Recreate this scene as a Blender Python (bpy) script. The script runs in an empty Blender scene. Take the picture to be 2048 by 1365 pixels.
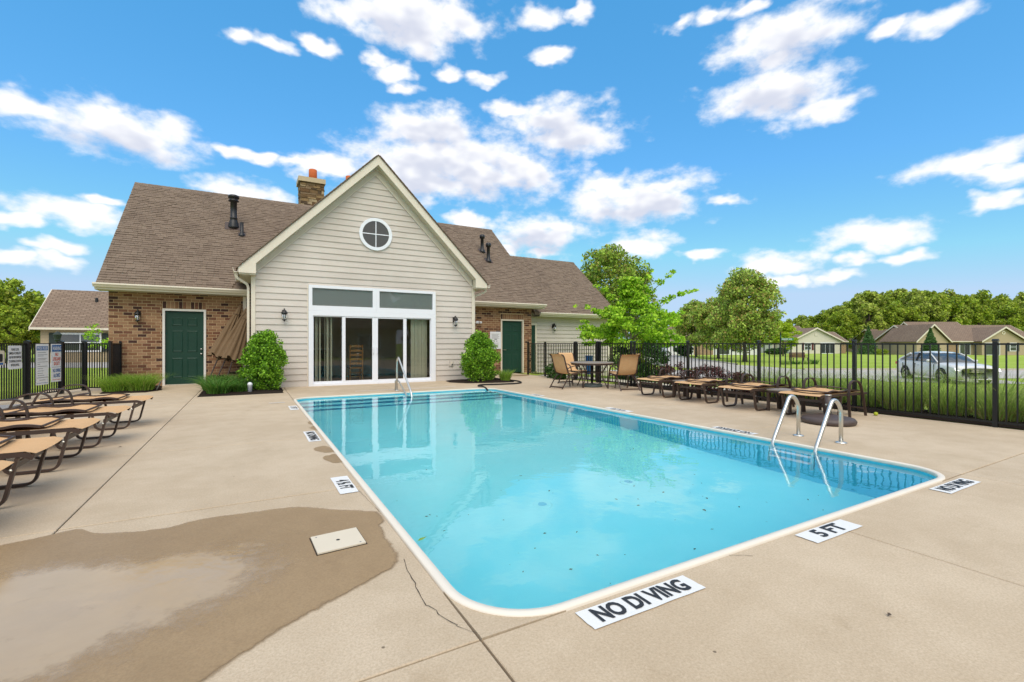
import bpy, math, random
import numpy as np
from mathutils import Vector, Matrix, Euler

# ------------------------------------------------------------------ camera
sc = bpy.context.scene
col = sc.collection
random.seed(11)
rng = np.random.default_rng(11)
R = math.radians
YAW = R(29.36)
FW = np.array([math.sin(YAW), math.cos(YAW)])
RT = np.array([math.cos(YAW), -math.sin(YAW)])
cam_d = bpy.data.cameras.new('camera')
cam = bpy.data.objects.new('camera', cam_d)
col.objects.link(cam)
cam.location = (0, 0, 1.25)
cam.rotation_euler = (R(90), 0, -YAW)
cam_d.sensor_width = 36
cam_d.lens = 935 / 2048 * 36
cam_d.shift_y = 4.5 / 2048
cam_d.clip_end = 3000
cam_d.clip_start = 0.05
sc.camera = cam
sc.view_settings.view_transform = 'Standard'
sc.view_settings.look = 'None'
sc.view_settings.exposure = 0.71
sc.view_settings.gamma = 1.0
sc.cycles.use_denoising = True
sc.cycles.max_bounces = 12
sc.cycles.diffuse_bounces = 4
sc.cycles.glossy_bounces = 4
sc.cycles.transmission_bounces = 8
sc.cycles.transparent_max_bounces = 12
sc.cycles.sample_clamp_indirect = 8

SUN_EL, SUN_AZ = R(52), R(200)          # azimuth from +Y towards +X : behind the camera, to its left

# ------------------------------------------------------------------ sky with clouds
CLOUDS = {0.035: [(0.123, 1.611), (-0.013, 1.545), (0.041, 1.545), (0.232, 1.587), (0.285, 1.479), (0.383, 1.554), (0.463, 1.554), (0.588, 1.644), (-0.195, 1.062), (-0.019, 1.011), (0.035, 1.011), (0.089, 1.011), (0.913, 1.707), (0.967, 1.707), (0.867, 1.716), (0.923, 1.716), (1.179, 1.452), (1.319, 0.633), (0.953, 0.819), (1.153, 0.417), (1.219, 0.417), (0.492, 0.591), (0.568, 0.591), (0.895, 0.507), (1.067, 0.351), (1.123, 0.351), (1.001, 0.336), (1.033, 0.336), (1.065, 0.336), (-0.21, 0.669), (-0.304, 0.537), (-0.311, 0.366), (-0.265, 0.366), (-0.251, 0.432), (0.646, 1.824)], 0.05: [(0.313, 1.677), (0.262, 1.536), (0.564, 1.824), (-0.301, 1.02), (0.508, 1.389), (1.033, 1.452), (1.236, 1.434), (1.324, 0.741), (0.423, 0.771), (0.002, 0.6)], 0.07: [(0.179, 1.758), (0.396, 1.806), (0.141, 1.011), (-0.006, 0.813), (0.709, 0.969), (0.829, 0.921), (1.095, 1.185), (1.279, 0.816), (1.169, 0.534), (0.785, 0.585), (1.033, 0.447), (-0.234, 0.594)], 0.095: [(-0.179, 1.005), (0.349, 1.266), (0.594, 1.335), (0.646, 1.236), (1.041, 1.542), (1.017, 1.317), (0.562, 0.684)], 0.125: [(0.298, 1.794), (0.497, 1.032), (0.308, 0.99), (0.77, 0.861)], 0.165: [(0.381, 1.113)]}        # radius : centres (azimuth, 3 x elevation), of the clouds in view
w = bpy.data.worlds.new('World')
sc.world = w
w.use_nodes = True
nt = w.node_tree
N, L = nt.nodes, nt.links
N.clear()
def nd(t, **kw):
    n = N.new(t)
    for k, v in kw.items():
        setattr(n, k, v)
    return n
def mth(op, a, b=None, c=None, clamp=False):
    n = N.new('ShaderNodeMath'); n.operation = op; n.use_clamp = clamp
    for i, q in enumerate((a, b, c)):
        if q is None:
            continue
        if isinstance(q, (int, float)):
            n.inputs[i].default_value = q
        else:
            L.new(q, n.inputs[i])
    return n.outputs[0]
tc = nd('ShaderNodeTexCoord')
sep = nd('ShaderNodeSeparateXYZ'); L.new(tc.outputs['Generated'], sep.inputs[0])
az = mth('ARCTAN2', sep.outputs[0], sep.outputs[1])
el = mth('ARCSINE', mth('MINIMUM', mth('MAXIMUM', sep.outputs[2], -0.999), 0.999))
p0 = nd('ShaderNodeCombineXYZ'); L.new(az, p0.inputs[0]); L.new(mth('MULTIPLY', el, 3.0), p0.inputs[1])
# billowing distortion of the sky coordinates
nz = nd('ShaderNodeTexNoise'); nz.inputs['Scale'].default_value = 11; nz.inputs['Detail'].default_value = 3; nz.inputs['Roughness'].default_value = 0.62
mp = nd('ShaderNodeMapping'); mp.inputs['Scale'].default_value = (1.0, 1.0, 1.7); L.new(tc.outputs['Generated'], mp.inputs[0]); L.new(mp.outputs[0], nz.inputs['Vector'])
dv = nd('ShaderNodeVectorMath', operation='SUBTRACT'); L.new(nz.outputs['Color'], dv.inputs[0]); dv.inputs[1].default_value = (0.5, 0.5, 0.5)
dm = nd('ShaderNodeVectorMath', operation='MULTIPLY'); L.new(dv.outputs[0], dm.inputs[0]); dm.inputs[1].default_value = (0.10, 0.16, 0)
pv = nd('ShaderNodeVectorMath', operation='ADD'); L.new(p0.outputs[0], pv.inputs[0]); L.new(dm.outputs[0], pv.inputs[1])
px_ = nd('ShaderNodeSeparateXYZ'); L.new(pv.outputs[0], px_.inputs[0])
# beyond the clouds in view: denser unseen cumulus from noise, added to whiten the skylight
ncov = nd('ShaderNodeTexNoise'); ncov.inputs['Scale'].default_value = 3.4; ncov.inputs['Detail'].default_value = 1; L.new(mp.outputs[0], ncov.inputs['Vector'])
outv = mth('MAXIMUM', mth('MULTIPLY', mth('SUBTRACT', mth('ABSOLUTE', mth('SUBTRACT', az, 0.55)), 0.95), 6.0), mth('MULTIPLY', mth('SUBTRACT', el, 0.70), 6.0))
outv = mth('MINIMUM', mth('MAXIMUM', outv, 0.0), 1.0)
dfar = mth('SUBTRACT', 3.15, mth('MULTIPLY', mth('MULTIPLY', ncov.outputs['Fac'], outv), 5.0))
nz2 = nd('ShaderNodeTexNoise'); nz2.inputs['Scale'].default_value = 19; nz2.inputs['Detail'].default_value = 5; nz2.inputs['Roughness'].default_value = 0.56
L.new(mp.outputs[0], nz2.inputs['Vector'])
edge = mth('MULTIPLY_ADD', nz2.outputs['Fac'], 2.1, 1.40 - 1.05)
nz3 = nd('ShaderNodeTexNoise'); nz3.inputs['Scale'].default_value = 26; nz3.inputs['Detail'].default_value = 1
L.new(mp.outputs[0], nz3.inputs['Vector'])
belly = mth('MULTIPLY_ADD', nz3.outputs['Fac'], 1.6, 1.0 - 0.8)
# Nishita sky, evened out and capped at the horizon
sky = nd('ShaderNodeTexSky'); sky.sky_type = 'NISHITA'; sky.sun_disc = False
sky.sun_elevation = SUN_EL; sky.sun_rotation = SUN_AZ; sky.air_density = 1.0; sky.dust_density = 0.3; sky.ozone_density = 2.0
hs = nd('ShaderNodeHueSaturation'); hs.inputs['Hue'].default_value = 0.500; hs.inputs['Saturation'].default_value = 1.18; hs.inputs['Value'].default_value = 1.16
L.new(sky.outputs[0], hs.inputs['Color'])
cap = nd('ShaderNodeMix', data_type='RGBA', blend_type='DARKEN'); cap.inputs[0].default_value = 1.0; L.new(hs.outputs[0], cap.inputs[6]); cap.inputs[7].default_value = (4.8, 4.8, 5.0, 1)
fl_ = nd('ShaderNodeMix', data_type='RGBA'); fl_.inputs[0].default_value = 0.48; L.new(cap.outputs[2], fl_.inputs[6]); fl_.inputs[7].default_value = (0.22, 2.28, 4.65, 1)
BG = 0.12
def minimum_of(cs, drop=0.0):
    out = None
    for rad in sorted({c[2] for c in cs}):
        mn = None
        for (a, e, r_) in cs:
            if r_ != rad:
                continue
            ds = nd('ShaderNodeVectorMath', operation='DISTANCE'); L.new(pv.outputs[0], ds.inputs[0]); ds.inputs[1].default_value = (a, e - drop * rad, 0)
            mn = ds.outputs['Value'] if mn is None else mth('MINIMUM', mn, ds.outputs['Value'])
        mn = mth('MULTIPLY', mn, 1 / (rad * (1.16 if rad > 0.08 else 1.0)))
        out = mn if out is None else mth('MINIMUM', out, mn)
    return out
def leaf(cs):
    """the sky over one patch: clear blue, with the clouds that reach into the patch"""
    den = minimum_of(cs)
    den = dfar if den is None else mth('MINIMUM', den, dfar)
    mask = nd('ShaderNodeMapRange', interpolation_type='SMOOTHSTEP'); L.new(mth('SUBTRACT', edge, den), mask.inputs[0])
    mask.inputs[1].default_value = 0.05; mask.inputs[2].default_value = 1.0
    big = [c for c in cs if c[2] > 0.09]
    ccol = nd('ShaderNodeMix', data_type='RGBA')
    ccol.inputs[6].default_value = (5.7, 5.7, 5.75, 1); ccol.inputs[7].default_value = (3.6, 3.8, 4.45, 1)
    ccol.inputs[0].default_value = 0.12
    low = minimum_of(big, 0.55)
    if low is not None:
        sh = nd('ShaderNodeMapRange', interpolation_type='SMOOTHSTEP'); L.new(mth('SUBTRACT', belly, low), sh.inputs[0]); sh.inputs[1].default_value = 0.0; sh.inputs[2].default_value = 0.95; sh.inputs[3].default_value = 0.12
        L.new(sh.outputs[0], ccol.inputs[0])
    mx = nd('ShaderNodeMix', data_type='RGBA'); L.new(mask.outputs[0], mx.inputs[0]); L.new(fl_.outputs[2], mx.inputs[6]); L.new(ccol.outputs[2], mx.inputs[7])
    bg = nd('ShaderNodeBackground'); bg.inputs['Strength'].default_value = BG; L.new(mx.outputs[2], bg.inputs[0])
    return bg.outputs[0]
def patch(cs, x0, x1, y0, y1, depth):
    if len(cs) <= 7 or depth == 0:
        return leaf(cs)
    best = None
    for ax in (0, 1):
        v = sorted(c[ax] for c in cs); m_ = v[len(v) // 2] - 1e-4
        lo = [c for c in cs if c[ax] - 2.5 * c[2] < m_]; hi = [c for c in cs if c[ax] + 2.5 * c[2] > m_]
        k_ = max(len(lo), len(hi))
        if best is None or k_ < best[0]:
            best = (k_, ax, m_, lo, hi)
    k_, ax, m_, lo, hi = best
    if k_ >= len(cs):
        return leaf(cs)
    a_ = patch(lo, x0, x1, y0, y1, depth - 1); b_ = patch(hi, x0, x1, y0, y1, depth - 1)
    ms = nd('ShaderNodeMixShader'); L.new(mth('GREATER_THAN', px_.outputs[ax], m_), ms.inputs[0]); L.new(a_, ms.inputs[1]); L.new(b_, ms.inputs[2])
    return ms.outputs[0]
w.cycles.sampling_method = 'MANUAL'; w.cycles.sample_map_resolution = 512
wo = nd('ShaderNodeOutputWorld'); L.new(patch([(a, e, r_) for r_, cs in CLOUDS.items() for (a, e) in cs], 0, 0, 0, 0, 3), wo.inputs[0])

# ------------------------------------------------------------------ sun (veiled, very soft)
sd = bpy.data.lights.new('sun', 'SUN'); sd.energy = 1.5; sd.angle = R(50); sd.color = (1.0, 0.90, 0.77)
so = bpy.data.objects.new('sun', sd); col.objects.link(so)
sdir = Vector((math.sin(SUN_AZ) * math.cos(SUN_EL), math.cos(SUN_AZ) * math.cos(SUN_EL), math.sin(SUN_EL)))
so.rotation_euler = sdir.to_track_quat('Z', 'Y').to_euler()
so.location = (0, 0, 30)

# ------------------------------------------------------------------ materials
def lin(c):
    return tuple((x / 12.92 if x <= 0.04045 else ((x + 0.055) / 1.055) ** 2.4) for x in (v / 255 for v in c))
class NT:
    def __init__(s, name):
        s.m = bpy.data.materials.new(name); s.m.use_nodes = True
        s.t = s.m.node_tree; s.n = s.t.nodes; s.l = s.t.links
        s.b = s.n['Principled BSDF']; s.o = s.n['Material Output']
        s.tc = None
    def new(s, t, **k):
        n = s.n.new(t)
        for a, b in k.items():
            setattr(n, a, b)
        return n
    def put(s, sock, v):
        if isinstance(v, bpy.types.NodeSocket):
            s.l.new(v, sock)
        elif isinstance(v, (tuple, list)) and len(v) == 3 and sock.type == 'RGBA':
            sock.default_value = (*v, 1)
        else:
            sock.default_value = v
    def co(s, which='Object'):
        if s.tc is None:
            s.tc = s.new('ShaderNodeTexCoord')
        return s.tc.outputs[which]
    def noise(s, scale, detail=3, rough=0.55, vec=None, stretch=None, out='Fac'):
        n = s.new('ShaderNodeTexNoise'); n.inputs['Scale'].default_value = scale; n.inputs['Detail'].default_value = detail; n.inputs['Roughness'].default_value = rough
        v = vec or s.co()
        if stretch:
            mp = s.new('ShaderNodeMapping'); mp.inputs['Scale'].default_value = stretch; s.l.new(v, mp.inputs[0]); v = mp.outputs[0]
        s.l.new(v, n.inputs['Vector'])
        return n.outputs[out]
    def math(s, op, a, b=0.0, clamp=False):
        n = s.new('ShaderNodeMath', operation=op, use_clamp=clamp); s.put(n.inputs[0], a); s.put(n.inputs[1], b); return n.outputs[0]
    def mix(s, f, a, b, blend='MIX'):
        n = s.new('ShaderNodeMix', data_type='RGBA', blend_type=blend); s.put(n.inputs[0], f); s.put(n.inputs[6], a); s.put(n.inputs[7], b); return n.outputs[2]
    def rng(s, v, a, b, c=0.0, d=1.0, smooth=True):
        n = s.new('ShaderNodeMapRange', interpolation_type='SMOOTHSTEP' if smooth else 'LINEAR'); s.put(n.inputs[0], v)
        for i, q in enumerate((a, b, c, d)):
            n.inputs[i + 1].default_value = q
        return n.outputs[0]
    def ramp(s, f, cols, const=True):
        n = s.new('ShaderNodeValToRGB'); cr = n.color_ramp; cr.interpolation = 'CONSTANT' if const else 'LINEAR'
        while len(cr.elements) < len(cols):
            cr.elements.new(0.5)
        for i, c in enumerate(cols):
            cr.elements[i].position = i / len(cols) if const else i / (len(cols) - 1)
            cr.elements[i].color = (*c, 1)
        s.put(n.inputs[0], f); return n.outputs[0]
    def rand(s):
        g = s.new('ShaderNodeNewGeometry'); o = s.new('ShaderNodeObjectInfo')
        return s.math('FRACT', s.math('ADD', g.outputs['Random Per Island'], o.outputs['Random']))
    def bump(s, h, strength=0.3, dist=0.01):
        n = s.new('ShaderNodeBump'); n.inputs['Strength'].default_value = strength; n.inputs['Distance'].default_value = dist
        s.put(n.inputs['Height'], h); s.l.new(n.outputs[0], s.b.inputs['Normal']); return n.outputs[0]
    def fin(s, c, rough=0.6, metal=0.0, spec=0.5):
        s.put(s.b.inputs['Base Color'], c); s.put(s.b.inputs['Roughness'], rough); s.put(s.b.inputs['Metallic'], metal)
        s.b.inputs['Specular IOR Level'].default_value = spec
        return s.m
def plain(name, rgb, rough=0.5, metal=0.0, spec=0.5, var=0.12, scale=6.0, bump=0.0, bscale=60.0, bdist=0.004, island=0.0):
    t = NT(name); c = lin(rgb)
    f = t.noise(scale, 4)
    out = t.mix(f, tuple(x * (1 - var) for x in c), tuple(min(1, x * (1 + var)) for x in c))
    if island:
        r = t.rand()
        out = t.mix(1.0, out, t.ramp(r, [(1 - island,) * 3, (1, 1, 1), (1 + island,) * 3], False), 'MULTIPLY')
    if bump:
        t.bump(t.noise(bscale, 3), bump, bdist)
    return t.fin(out, rough, metal, spec)
MAT = {}
def concrete(name, wet=0.0):
    t = NT(name)
    big = t.noise(0.55, 4, 0.6); mid = t.noise(3.2, 5, 0.62); fine = t.noise(95, 3, 0.7); tiny = t.noise(330, 2, 0.6)
    a, b = lin((187, 168, 142)), lin((203, 185, 160))
    c = t.mix(t.rng(t.math('ADD', t.math('MULTIPLY', big, 0.6), t.math('MULTIPLY', mid, 0.4)), 0.35, 0.65), a, b)
    c = t.mix(t.rng(fine, 0.35, 0.72, 0.0, 0.42), c, lin((150, 130, 104)))
    c = t.mix(t.rng(t.noise(45, 4, 0.75), 0.52, 0.75, 0.0, 0.30), c, lin((226, 208, 182)))
    c = t.mix(t.rng(tiny, 0.60, 0.78, 0.0, 0.35), c, lin((228, 216, 196)))
    c = t.mix(t.rng(t.noise(0.9, 5, 0.7, stretch=(1, 0.35, 1)), 0.56, 0.78, 0.0, 0.32), c, lin((160, 143, 118)))
    c = t.mix(t.rng(t.noise(0.33, 6, 0.72), 0.54, 0.70, 0.0, 0.35), c, lin((166, 148, 120)))
    c = t.mix(t.rng(t.noise(0.8, 5, 0.6, stretch=(0.5, 1.6, 1)), 0.60, 0.78, 0.0, 0.35), c, lin((214, 200, 178)))
    v = t.new('ShaderNodeTexVoronoi'); v.inputs['Scale'].default_value = 2.3; t.l.new(t.co(), v.inputs['Vector'])
    c = t.mix(t.rng(v.outputs['Distance'], 0.012, 0.022, 0.75, 0.0), c, lin((78, 66, 52)))
    ob = t.new('ShaderNodeObjectInfo')
    c = t.mix(1.0, c, t.ramp(ob.outputs['Random'], [(0.955, 0.95, 0.94), (1.0, 1.0, 1.0), (1.035, 1.03, 1.02)], False), 'MULTIPLY')
    c = t.mix(t.rng(t.noise(1.7, 6, 0.75), 0.58, 0.74, 0.0, 0.30), c, lin((150, 128, 98)))
    if wet:
        c = t.mix(1.0, c, (0.60, 0.505, 0.365), 'MULTIPLY')
    t.bump(t.math('ADD', fine, t.math('MULTIPLY', tiny, 0.5)), 0.25 if not wet else 0.12, 0.004)
    return t.fin(c, 0.85 if not wet else 0.5, 0, 0.35 if not wet else 0.5)
MAT['deck'] = concrete('deck_concrete')
MAT['wet'] = concrete('wet_concrete', 1.0)
def soft_edged(m, name, lo, hi, amp):
    m = m.copy(); m.name = name
    n_, l_ = m.node_tree.nodes, m.node_tree.links
    at_ = n_.new('ShaderNodeAttribute'); at_.attribute_name = 'film'
    tc_ = n_.new('ShaderNodeTexCoord'); nz_ = n_.new('ShaderNodeTexNoise'); nz_.inputs['Scale'].default_value = 9; nz_.inputs['Detail'].default_value = 6; nz_.inputs['Roughness'].default_value = 0.7; l_.new(tc_.outputs['Object'], nz_.inputs['Vector'])
    ma = n_.new('ShaderNodeMath'); ma.operation = 'MULTIPLY_ADD'; ma.inputs[1].default_value = amp; l_.new(nz_.outputs['Fac'], ma.inputs[0]); l_.new(at_.outputs['Fac'], ma.inputs[2])
    mr_ = n_.new('ShaderNodeMapRange'); mr_.interpolation_type = 'SMOOTHSTEP'; mr_.inputs[1].default_value = lo + amp / 2; mr_.inputs[2].default_value = hi + amp / 2; l_.new(ma.outputs[0], mr_.inputs[0])
    tr_ = n_.new('ShaderNodeBsdfTransparent'); ms_ = n_.new('ShaderNodeMixShader'); l_.new(mr_.outputs[0], ms_.inputs[0]); l_.new(tr_.outputs[0], ms_.inputs[1]); l_.new(n_['Principled BSDF'].outputs[0], ms_.inputs[2]); l_.new(ms_.outputs[0], n_['Material Output'].inputs[0])
    return m
MAT['wet_soft'] = soft_edged(MAT['wet'], 'wet_concrete_soft', 0.02, 0.10, 0.14)
MAT['joint'] = plain('joint_dirt', (58, 48, 38), 0.95, var=0.4, scale=30)
MAT['coping'] = plain('cream_coping', (226, 217, 202), 0.5, var=0.05, scale=4, bump=0.05)
MAT['lid'] = plain('skimmer_lid', (216, 204, 182), 0.45, var=0.05, scale=5)
MAT['black'] = plain('black_metal', (22, 22, 24), 0.42, spec=0.5, var=0.2)
MAT['fencebl'] = plain('black_aluminium', (17, 17, 19), 0.38, spec=0.45, var=0.25, scale=3)
MAT['white'] = plain('white_vinyl', (232, 234, 240), 0.35, var=0.03)
MAT['paint'] = None
t = NT('plate_paint')
c = t.mix(t.rng(t.noise(45, 4, 0.7), 0.62, 0.80, 0.0, 0.5), lin((224, 224, 222)), lin((200, 184, 160)))
t.bump(t.noise(160, 2), 0.2, 0.002); MAT['paint'] = t.fin(c, 0.6)
t = NT('stencil_paint')
c = t.mix(t.rng(t.noise(70, 4, 0.7), 0.60, 0.82, 0.0, 0.7), lin((38, 38, 40)), lin((150, 146, 140)))
t.bump(t.noise(160, 2), 0.2, 0.002); MAT['ink'] = t.fin(c, 0.6)
MAT['siding'] = None
t = NT('vinyl_siding')
g1 = t.noise(1.0, 5, 0.6, stretch=(6, 6, 90)); g2 = t.noise(0.7, 4)
c = t.mix(t.rng(g2, 0.3, 0.7), lin((196, 186, 176)), lin((208, 199, 190)))
c = t.mix(1.0, c, t.ramp(t.rand(), [(0.97,) * 3, (1.03,) * 3], False), 'MULTIPLY')
c = t.mix(t.rng(t.noise(0.5, 6, 0.7, stretch=(3, 3, 0.5)), 0.55, 0.85, 0.0, 0.25), c, lin((170, 160, 143)))
t.bump(g1, 0.06, 0.003); MAT['siding'] = t.fin(c, 0.55, 0, 0.35)
MAT['trim'] = plain('cream_trim', (221, 211, 194), 0.5, var=0.06, scale=3)
MAT['soffit'] = plain('soffit', (196, 190, 170), 0.6, var=0.05)
MAT['frieze'] = plain('frieze', (203, 194, 178), 0.55, var=0.05)
t = NT('brick')
r = t.rand()
c = t.ramp(r, [lin(x) for x in [(150, 114, 86), (164, 128, 98), (144, 106, 78), (108, 74, 58), (156, 122, 92), (74, 52, 48), (138, 98, 74), (170, 134, 104), (122, 84, 66), (152, 116, 88)]])
c = t.mix(t.rng(t.noise(28, 5, 0.7), 0.35, 0.75, 0.0, 0.45), c, lin((88, 64, 52)))
t.bump(t.noise(70, 4, 0.7), 0.5, 0.006); MAT['brick'] = t.fin(c, 0.9, 0, 0.2)
MAT['mortar'] = plain('mortar', (198, 172, 134), 0.95, var=0.12, scale=30, bump=0.5, bscale=120)
def shingle_mat(name, tint=1.0):
    t = NT(name)
    r = t.rand()
    c = t.ramp(r, [tuple(v * tint for v in lin(x)) for x in [(132, 116, 101), (128, 112, 98), (135, 119, 104), (125, 109, 95), (130, 114, 99), (134, 118, 103)]])
    uv = t.new('ShaderNodeSeparateXYZ'); t.l.new(t.co('UV'), uv.inputs[0])
    band = t.math('MULTIPLY', t.rng(uv.outputs[1], 0.56, 0.64), t.rng(t.math('FRACT', t.math('MULTIPLY', r, 7.31)), 0.50, 0.52))
    c = t.mix(t.math('MULTIPLY', band, 0.68), c, lin((62, 51, 42)))
    c = t.mix(t.rng(t.noise(260, 3, 0.7), 0.4, 0.7, 0.0, 0.45), c, lin((84, 70, 62)))
    c = t.mix(t.rng(t.noise(0.6, 4, 0.6, stretch=(2, 1, 1)), 0.5, 0.75, 0.0, 0.25), c, lin((78, 66, 60)))
    t.bump(t.noise(300, 3), 0.6, 0.004)
    return t.fin(c, 0.95, 0, 0.15)
MAT['shingle'] = shingle_mat('asphalt_shingle')
def roof_far(name, tint):
    t = NT(name)
    b = t.new('ShaderNodeTexBrick'); b.inputs['Scale'].default_value = 1; b.inputs['Brick Width'].default_value = 0.4; b.inputs['Row Height'].default_value = 0.16; b.inputs['Mortar Size'].default_value = 0.03
    k = [lin(x) for x in [(156, 136, 118), (138, 118, 102), (108, 92, 80)]]
    for i in range(3):
        b.inputs[i + 1 if False else ['Color1', 'Color2', 'Mortar'][i]].default_value = (*[v * tint for v in k[i]], 1)
    t.l.new(t.co(), b.inputs['Vector'])
    c = t.mix(t.rng(t.noise(2.5, 6, 0.75), 0.35, 0.7, 0.0, 0.5), b.outputs['Color'], tuple(v * tint for v in k[2]))
    return t.fin(c, 0.95, 0, 0.15)
MAT['roof1'] = roof_far('far_roof_brown', 1.0)
MAT['roof2'] = roof_far('far_roof_grey', 0.9)
def far_siding(name, rgb, h=0.2):
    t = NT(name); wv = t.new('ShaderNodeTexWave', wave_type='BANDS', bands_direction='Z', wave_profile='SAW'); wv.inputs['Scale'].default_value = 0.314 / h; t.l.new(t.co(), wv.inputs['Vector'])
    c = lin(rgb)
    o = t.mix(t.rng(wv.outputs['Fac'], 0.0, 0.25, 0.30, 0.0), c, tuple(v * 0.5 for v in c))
    return t.fin(o, 0.7, 0, 0.3)
MAT['fs_tan'] = far_siding('tan_siding', (178, 160, 132))
MAT['fs_cream'] = far_siding('cream_siding', (212, 204, 190))
MAT['fs_white'] = far_siding('white_siding', (222, 222, 220))
MAT['fs_brick'] = None
t = NT('far_brick'); b = t.new('ShaderNodeTexBrick'); b.inputs['Scale'].default_value = 1.0; b.inputs['Brick Width'].default_value = 0.25; b.inputs['Row Height'].default_value = 0.09
for k_, x in zip(['Color1', 'Color2', 'Mortar'], [(150, 112, 88), (112, 78, 62), (180, 160, 130)]):
    b.inputs[k_].default_value = (*lin(x), 1)
mp_ = t.new('ShaderNodeMapping'); mp_.inputs['Rotation'].default_value = (R(90), 0, 0); t.l.new(t.co(), mp_.inputs[0]); t.l.new(mp_.outputs[0], b.inputs['Vector'])
MAT['fs_brick'] = t.fin(b.outputs['Color'], 0.9, 0, 0.2)
MAT['green_door'] = None
t = NT('green_door_paint'); c = t.mix(t.noise(3, 5), lin((20, 56, 44)), lin((26, 66, 52)))
t.bump(t.noise(60, 3, stretch=(6, 6, 0.5)), 0.15, 0.003); MAT['green_door'] = t.fin(c, 0.5, 0, 0.35)
MAT['door_frame'] = None
t = NT('door_frame_paint'); c = t.mix(t.rng(t.noise(9, 5, 0.75), 0.62, 0.72, 0.0, 0.6), lin((226, 222, 216)), lin((170, 130, 100))); MAT['door_frame'] = t.fin(c, 0.5)
MAT['steel'] = plain('stainless_steel', (214, 214, 210), 0.36, 1.0, var=0.06, scale=10, bump=0.03, bscale=40)
MAT['chrome'] = plain('satin_nickel', (200, 198, 190), 0.3, 1.0)
MAT['bronze'] = plain('bronze_powder_coat', (70, 55, 48), 0.45, 0.0, 0.45, var=0.15, scale=12)
MAT['sling'] = None
t = NT('tan_sling_fabric')
ch = t.new('ShaderNodeTexChecker'); ch.inputs['Scale'].default_value = 220; t.l.new(t.co(), ch.inputs['Vector'])
c = t.mix(t.noise(9, 4), lin((206, 164, 118)), lin((220, 180, 134))); c = t.mix(t.math('MULTIPLY', ch.outputs['Fac'], 0.25), c, lin((146, 112, 78)))
t.bump(ch.outputs['Fac'], 0.3, 0.002); MAT['sling'] = t.fin(c, 0.85, 0, 0.2)
MAT['tabletop'] = plain('stone_table_top', (140, 128, 116), 0.5, var=0.2, scale=40, bump=0.1)
MAT['greenbase'] = plain('grey_green_base', (74, 82, 80), 0.55, var=0.25, scale=12, bump=0.2)
MAT['brownbase'] = plain('brown_resin', (78, 66, 62), 0.5, var=0.15, scale=9, bump=0.15, bscale=30)
MAT['canvas'] = None
t = NT('brown_canvas'); c = t.mix(t.noise(7, 5), lin((112, 92, 70)), lin((132, 109, 84))); t.bump(t.noise(180, 2), 0.2, 0.002); MAT['canvas'] = t.fin(c, 0.9, 0, 0.15)
MAT['terracotta'] = plain('terracotta', (196, 100, 52), 0.85, var=0.15, scale=14, bump=0.2)
MAT['cap'] = plain('chimney_cap_stone', (190, 172, 142), 0.9, var=0.15, scale=12, bump=0.4, bscale=40)
t = NT('field_stone'); c = t.ramp(t.rand(), [lin(x) for x in [(150, 124, 88), (122, 98, 70), (168, 142, 104), (92, 76, 60), (140, 118, 92), (176, 156, 124), (110, 84, 58)]])
c = t.mix(t.rng(t.noise(12, 5, 0.7), 0.35, 0.7, 0.0, 0.5), c, lin((84, 68, 52))); t.bump(t.noise(25, 4, 0.7), 0.8, 0.02); MAT['stone'] = t.fin(c, 0.92, 0, 0.2)
def leafmat(name, cols, trans=0.35, rough=0.5):
    t = NT(name)
    r = t.rand()
    c = t.ramp(r, [lin(x) for x in cols], False)
    t.fin(c, rough, 0, 0.3)
    tr = t.new('ShaderNodeBsdfTranslucent'); t.l.new(c, tr.inputs[0])
    ms = t.new('ShaderNodeMixShader'); ms.inputs[0].default_value = trans
    t.l.new(t.b.outputs[0], ms.inputs[1]); t.l.new(tr.outputs[0], ms.inputs[2]); t.l.new(ms.outputs[0], t.o.inputs[0])
    return t.m
MAT['lf_box'] = leafmat('boxwood_leaf', [(60, 96, 24), (96, 141, 33), (138, 190, 47), (179, 228, 73), (109, 163, 40), (53, 87, 24), (156, 206, 62)])
MAT['lf_maple'] = leafmat('maple_leaf', [(115, 159, 34), (175, 226, 57), (218, 250, 82), (82, 120, 32), (157, 204, 49)], 0.40)
MAT['lf_oak'] = leafmat('big_tree_leaf', [(95, 127, 45), (147, 177, 68), (193, 224, 89), (67, 92, 34), (197, 185, 92)], 0.32)
MAT['lf_pear'] = leafmat('pear_leaf', [(113, 142, 58), (163, 193, 84), (217, 239, 112), (83, 104, 44), (210, 179, 109)], 0.32)
MAT['lf_far'] = leafmat('wood_leaf', [(96, 120, 40), (146, 173, 57), (196, 217, 71), (161, 165, 57), (132, 153, 55)], 0.30)
MAT['lf_far2'] = leafmat('wood_leaf_yellow', [(127, 147, 53), (173, 194, 73), (211, 224, 98), (101, 116, 46), (183, 184, 99)], 0.30)
MAT['lf_yel'] = leafmat('yellow_green_leaf', [(168, 192, 44), (192, 212, 58), (150, 176, 44), (206, 219, 73)], 0.45)
MAT['lf_conifer'] = leafmat('spruce_needle', [(74, 110, 62), (93, 129, 72), (117, 151, 88), (64, 96, 55)], 0.2)
MAT['lf_barb'] = leafmat('barberry_leaf', [(92, 48, 50), (112, 62, 62), (130, 84, 78), (74, 40, 44), (124, 96, 80)], 0.3)
MAT['lf_dark'] = leafmat('dark_shrub_leaf', [(46, 75, 32), (62, 96, 39), (80, 119, 48), (41, 66, 29)], 0.25)
MAT['gr_lime'] = leafmat('lime_grass', [(112, 152, 44), (134, 174, 56), (156, 190, 74), (96, 134, 40), (168, 178, 92)], 0.35)
MAT['gr_lir'] = leafmat('liriope_blade', [(62, 108, 40), (84, 134, 48), (110, 158, 62), (54, 94, 36), (126, 150, 70)], 0.35)
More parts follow.
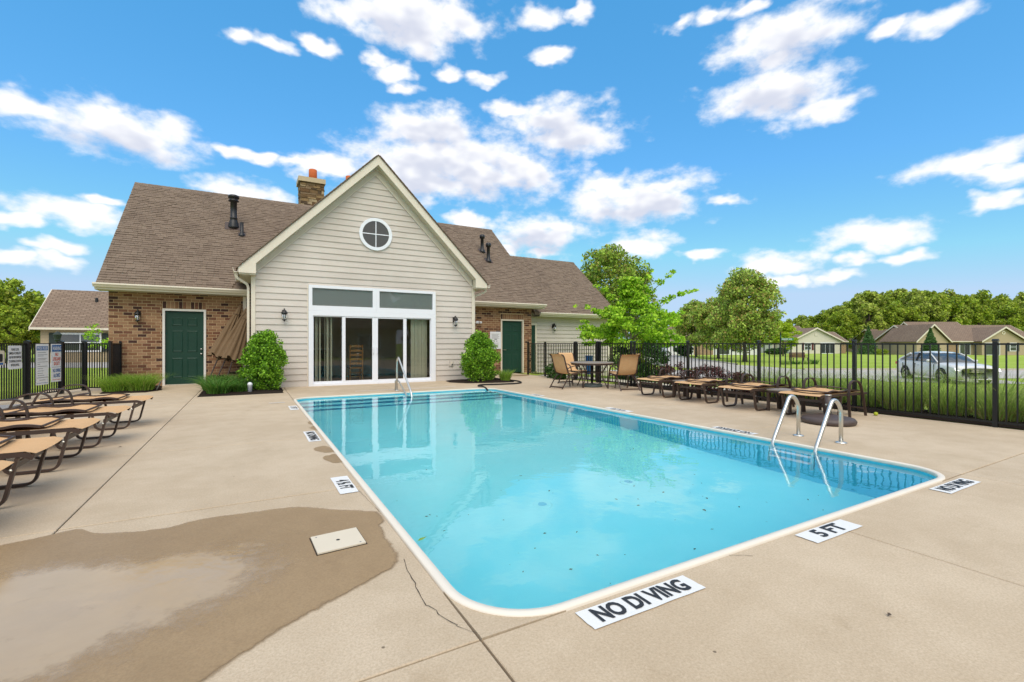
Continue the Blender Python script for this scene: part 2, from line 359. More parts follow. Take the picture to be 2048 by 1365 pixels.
MAT['gr_tall'] = leafmat('tall_grass_blade', [(136, 164, 70), (160, 186, 88), (182, 202, 110), (112, 144, 58), (190, 192, 128)], 0.4)
MAT['gr_dead'] = leafmat('dry_grass_blade', [(165, 132, 88), (132, 101, 66), (189, 160, 114)], 0.2)
MAT['bark'] = plain('bark', (92, 78, 66), 0.95, var=0.35, scale=14, bump=0.8, bscale=25, bdist=0.02)
MAT['bark2'] = plain('pale_bark', (136, 124, 108), 0.95, var=0.3, scale=14, bump=0.8, bscale=25, bdist=0.02)
t = NT('mulch'); c = t.mix(t.noise(40, 6, 0.8), lin((24, 20, 18)), lin((66, 54, 46))); t.bump(t.noise(55, 5, 0.8), 1.0, 0.03); MAT['mulch'] = t.fin(c, 0.95, 0, 0.15)
t = NT('lawn')
c = t.mix(t.rng(t.noise(0.35, 5, 0.7), 0.35, 0.65), lin((150, 174, 62)), lin((170, 190, 82)))
c = t.mix(t.rng(t.noise(9, 6, 0.8), 0.40, 0.66, 0.0, 0.5), c, lin((110, 138, 46)))
c = t.mix(t.rng(t.noise(0.06, 3, 0.6), 0.45, 0.65, 0.0, 0.30), c, lin((176, 188, 98)))
t.bump(t.noise(40, 4, 0.8), 0.8, 0.05); MAT['lawn'] = t.fin(c, 0.9, 0, 0.15)
t = NT('asphalt'); c = t.mix(t.noise(60, 4, 0.7), lin((172, 166, 160)), lin((192, 187, 180))); c = t.mix(t.rng(t.noise(0.4, 4), 0.4, 0.7, 0, 0.3), c, lin((150, 146, 142))); MAT['asphalt'] = t.fin(c, 0.9, 0, 0.2)
MAT['kerb'] = plain('kerb_concrete', (186, 178, 162), 0.9, var=0.15, scale=8)
def glass(name, tint=(0.82, 0.86, 0.84), ior=1.52, boost=0.0):
    t = NT(name); t.n.remove(t.b)
    tr = t.new('ShaderNodeBsdfTransparent'); tr.inputs[0].default_value = (*tint, 1)
    gl = t.new('ShaderNodeBsdfGlossy'); gl.inputs['Roughness'].default_value = 0.0; gl.inputs['Color'].default_value = (1, 1, 1, 1)
    fr = t.new('ShaderNodeFresnel'); fr.inputs['IOR'].default_value = ior
    nz = t.new('ShaderNodeTexNoise'); nz.inputs['Scale'].default_value = 1.3; t.tc = t.new('ShaderNodeTexCoord'); t.l.new(t.tc.outputs['Object'], nz.inputs['Vector'])
    bp = t.new('ShaderNodeBump'); bp.inputs['Strength'].default_value = 0.05; bp.inputs['Distance'].default_value = 0.02; t.l.new(nz.outputs['Fac'], bp.inputs['Height'])
    t.l.new(bp.outputs[0], gl.inputs['Normal'])
    ms = t.new('ShaderNodeMixShader')
    a = t.new('ShaderNodeMath', operation='MULTIPLY_ADD'); a.inputs[1].default_value = 1.7; a.inputs[2].default_value = boost; a.use_clamp = True
    t.l.new(fr.outputs[0], a.inputs[0]); t.l.new(a.outputs[0], ms.inputs[0]); t.l.new(tr.outputs[0], ms.inputs[1]); t.l.new(gl.outputs[0], ms.inputs[2]); t.l.new(ms.outputs[0], t.o.inputs[0])
    return t.m
MAT['glass'] = glass('window_glass', (0.88, 0.90, 0.88), ior=1.45)
MAT['glass_dk'] = glass('dark_window_glass', (0.25, 0.28, 0.30), boost=0.03)
MAT['lampglass'] = glass('lamp_glass', (0.85, 0.86, 0.84))
MAT['screen'] = plain('grey_blind', (186, 188, 186), 0.8, var=0.08, scale=300)
MAT['screen2'] = plain('round_window_screen', (112, 108, 104), 0.8, var=0.08, scale=300)
MAT['dark'] = plain('dark_void', (26, 27, 30), 0.8, var=0.1)
MAT['room'] = plain('room_wall', (206, 196, 178), 0.9, var=0.05)
MAT['room_floor'] = plain('room_floor', (96, 78, 62), 0.6, var=0.15)
MAT['blind'] = plain('vertical_blind', (228, 224, 196), 0.7, var=0.06)
MAT['wood'] = plain('oak_wood', (170, 122, 66), 0.5, var=0.2, scale=20)
t = NT('pool_liner')
c = t.mix(t.rng(t.noise(1.2, 4), 0.3, 0.7), lin((140, 244, 248)), lin((152, 247, 251)))
c = t.mix(t.rng(t.noise(160, 3, 0.7), 0.45, 0.75, 0.0, 0.15), c, lin((100, 215, 230))); MAT['liner'] = t.fin(c, 0.6, 0, 0.3)
t = NT('liner_wall_shaded'); c = t.mix(t.rng(t.noise(3, 4), 0.3, 0.7), lin((78, 204, 228)), lin((92, 212, 235))); MAT['liner_wall'] = t.fin(c, 0.6, 0, 0.3)  # pool wall liner deepened, shade of the upright faces put into the colour
MAT['riser'] = plain('liner_riser_shaded', (8, 142, 186), 0.6, var=0.06)  # step fronts painted darker than the treads to stand in for their shade
t = NT('pool_water'); t.n.remove(t.b)
gl = t.new('ShaderNodeBsdfGlass'); gl.inputs['IOR'].default_value = 1.333; gl.inputs['Roughness'].default_value = 0.0; gl.inputs['Color'].default_value = (0.95, 0.99, 1.0, 1)
n1 = t.noise(2.2, 3, 0.5, stretch=(1, 1, 1)); n2 = t.noise(7.0, 2, 0.5)
bp = t.new('ShaderNodeBump'); bp.inputs['Strength'].default_value = 0.16; bp.inputs['Distance'].default_value = 0.02
t.l.new(t.math('ADD', n1, t.math('MULTIPLY', n2, 0.35)), bp.inputs['Height']); t.l.new(bp.outputs[0], gl.inputs['Normal']); t.l.new(gl.outputs[0], t.o.inputs[0])
MAT['water'] = t.m
t = NT('puddle_film'); c = t.mix(t.noise(8, 4), lin((188, 160, 120)), lin((200, 172, 132)))
t.bump(t.math('ADD', t.noise(7, 3), t.math('MULTIPLY', t.noise(34, 2, stretch=(1, 0.5, 1)), 0.25)), 0.10, 0.02)
t.fin(c, t.rng(t.noise(2.2, 3), 0.35, 0.7, 0.07, 0.22), 0, 1.0)
at_ = t.new('ShaderNodeAttribute'); at_.attribute_name = 'film'
tr_ = t.new('ShaderNodeBsdfTransparent'); ms_ = t.new('ShaderNodeMixShader')
t.l.new(t.rng(t.math('ADD', at_.outputs['Fac'], t.math('MULTIPLY', t.math('SUBTRACT', t.noise(5, 6, 0.7), 0.5), 1.5)), 0.18, 0.90, 0.0, 0.85), ms_.inputs[0])
t.l.new(tr_.outputs[0], ms_.inputs[1]); t.l.new(t.b.outputs[0], ms_.inputs[2]); t.l.new(ms_.outputs[0], t.o.inputs[0]); MAT['puddle'] = t.m
MAT['rubber'] = plain('rubber', (26, 25, 24), 0.7, var=0.2)
MAT['silver'] = None
t = NT('silver_car_paint'); t.fin(t.mix(t.noise(300, 2), lin((216, 214, 210)), lin((224, 222, 218))), 0.42, 0.05, 0.5); t.b.inputs['Coat Weight'].default_value = 0.6; t.b.inputs['Coat Roughness'].default_value = 0.03; MAT['silver'] = t.m
MAT['blue'] = plain('blue_print', (40, 98, 160), 0.5, var=0.05)
MAT['red'] = plain('red_print', (206, 84, 66), 0.5, var=0.05)
MAT['greyink'] = plain('grey_print', (120, 120, 122), 0.5, var=0.05)
MAT['signwhite'] = plain('sign_white', (226, 226, 228), 0.4, var=0.04)
MAT['signgreen'] = plain('street_sign_green', (20, 112, 78), 0.4, var=0.05)
MAT['maroon'] = plain('maroon_paint', (92, 38, 36), 0.55, var=0.1)
MAT['shutter'] = plain('dark_green_shutter', (36, 48, 44), 0.6, var=0.1)
MAT['bluebin'] = plain('blue_plastic', (22, 92, 158), 0.4, var=0.05)
MAT['lens'] = plain('headlight_lens', (222, 226, 230), 0.08, 0.3, 0.8, var=0.03)
MAT['yellow'] = plain('yellow_petal', (176, 186, 44), 0.6, var=0.15, scale=40)

# ------------------------------------------------------------------ mesh helpers
ORG = {}
def link(o, parent=None):
    col.objects.link(o)
    if parent is not None:
        o.parent = parent
    return o
def tag(o, label=None, cat=None, group=None, kind=None):
    for k, v in (('label', label), ('category', cat), ('group', group), ('kind', kind)):
        if v:
            o[k] = v
    return o
def thing(name, loc, label, cat, group=None):
    o = bpy.data.objects.new(name, None); o.empty_display_size = 0.2; o.location = loc
    link(o); ORG[o] = tuple(loc)
    return tag(o, label, cat, group)
def mk(name, verts, faces, mat, parent=None, smooth=False, loc=None):
    org = ORG[parent] if parent is not None else (loc or (0, 0, 0))
    v = np.asarray(verts, float) - np.asarray(org, float)
    me = bpy.data.meshes.new(name); me.from_pydata(v.tolist(), [], faces)
    me.materials.append(MAT[mat] if isinstance(mat, str) else mat)
    if smooth:
        me.shade_smooth()
    o = bpy.data.objects.new(name, me); link(o, parent)
    if parent is None:
        o.location = org
    ORG[o] = org
    return o
def npmesh(name, V, F, mat, parent=None, loc=None):
    """V (n,3), F (m,4) arrays: fast quad mesh"""
    org = ORG[parent] if parent is not None else (loc or (0, 0, 0))
    V = np.asarray(V, np.float32) - np.asarray(org, np.float32)
    F = np.asarray(F, np.int32)
    me = bpy.data.meshes.new(name)
    me.vertices.add(len(V)); me.vertices.foreach_set('co', V.ravel())
    me.loops.add(F.size); me.loops.foreach_set('vertex_index', F.ravel())
    me.polygons.add(len(F)); me.polygons.foreach_set('loop_start', np.arange(0, F.size, F.shape[1], dtype=np.int32))
    me.update(calc_edges=True); me.validate()
    me.materials.append(MAT[mat] if isinstance(mat, str) else mat)
    o = bpy.data.objects.new(name, me); link(o, parent)
    if parent is None:
        o.location = org
    ORG[o] = org
    return o
def inst(name, me, parent, loc, scale=(1, 1, 1), rot=(0, 0, 0)):
    o = bpy.data.objects.new(name, me); link(o, parent)
    q = ORG[parent] if parent is not None else (0, 0, 0)
    o.location = (loc[0] - q[0], loc[1] - q[1], loc[2] - q[2]); o.scale = scale; o.rotation_euler = rot
    ORG[o] = q
    return o
def copy_tree(o, parent=None):
    c = o.copy(); col.objects.link(c); c.parent = parent
    for ch in list(o.children):
        copy_tree(ch, c)
    return c
def fillet(pts, r, n=5):
    out = [Vector(pts[0])]
    for i in range(1, len(pts) - 1):
        a, b, c = Vector(pts[i - 1]), Vector(pts[i]), Vector(pts[i + 1])
        d1, d2 = (a - b), (c - b)
        k = min(r, d1.length * 0.48, d2.length * 0.48)
        p, q = b + d1.normalized() * k, b + d2.normalized() * k
        for j in range(n + 1):
            t = j / n
            out.append(p * (1 - t) ** 2 + b * 2 * t * (1 - t) + q * t * t)
    out.append(Vector(pts[-1]))
    return out
class MB:
    def __init__(s):
        s.v = []; s.f = []
    def add(s, v, f):
        n = len(s.v); s.v += [tuple(p) for p in v]; s.f += [tuple(i + n for i in q) for q in f]
        return s
    def box(s, x0, x1, y0, y1, z0, z1):
        return s.add([(x, y, z) for z in (z0, z1) for y in (y0, y1) for x in (x0, x1)], [(0, 2, 3, 1), (4, 5, 7, 6), (0, 1, 5, 4), (2, 6, 7, 3), (0, 4, 6, 2), (1, 3, 7, 5)])
    def prism(s, poly, ax, a0, a1):
        n = len(poly)
        def P(q, a):
            return {'x': (a, q[0], q[1]), 'y': (q[0], a, q[1]), 'z': (q[0], q[1], a)}[ax]
        v = [P(q, a0) for q in poly] + [P(q, a1) for q in poly]
        f = [tuple(range(n))[::-1], tuple(range(n, 2 * n))] + [(i, (i + 1) % n, n + (i + 1) % n, n + i) for i in range(n)]
        return s.add(v, f)
    def tube(s, path, r, n=8, side=None, hw=None, hh=None, taper=None):
        path = [Vector(p) for p in path]
        ring = []
        prev = None
        for i, p in enumerate(path):
            t = (path[min(i + 1, len(path) - 1)] - path[max(i - 1, 0)]).normalized()
            if side is not None:
                u = Vector(side); u = (u - t * u.dot(t)).normalized()
            else:
                if prev is None:
                    u = t.orthogonal().normalized()
                else:
                    u = (prev - t * prev.dot(t)).normalized()
            prev = u
            w_ = t.cross(u)
            rr = r * (taper[i] if taper else 1)
            if hw:
                ring.append([p + u * a * hw + w_ * b * hh for a, b in ((-1, -1), (1, -1), (1, 1), (-1, 1))])
            else:
                ring.append([p + (u * math.cos(2 * math.pi * k / n) + w_ * math.sin(2 * math.pi * k / n)) * rr for k in range(n)])
        m = len(ring[0])
        v = [q for rg in ring for q in rg]
        f = [(i * m + k, i * m + (k + 1) % m, (i + 1) * m + (k + 1) % m, (i + 1) * m + k) for i in range(len(ring) - 1) for k in range(m)]
        f += [tuple(range(m))[::-1], tuple(range(len(v) - m, len(v)))]
        return s.add(v, f)
    def lathe(s, prof, c=(0, 0, 0), n=20):
        v = [(c[0] + r * math.cos(2 * math.pi * k / n), c[1] + r * math.sin(2 * math.pi * k / n), c[2] + z) for r, z in prof for k in range(n)]
        f = [(i * n + k, i * n + (k + 1) % n, (i + 1) * n + (k + 1) % n, (i + 1) * n + k) for i in range(len(prof) - 1) for k in range(n)]
        f += [tuple(range(n))[::-1], tuple(range(len(v) - n, len(v)))]
        return s.add(v, f)
    def ring(s, c, r0, r1, y0, y1, n=40):
        """flat ring standing in the XZ plane"""
        v = []
        for k in range(n):
            a = 2 * math.pi * k / n
            for r, y in ((r0, y0), (r1, y0), (r1, y1), (r0, y1)):
                v.append((c[0] + r * math.cos(a), y, c[1] + r * math.sin(a)))
        f = [(4 * k + j, 4 * k + (j + 1) % 4, 4 * ((k + 1) % n) + (j + 1) % 4, 4 * ((k + 1) % n) + j) for k in range(n) for j in range(4)]
        return s.add(v, f)
    def xf(s, M):
        s.v = [tuple(M @ Vector(p)) for p in s.v]
        return s
    def mk(s, name, mat, parent=None, smooth=False, loc=None):
        return mk(name, s.v, s.f, mat, parent, smooth, loc)
def text(name, body, size, mat, parent, origin, xdir, ydir, sx=1.0, off=0.0, width=None, align='CENTER'):
    cu = bpy.data.curves.new(name, 'FONT'); cu.body = body; cu.size = size; cu.align_x = align; cu.align_y = 'CENTER'; cu.offset = off; cu.resolution_u = 3
    o = bpy.data.objects.new(name, cu); col.objects.link(o)
    bpy.context.view_layer.update()
    me = bpy.data.meshes.new_from_object(o.evaluated_get(bpy.context.evaluated_depsgraph_get()))
    col.objects.unlink(o); bpy.data.objects.remove(o)
    v = np.array([x.co[:] for x in me.vertices])
    if width:
        sx = width / max(1e-6, v[:, 0].max() - v[:, 0].min())
        v[:, 0] -= (v[:, 0].max() + v[:, 0].min()) / 2
    xd, yd = np.array(xdir, float), np.array(ydir, float)
    P = np.array(origin) + v[:, :1] * sx * xd + v[:, 1:2] * yd
    f = [tuple(p.vertices) for p in me.polygons]
    bpy.data.meshes.remove(me)
    return mk(name, P, f, mat, parent)

# ------------------------------------------------------------------ ground
def smooth(a):
    a = np.clip(a, 0, 1); return a * a * (3 - 2 * a)
def gh(x, y):
    x = np.asarray(x, float); y = np.asarray(y, float)
    dr = np.maximum(x - 10.4, 0)
    h = -0.03 - 0.55 * smooth(dr / 9.0) - 0.17 * smooth((np.hypot(x, y) - 35) / 60)
    return h
def lines(knots):
    out = []
    for a, b, st in knots:
        out += list(np.arange(a, b - 1e-6, st))
    return np.array(out + [knots[-1][1]])
gx = lines([(-900, -120, 60), (-120, -30, 10), (-30, -4.75, 2.525), (-4.75, -4.70, 0.05), (-4.70, 9.70, 1.44), (9.70, 9.75, 0.05), (9.75, 30, 0.9), (30, 120, 6), (120, 900, 60)])
gy = lines([(-900, -120, 60), (-120, -7.05, 7.5), (-7.05, -7.0, 0.05), (-7.0, 17.1, 2.41), (17.1, 17.15, 0.05), (17.15, 50, 3), (50, 140, 6), (140, 900, 60)])
GX, GY = np.meshgrid(gx, gy, indexing='ij')
GZ = gh(GX, GY)
inside = (GX > -4.71) & (GX < 9.71) & (GY > -7.01) & (GY < 17.11)
GZ = np.where(inside, -2.6, GZ)
V = np.stack([GX, GY, GZ], -1).reshape(-1, 3)
ii, jj = np.meshgrid(np.arange(len(gx) - 1), np.arange(len(gy) - 1), indexing='ij')
ii, jj = ii.ravel(), jj.ravel(); ny = len(gy)
F = np.stack([ii * ny + jj, (ii + 1) * ny + jj, (ii + 1) * ny + jj + 1, ii * ny + jj + 1], -1)
ground = npmesh('ground', V, F, 'lawn'); tag(ground, 'green lawn around the pool and houses', kind='structure')

def strip(name, pts, wid, z, mat, label, edge=None):
    """a road strip that follows the ground, from a centre line"""
    P = [np.array(p, float) for p in pts]
    Q = []
    for a, b in zip(P[:-1], P[1:]):
        n = max(1, int(np.linalg.norm(b - a) / 1.5)); Q += [a + (b - a) * k / n for k in range(n)]
    Q.append(P[-1]); Q = np.array(Q)
    T = np.gradient(Q, axis=0); T /= np.linalg.norm(T, axis=1)[:, None]; Nn = np.stack([-T[:, 1], T[:, 0]], 1)
    cols = np.linspace(-1, 1, 7)
    X = Q[:, None, :] + Nn[:, None, :] * (cols[None, :, None] * wid / 2)
    Z = gh(X[..., 0], X[..., 1]) + z
    V = np.concatenate([X, Z[..., None]], -1).reshape(-1, 3); m = 7
    F = [(i * m + k, (i + 1) * m + k, (i + 1) * m + k + 1, i * m + k + 1) for i in range(len(Q) - 1) for k in range(m - 1)]
    o = npmesh(name, V, F, mat); tag(o, label, kind='structure')
    return Q, Nn
def kerb(Q, Nn, off, name='kerb'):
    A = Q + Nn * off; B = Q + Nn * (off + (0.16 if off > 0 else -0.16))
    za, zb = gh(A[:, 0], A[:, 1]), gh(B[:, 0], B[:, 1])
    V = []
    for i in range(len(Q)):
        V += [(*A[i], za[i] - 0.05), (*A[i], za[i] + 0.12), (*B[i], zb[i] + 0.12), (*B[i], zb[i] - 0.05)]
    F = [(4 * i + k, 4 * i + k + 1, 4 * i + k + 5, 4 * i + k + 4) for i in range(len(Q) - 1) for k in range(3)]
    tag(mk(name, V, F, 'kerb'), 'pale concrete kerb along the street', kind='structure')
u = np.array([-0.872, 0.490]); v_ = np.array([0.49, 0.872])
c0 = np.array([29.8, 15.4])
Q, Nn = strip('road', [c0 - u * 60, c0 + u * 60], 7.6, 0.012, 'asphalt', 'grey asphalt street crossing behind the fence')
kerb(Q[:40], Nn[:40], -3.8)
Q, Nn = strip('road', [c0 + np.array([0, 3.0]), (33, 27), (46, 43.5), (75, 73), (140, 140)], 7.0, 0.016, 'asphalt', 'grey asphalt street running away towards the trees')
kerb(Q[6:], Nn[6:], -3.5); kerb(Q[8:], Nn[8:], 3.5)
strip('driveway', [(28.4, 8.5), (33, 13.6)], 6.0, 0.02, 'asphalt', 'grey asphalt driveway under the parked car')
strip('sidewalk', [(13.0, 24), (18.5, 21), (20.5, 19.8), (26, 27), (60, 63)], 1.3, 0.02, 'kerb', 'pale concrete sidewalk beside the street')
strip('sidewalk', [(10.35, 15.6), (10.9, 11.5), (11.2, 9), (14, 7), (19, 12)], 1.1, 0.025, 'kerb', 'pale concrete sidewalk outside the fence')

# ------------------------------------------------------------------ pool deck slabs
PX0, PX1, PY0, PY1 = 0.855, 5.93, 1.785, 11.74       # outer edge of the coping
deck = thing('pool_deck', (2.5, 5.0, 0), 'pale concrete pool deck of cast slabs with dark joints', None); deck['kind'] = 'structure'
DX = [-4.70, -1.12, PX0, 3.48, PX1, 9.70]
DY = [-7.0, -3.2, -0.8, PY0, 4.22, 6.7, 9.2, PY1, 14.4, 17.1]
gap = 0.0055
for i in range(5):
    for j in range(9):
        if i in (2, 3) and 3 <= j <= 6:
            continue
        x0, x1, y0, y1 = DX[i] + gap, DX[i + 1] - gap, DY[j] + gap, DY[j + 1] - gap
        dz = random.uniform(-0.0015, 0.0015)
        e = 0.004
        b = MB()
        v = [(x0, y0, -0.12), (x1, y0, -0.12), (x1, y1, -0.12), (x0, y1, -0.12), (x0, y0, dz - e), (x1, y0, dz - e), (x1, y1, dz - e), (x0, y1, dz - e), (x0 + e, y0 + e, dz), (x1 - e, y0 + e, dz), (x1 - e, y1 - e, dz), (x0 + e, y1 - e, dz)]
        f = [(8, 9, 10, 11)] + [(a, (a + 1) % 4, 4 + (a + 1) % 4, 4 + a) for a in range(4)] + [(4 + a, 4 + (a + 1) % 4, 8 + (a + 1) % 4, 8 + a) for a in range(4)]
        b.add(v, f); b.mk('slab', 'deck', deck)
# dirt that shows in the joints
def sheet(name, x0, x1, y0, y1, z, mat, parent):
    return mk(name, [(x0, y0, z), (x1, y0, z), (x1, y1, z), (x0, y1, z)], [(0, 1, 2, 3)], mat, parent)
for (x0, x1, y0, y1) in ((-4.7, PX0, -7, 17.1), (PX1, 9.7, -7, 17.1), (PX0, PX1, -7, PY0), (PX0, PX1, PY1, 17.1)):
    sheet('joint_bed', x0, x1, y0, y1, -0.022, 'joint', deck)
RC = 0.44
def rrect(x0, x1, y0, y1, r, n=12):
    out = []
    for (cx, cy, a0) in ((x1 - r, y1 - r, 0), (x0 + r, y1 - r, 90), (x0 + r, y0 + r, 180), (x1 - r, y0 + r, 270)):
        for k in range(n + 1):
            a = R(a0 + 90 * k / n); out.append((cx + r * math.cos(a), cy + r * math.sin(a)))
    return out
outer = rrect(PX0, PX1, PY0, PY1, RC)
inner = rrect(PX0 + 0.054, PX1 - 0.054, PY0 + 0.054, PY1 - 0.054, RC - 0.054)
for (cx, cy, i0, sx, sy) in ((PX1, PY1, 0, 1, 1), (PX0, PY1, 13, -1, 1), (PX0, PY0, 26, -1, -1), (PX1, PY0, 39, 1, -1)):
    arc = outer[i0:i0 + 13]
    poly = [(cx - sx * gap, cy - sy * gap)] + [(a - 0.0, b_) for a, b_ in arc]
    MB().prism(poly, 'z', -0.12, 0.0).mk('corner_slab', 'deck', deck)
# hairline cracks in the near slabs
def crack(pts, w0=0.002):
    v, f = [], []
    for k, (x, y) in enumerate(pts):
        q = pts[min(k + 1, len(pts) - 1)]; p = pts[max(k - 1, 0)]
        d = np.array([q[0] - p[0], q[1] - p[1]]); d /= np.linalg.norm(d) + 1e-9
        ww = w0 * random.uniform(0.5, 1.2)
        v += [(x - d[1] * ww, y + d[0] * ww, 0.003), (x + d[1] * ww, y - d[0] * ww, 0.003)]
        if k:
            f.append((2 * k - 2, 2 * k - 1, 2 * k + 1, 2 * k))
    mk('crack', v, f, 'joint', deck)
def jag(a, b, n, amp):
    return [(a[0] + (b[0] - a[0]) * k / n + random.uniform(-amp, amp), a[1] + (b[1] - a[1]) * k / n + random.uniform(-amp, amp)) for k in range(n + 1)]
crack(jag((0.775, 2.66), (0.735, 2.18), 10, 0.006) + jag((0.74, 2.15), (0.80, 1.93), 7, 0.012))
crack(jag((0.80, 1.93), (0.85, 1.83), 4, 0.008), 0.0012)
crack(jag((2.46, 1.775), (2.58, 1.70), 5, 0.004), 0.0015)
crack(jag((0.81, 4.10), (0.845, 3.5), 9, 0.004), 0.0012)

# coping
n = len(outer)
V, F = [], []
prof = [(0, -0.12), (0, 0.004), (0.08, 0.009), (0.5, 0.011), (0.92, 0.009), (1.0, 0.002), (1.0, -0.022), (0.94, -0.026)]
for k in range(n):
    for (tt, z) in prof:
        V.append((outer[k][0] * (1 - tt) + inner[k][0] * tt, outer[k][1] * (1 - tt) + inner[k][1] * tt, z))
m = len(prof)
F = [(k * m + j, k * m + j + 1, ((k + 1) % n) * m + j + 1, ((k + 1) % n) * m + j) for k in range(n) for j in range(m - 1)]
pool = thing('swimming_pool', ((PX0 + PX1) / 2, (PY0 + PY1) / 2, 0), 'rectangular swimming pool with turquoise liner, white coping and rounded corners', 'swimming pool')
mk('coping', V, F, 'coping', pool, True)
# basin: wall + floor + steps
bi = rrect(PX0 + 0.046, PX1 - 0.046, PY0 + 0.046, PY1 - 0.046, RC - 0.046)
def fz(y):
    return -1.02 - 0.40 * float(smooth(np.array((9.0 - y) / 5.0)))
V = [(x, y, -0.02) for x, y in bi] + [(x, y, -1.6) for x, y in bi]
F = [(k, n + k, n + (k + 1) % n, (k + 1) % n) for k in range(n)]
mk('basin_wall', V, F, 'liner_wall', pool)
ys = np.linspace(PY0, PY1, 22)
V = []; F = []
for y in ys:
    V += [(PX0, y, fz(y)), (PX1, y, fz(y))]
F = [(2 * k, 2 * k + 1, 2 * k + 3, 2 * k + 2) for k in range(len(ys) - 1)]
mk('basin_floor', V, F, 'liner', pool)
for k, (ya, zt) in enumerate(((11.34, -0.30), (11.00, -0.56), (10.66, -0.82))):
    st_ = MB().box(PX0 + 0.05, PX1 - 0.05, ya + 0.004, PY1 - 0.05 + 0.001 * k, -1.3, zt).mk('step', 'liner', pool)
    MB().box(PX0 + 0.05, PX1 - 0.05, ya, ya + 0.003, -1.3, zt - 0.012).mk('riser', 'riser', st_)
for (x, y) in ((2.8, 4.3), (4.06, 4.3)):
    b = MB().lathe([(0.001, 0.0), (0.06, 0.012), (0.10, 0.012), (0.115, 0.0)], (x, y, fz(y)), 20); dr = b.mk('drain', 'liner', pool)
    MB().lathe([(0.001, 0.013), (0.05, 0.0135)], (x, y, fz(y)), 12).mk('grate', 'liner_wall', dr)
for (x, y) in ((PX1 - 0.075, 7.4), (PX0 + 0.075, 6.2)):
    MB().ring((0, 0), 0.02, 0.05, -0.01, 0.01, 16).xf(Matrix.Translation((x, y, -0.38)) @ Matrix.Rotation(R(90), 4, 'Z')).mk('inlet', 'white', pool)
WZ = -0.040
wv = [(x, y, WZ) for x, y in rrect(PX0 + 0.03, PX1 - 0.03, PY0 + 0.03, PY1 - 0.03, RC - 0.03)]
water = mk('water', wv, [tuple(range(len(wv)))], 'water'); tag(water, 'clear pool water with faint ripples', kind='structure')
# leaf litter on the floor of the pool
V = []; F = []
for k in range(110):
    x, y = random.uniform(PX0 + 0.2, PX1 - 0.2), random.triangular(PY0 + 0.3, 9.5, 3.0)
    s = random.choice((0.008, 0.01, 0.014, 0.02)); a = random.uniform(0, 6.28); z = fz(y) + 0.006
    c_, s_ = math.cos(a) * s, math.sin(a) * s; q = random.uniform(0.3, 0.7); n0 = len(V)
    V += [(x - c_, y - s_, z), (x + s_ * q, y - c_ * q, z + 0.004), (x + c_, y + s_, z), (x - s_ * q, y + c_ * q, z + 0.003)]; F.append((n0, n0 + 1, n0 + 2, n0 + 3))
lit = mk('leaf_litter', V, F, 'lf_dark'); tag(lit, 'dark bits of leaf lying on the pool floor', kind='stuff')
lf = MB().add([(0.955, 2.955, WZ + 0.003), (0.985, 2.945, WZ + 0.008), (1.03, 2.985, WZ + 0.006), (0.985, 2.99, WZ + 0.003)], [(0, 1, 2, 3)]).mk('leaf', 'gr_lime'); tag(lf, 'single green leaf floating beside the left pool edge', 'leaf')
for k, (x, y, s) in enumerate(((2.56, 1.02, 0.016), (-1.35, 7.2, 0.02))):
    V = [(x - s, y, 0.004), (x, y - s * 0.6, 0.010), (x + s, y + s * 0.3, 0.006), (x, y + s * 0.5, 0.012)]
    tag(mk('dead_leaf', V, [(0, 1, 2, 3)], 'bark'), ['dark curled dead leaf on the bare deck at lower right', 'tiny dead leaf on the deck by the left loungers'][k], 'leaf')

# skimmer lid, painted depth plates
sk = thing('skimmer_lid', (0.488, 3.10, 0), 'square cream skimmer lid set in the wet part of the deck', 'lid')
cs = [(0.342, 3.229), (0.627, 3.252), (0.634, 2.978), (0.352, 2.956)]
MB().prism([(0.488 + (x - 0.488) * 1.05, 3.104 + (y - 3.104) * 1.05) for x, y in cs], 'z', -0.01, 0.006).mk('frame', 'joint', sk)
MB().prism(cs, 'z', 0.0, 0.014).mk('cover', 'lid', sk)
MB().lathe([(0.001, 0.0145), (0.012, 0.0148)], (0.488, 3.10, 0), 12).mk('finger_hole', 'dark', sk)
for (x, y) in ((0.372, 3.2), (0.605, 3.0)):
    MB().lathe([(0.001, 0.0145), (0.006, 0.015)], (x, y, 0), 8).mk('screw', 'greyink', sk)
def plate(x0, x1, y0, y1, body, kind, label, flip=0):
    cx, cy = (x0 + x1) / 2, (y0 + y1) / 2
    t_ = thing('depth_marker', (cx, cy, 0), label, 'pool marking', 'stencilled markings round the pool')
    j = lambda: random.uniform(-0.004, 0.004)
    pts = []
    for (a, b_) in (((x0, y0), (x1, y0)), ((x1, y0), (x1, y1)), ((x1, y1), (x0, y1)), ((x0, y1), (x0, y0))):
        for k in range(6):
            pts.append((a[0] + (b_[0] - a[0]) * k / 6 + j() * 0.6, a[1] + (b_[1] - a[1]) * k / 6 + j() * 0.6))
    mk('painted_panel', [(x, y, 0.0045) for x, y in pts], [tuple(range(len(pts)))], 'paint', t_)
    xd, yd = {'near': ((1, 0, 0), (0, 1, 0)), 'left': ((0, -1, 0), (1, 0, 0)), 'right': ((0, 1, 0), (-1, 0, 0)), 'far': ((-1, 0, 0), (0, -1, 0))}[kind]
    ln = (x1 - x0) if kind in ('near', 'far') else (y1 - y0)
    hh = (y1 - y0) if kind in ('near', 'far') else (x1 - x0)
    text('lettering', body, hh * 0.98, 'ink', t_, (cx, cy, 0.0075), xd, yd, off=hh * 0.034, width=ln * (0.82 if len(body) > 6 else 0.54))
plate(1.312, 2.03, 1.594, 1.739, 'NO DI VING', 'near', 'large white NO DIVING marking nearest the camera on the near pool edge')
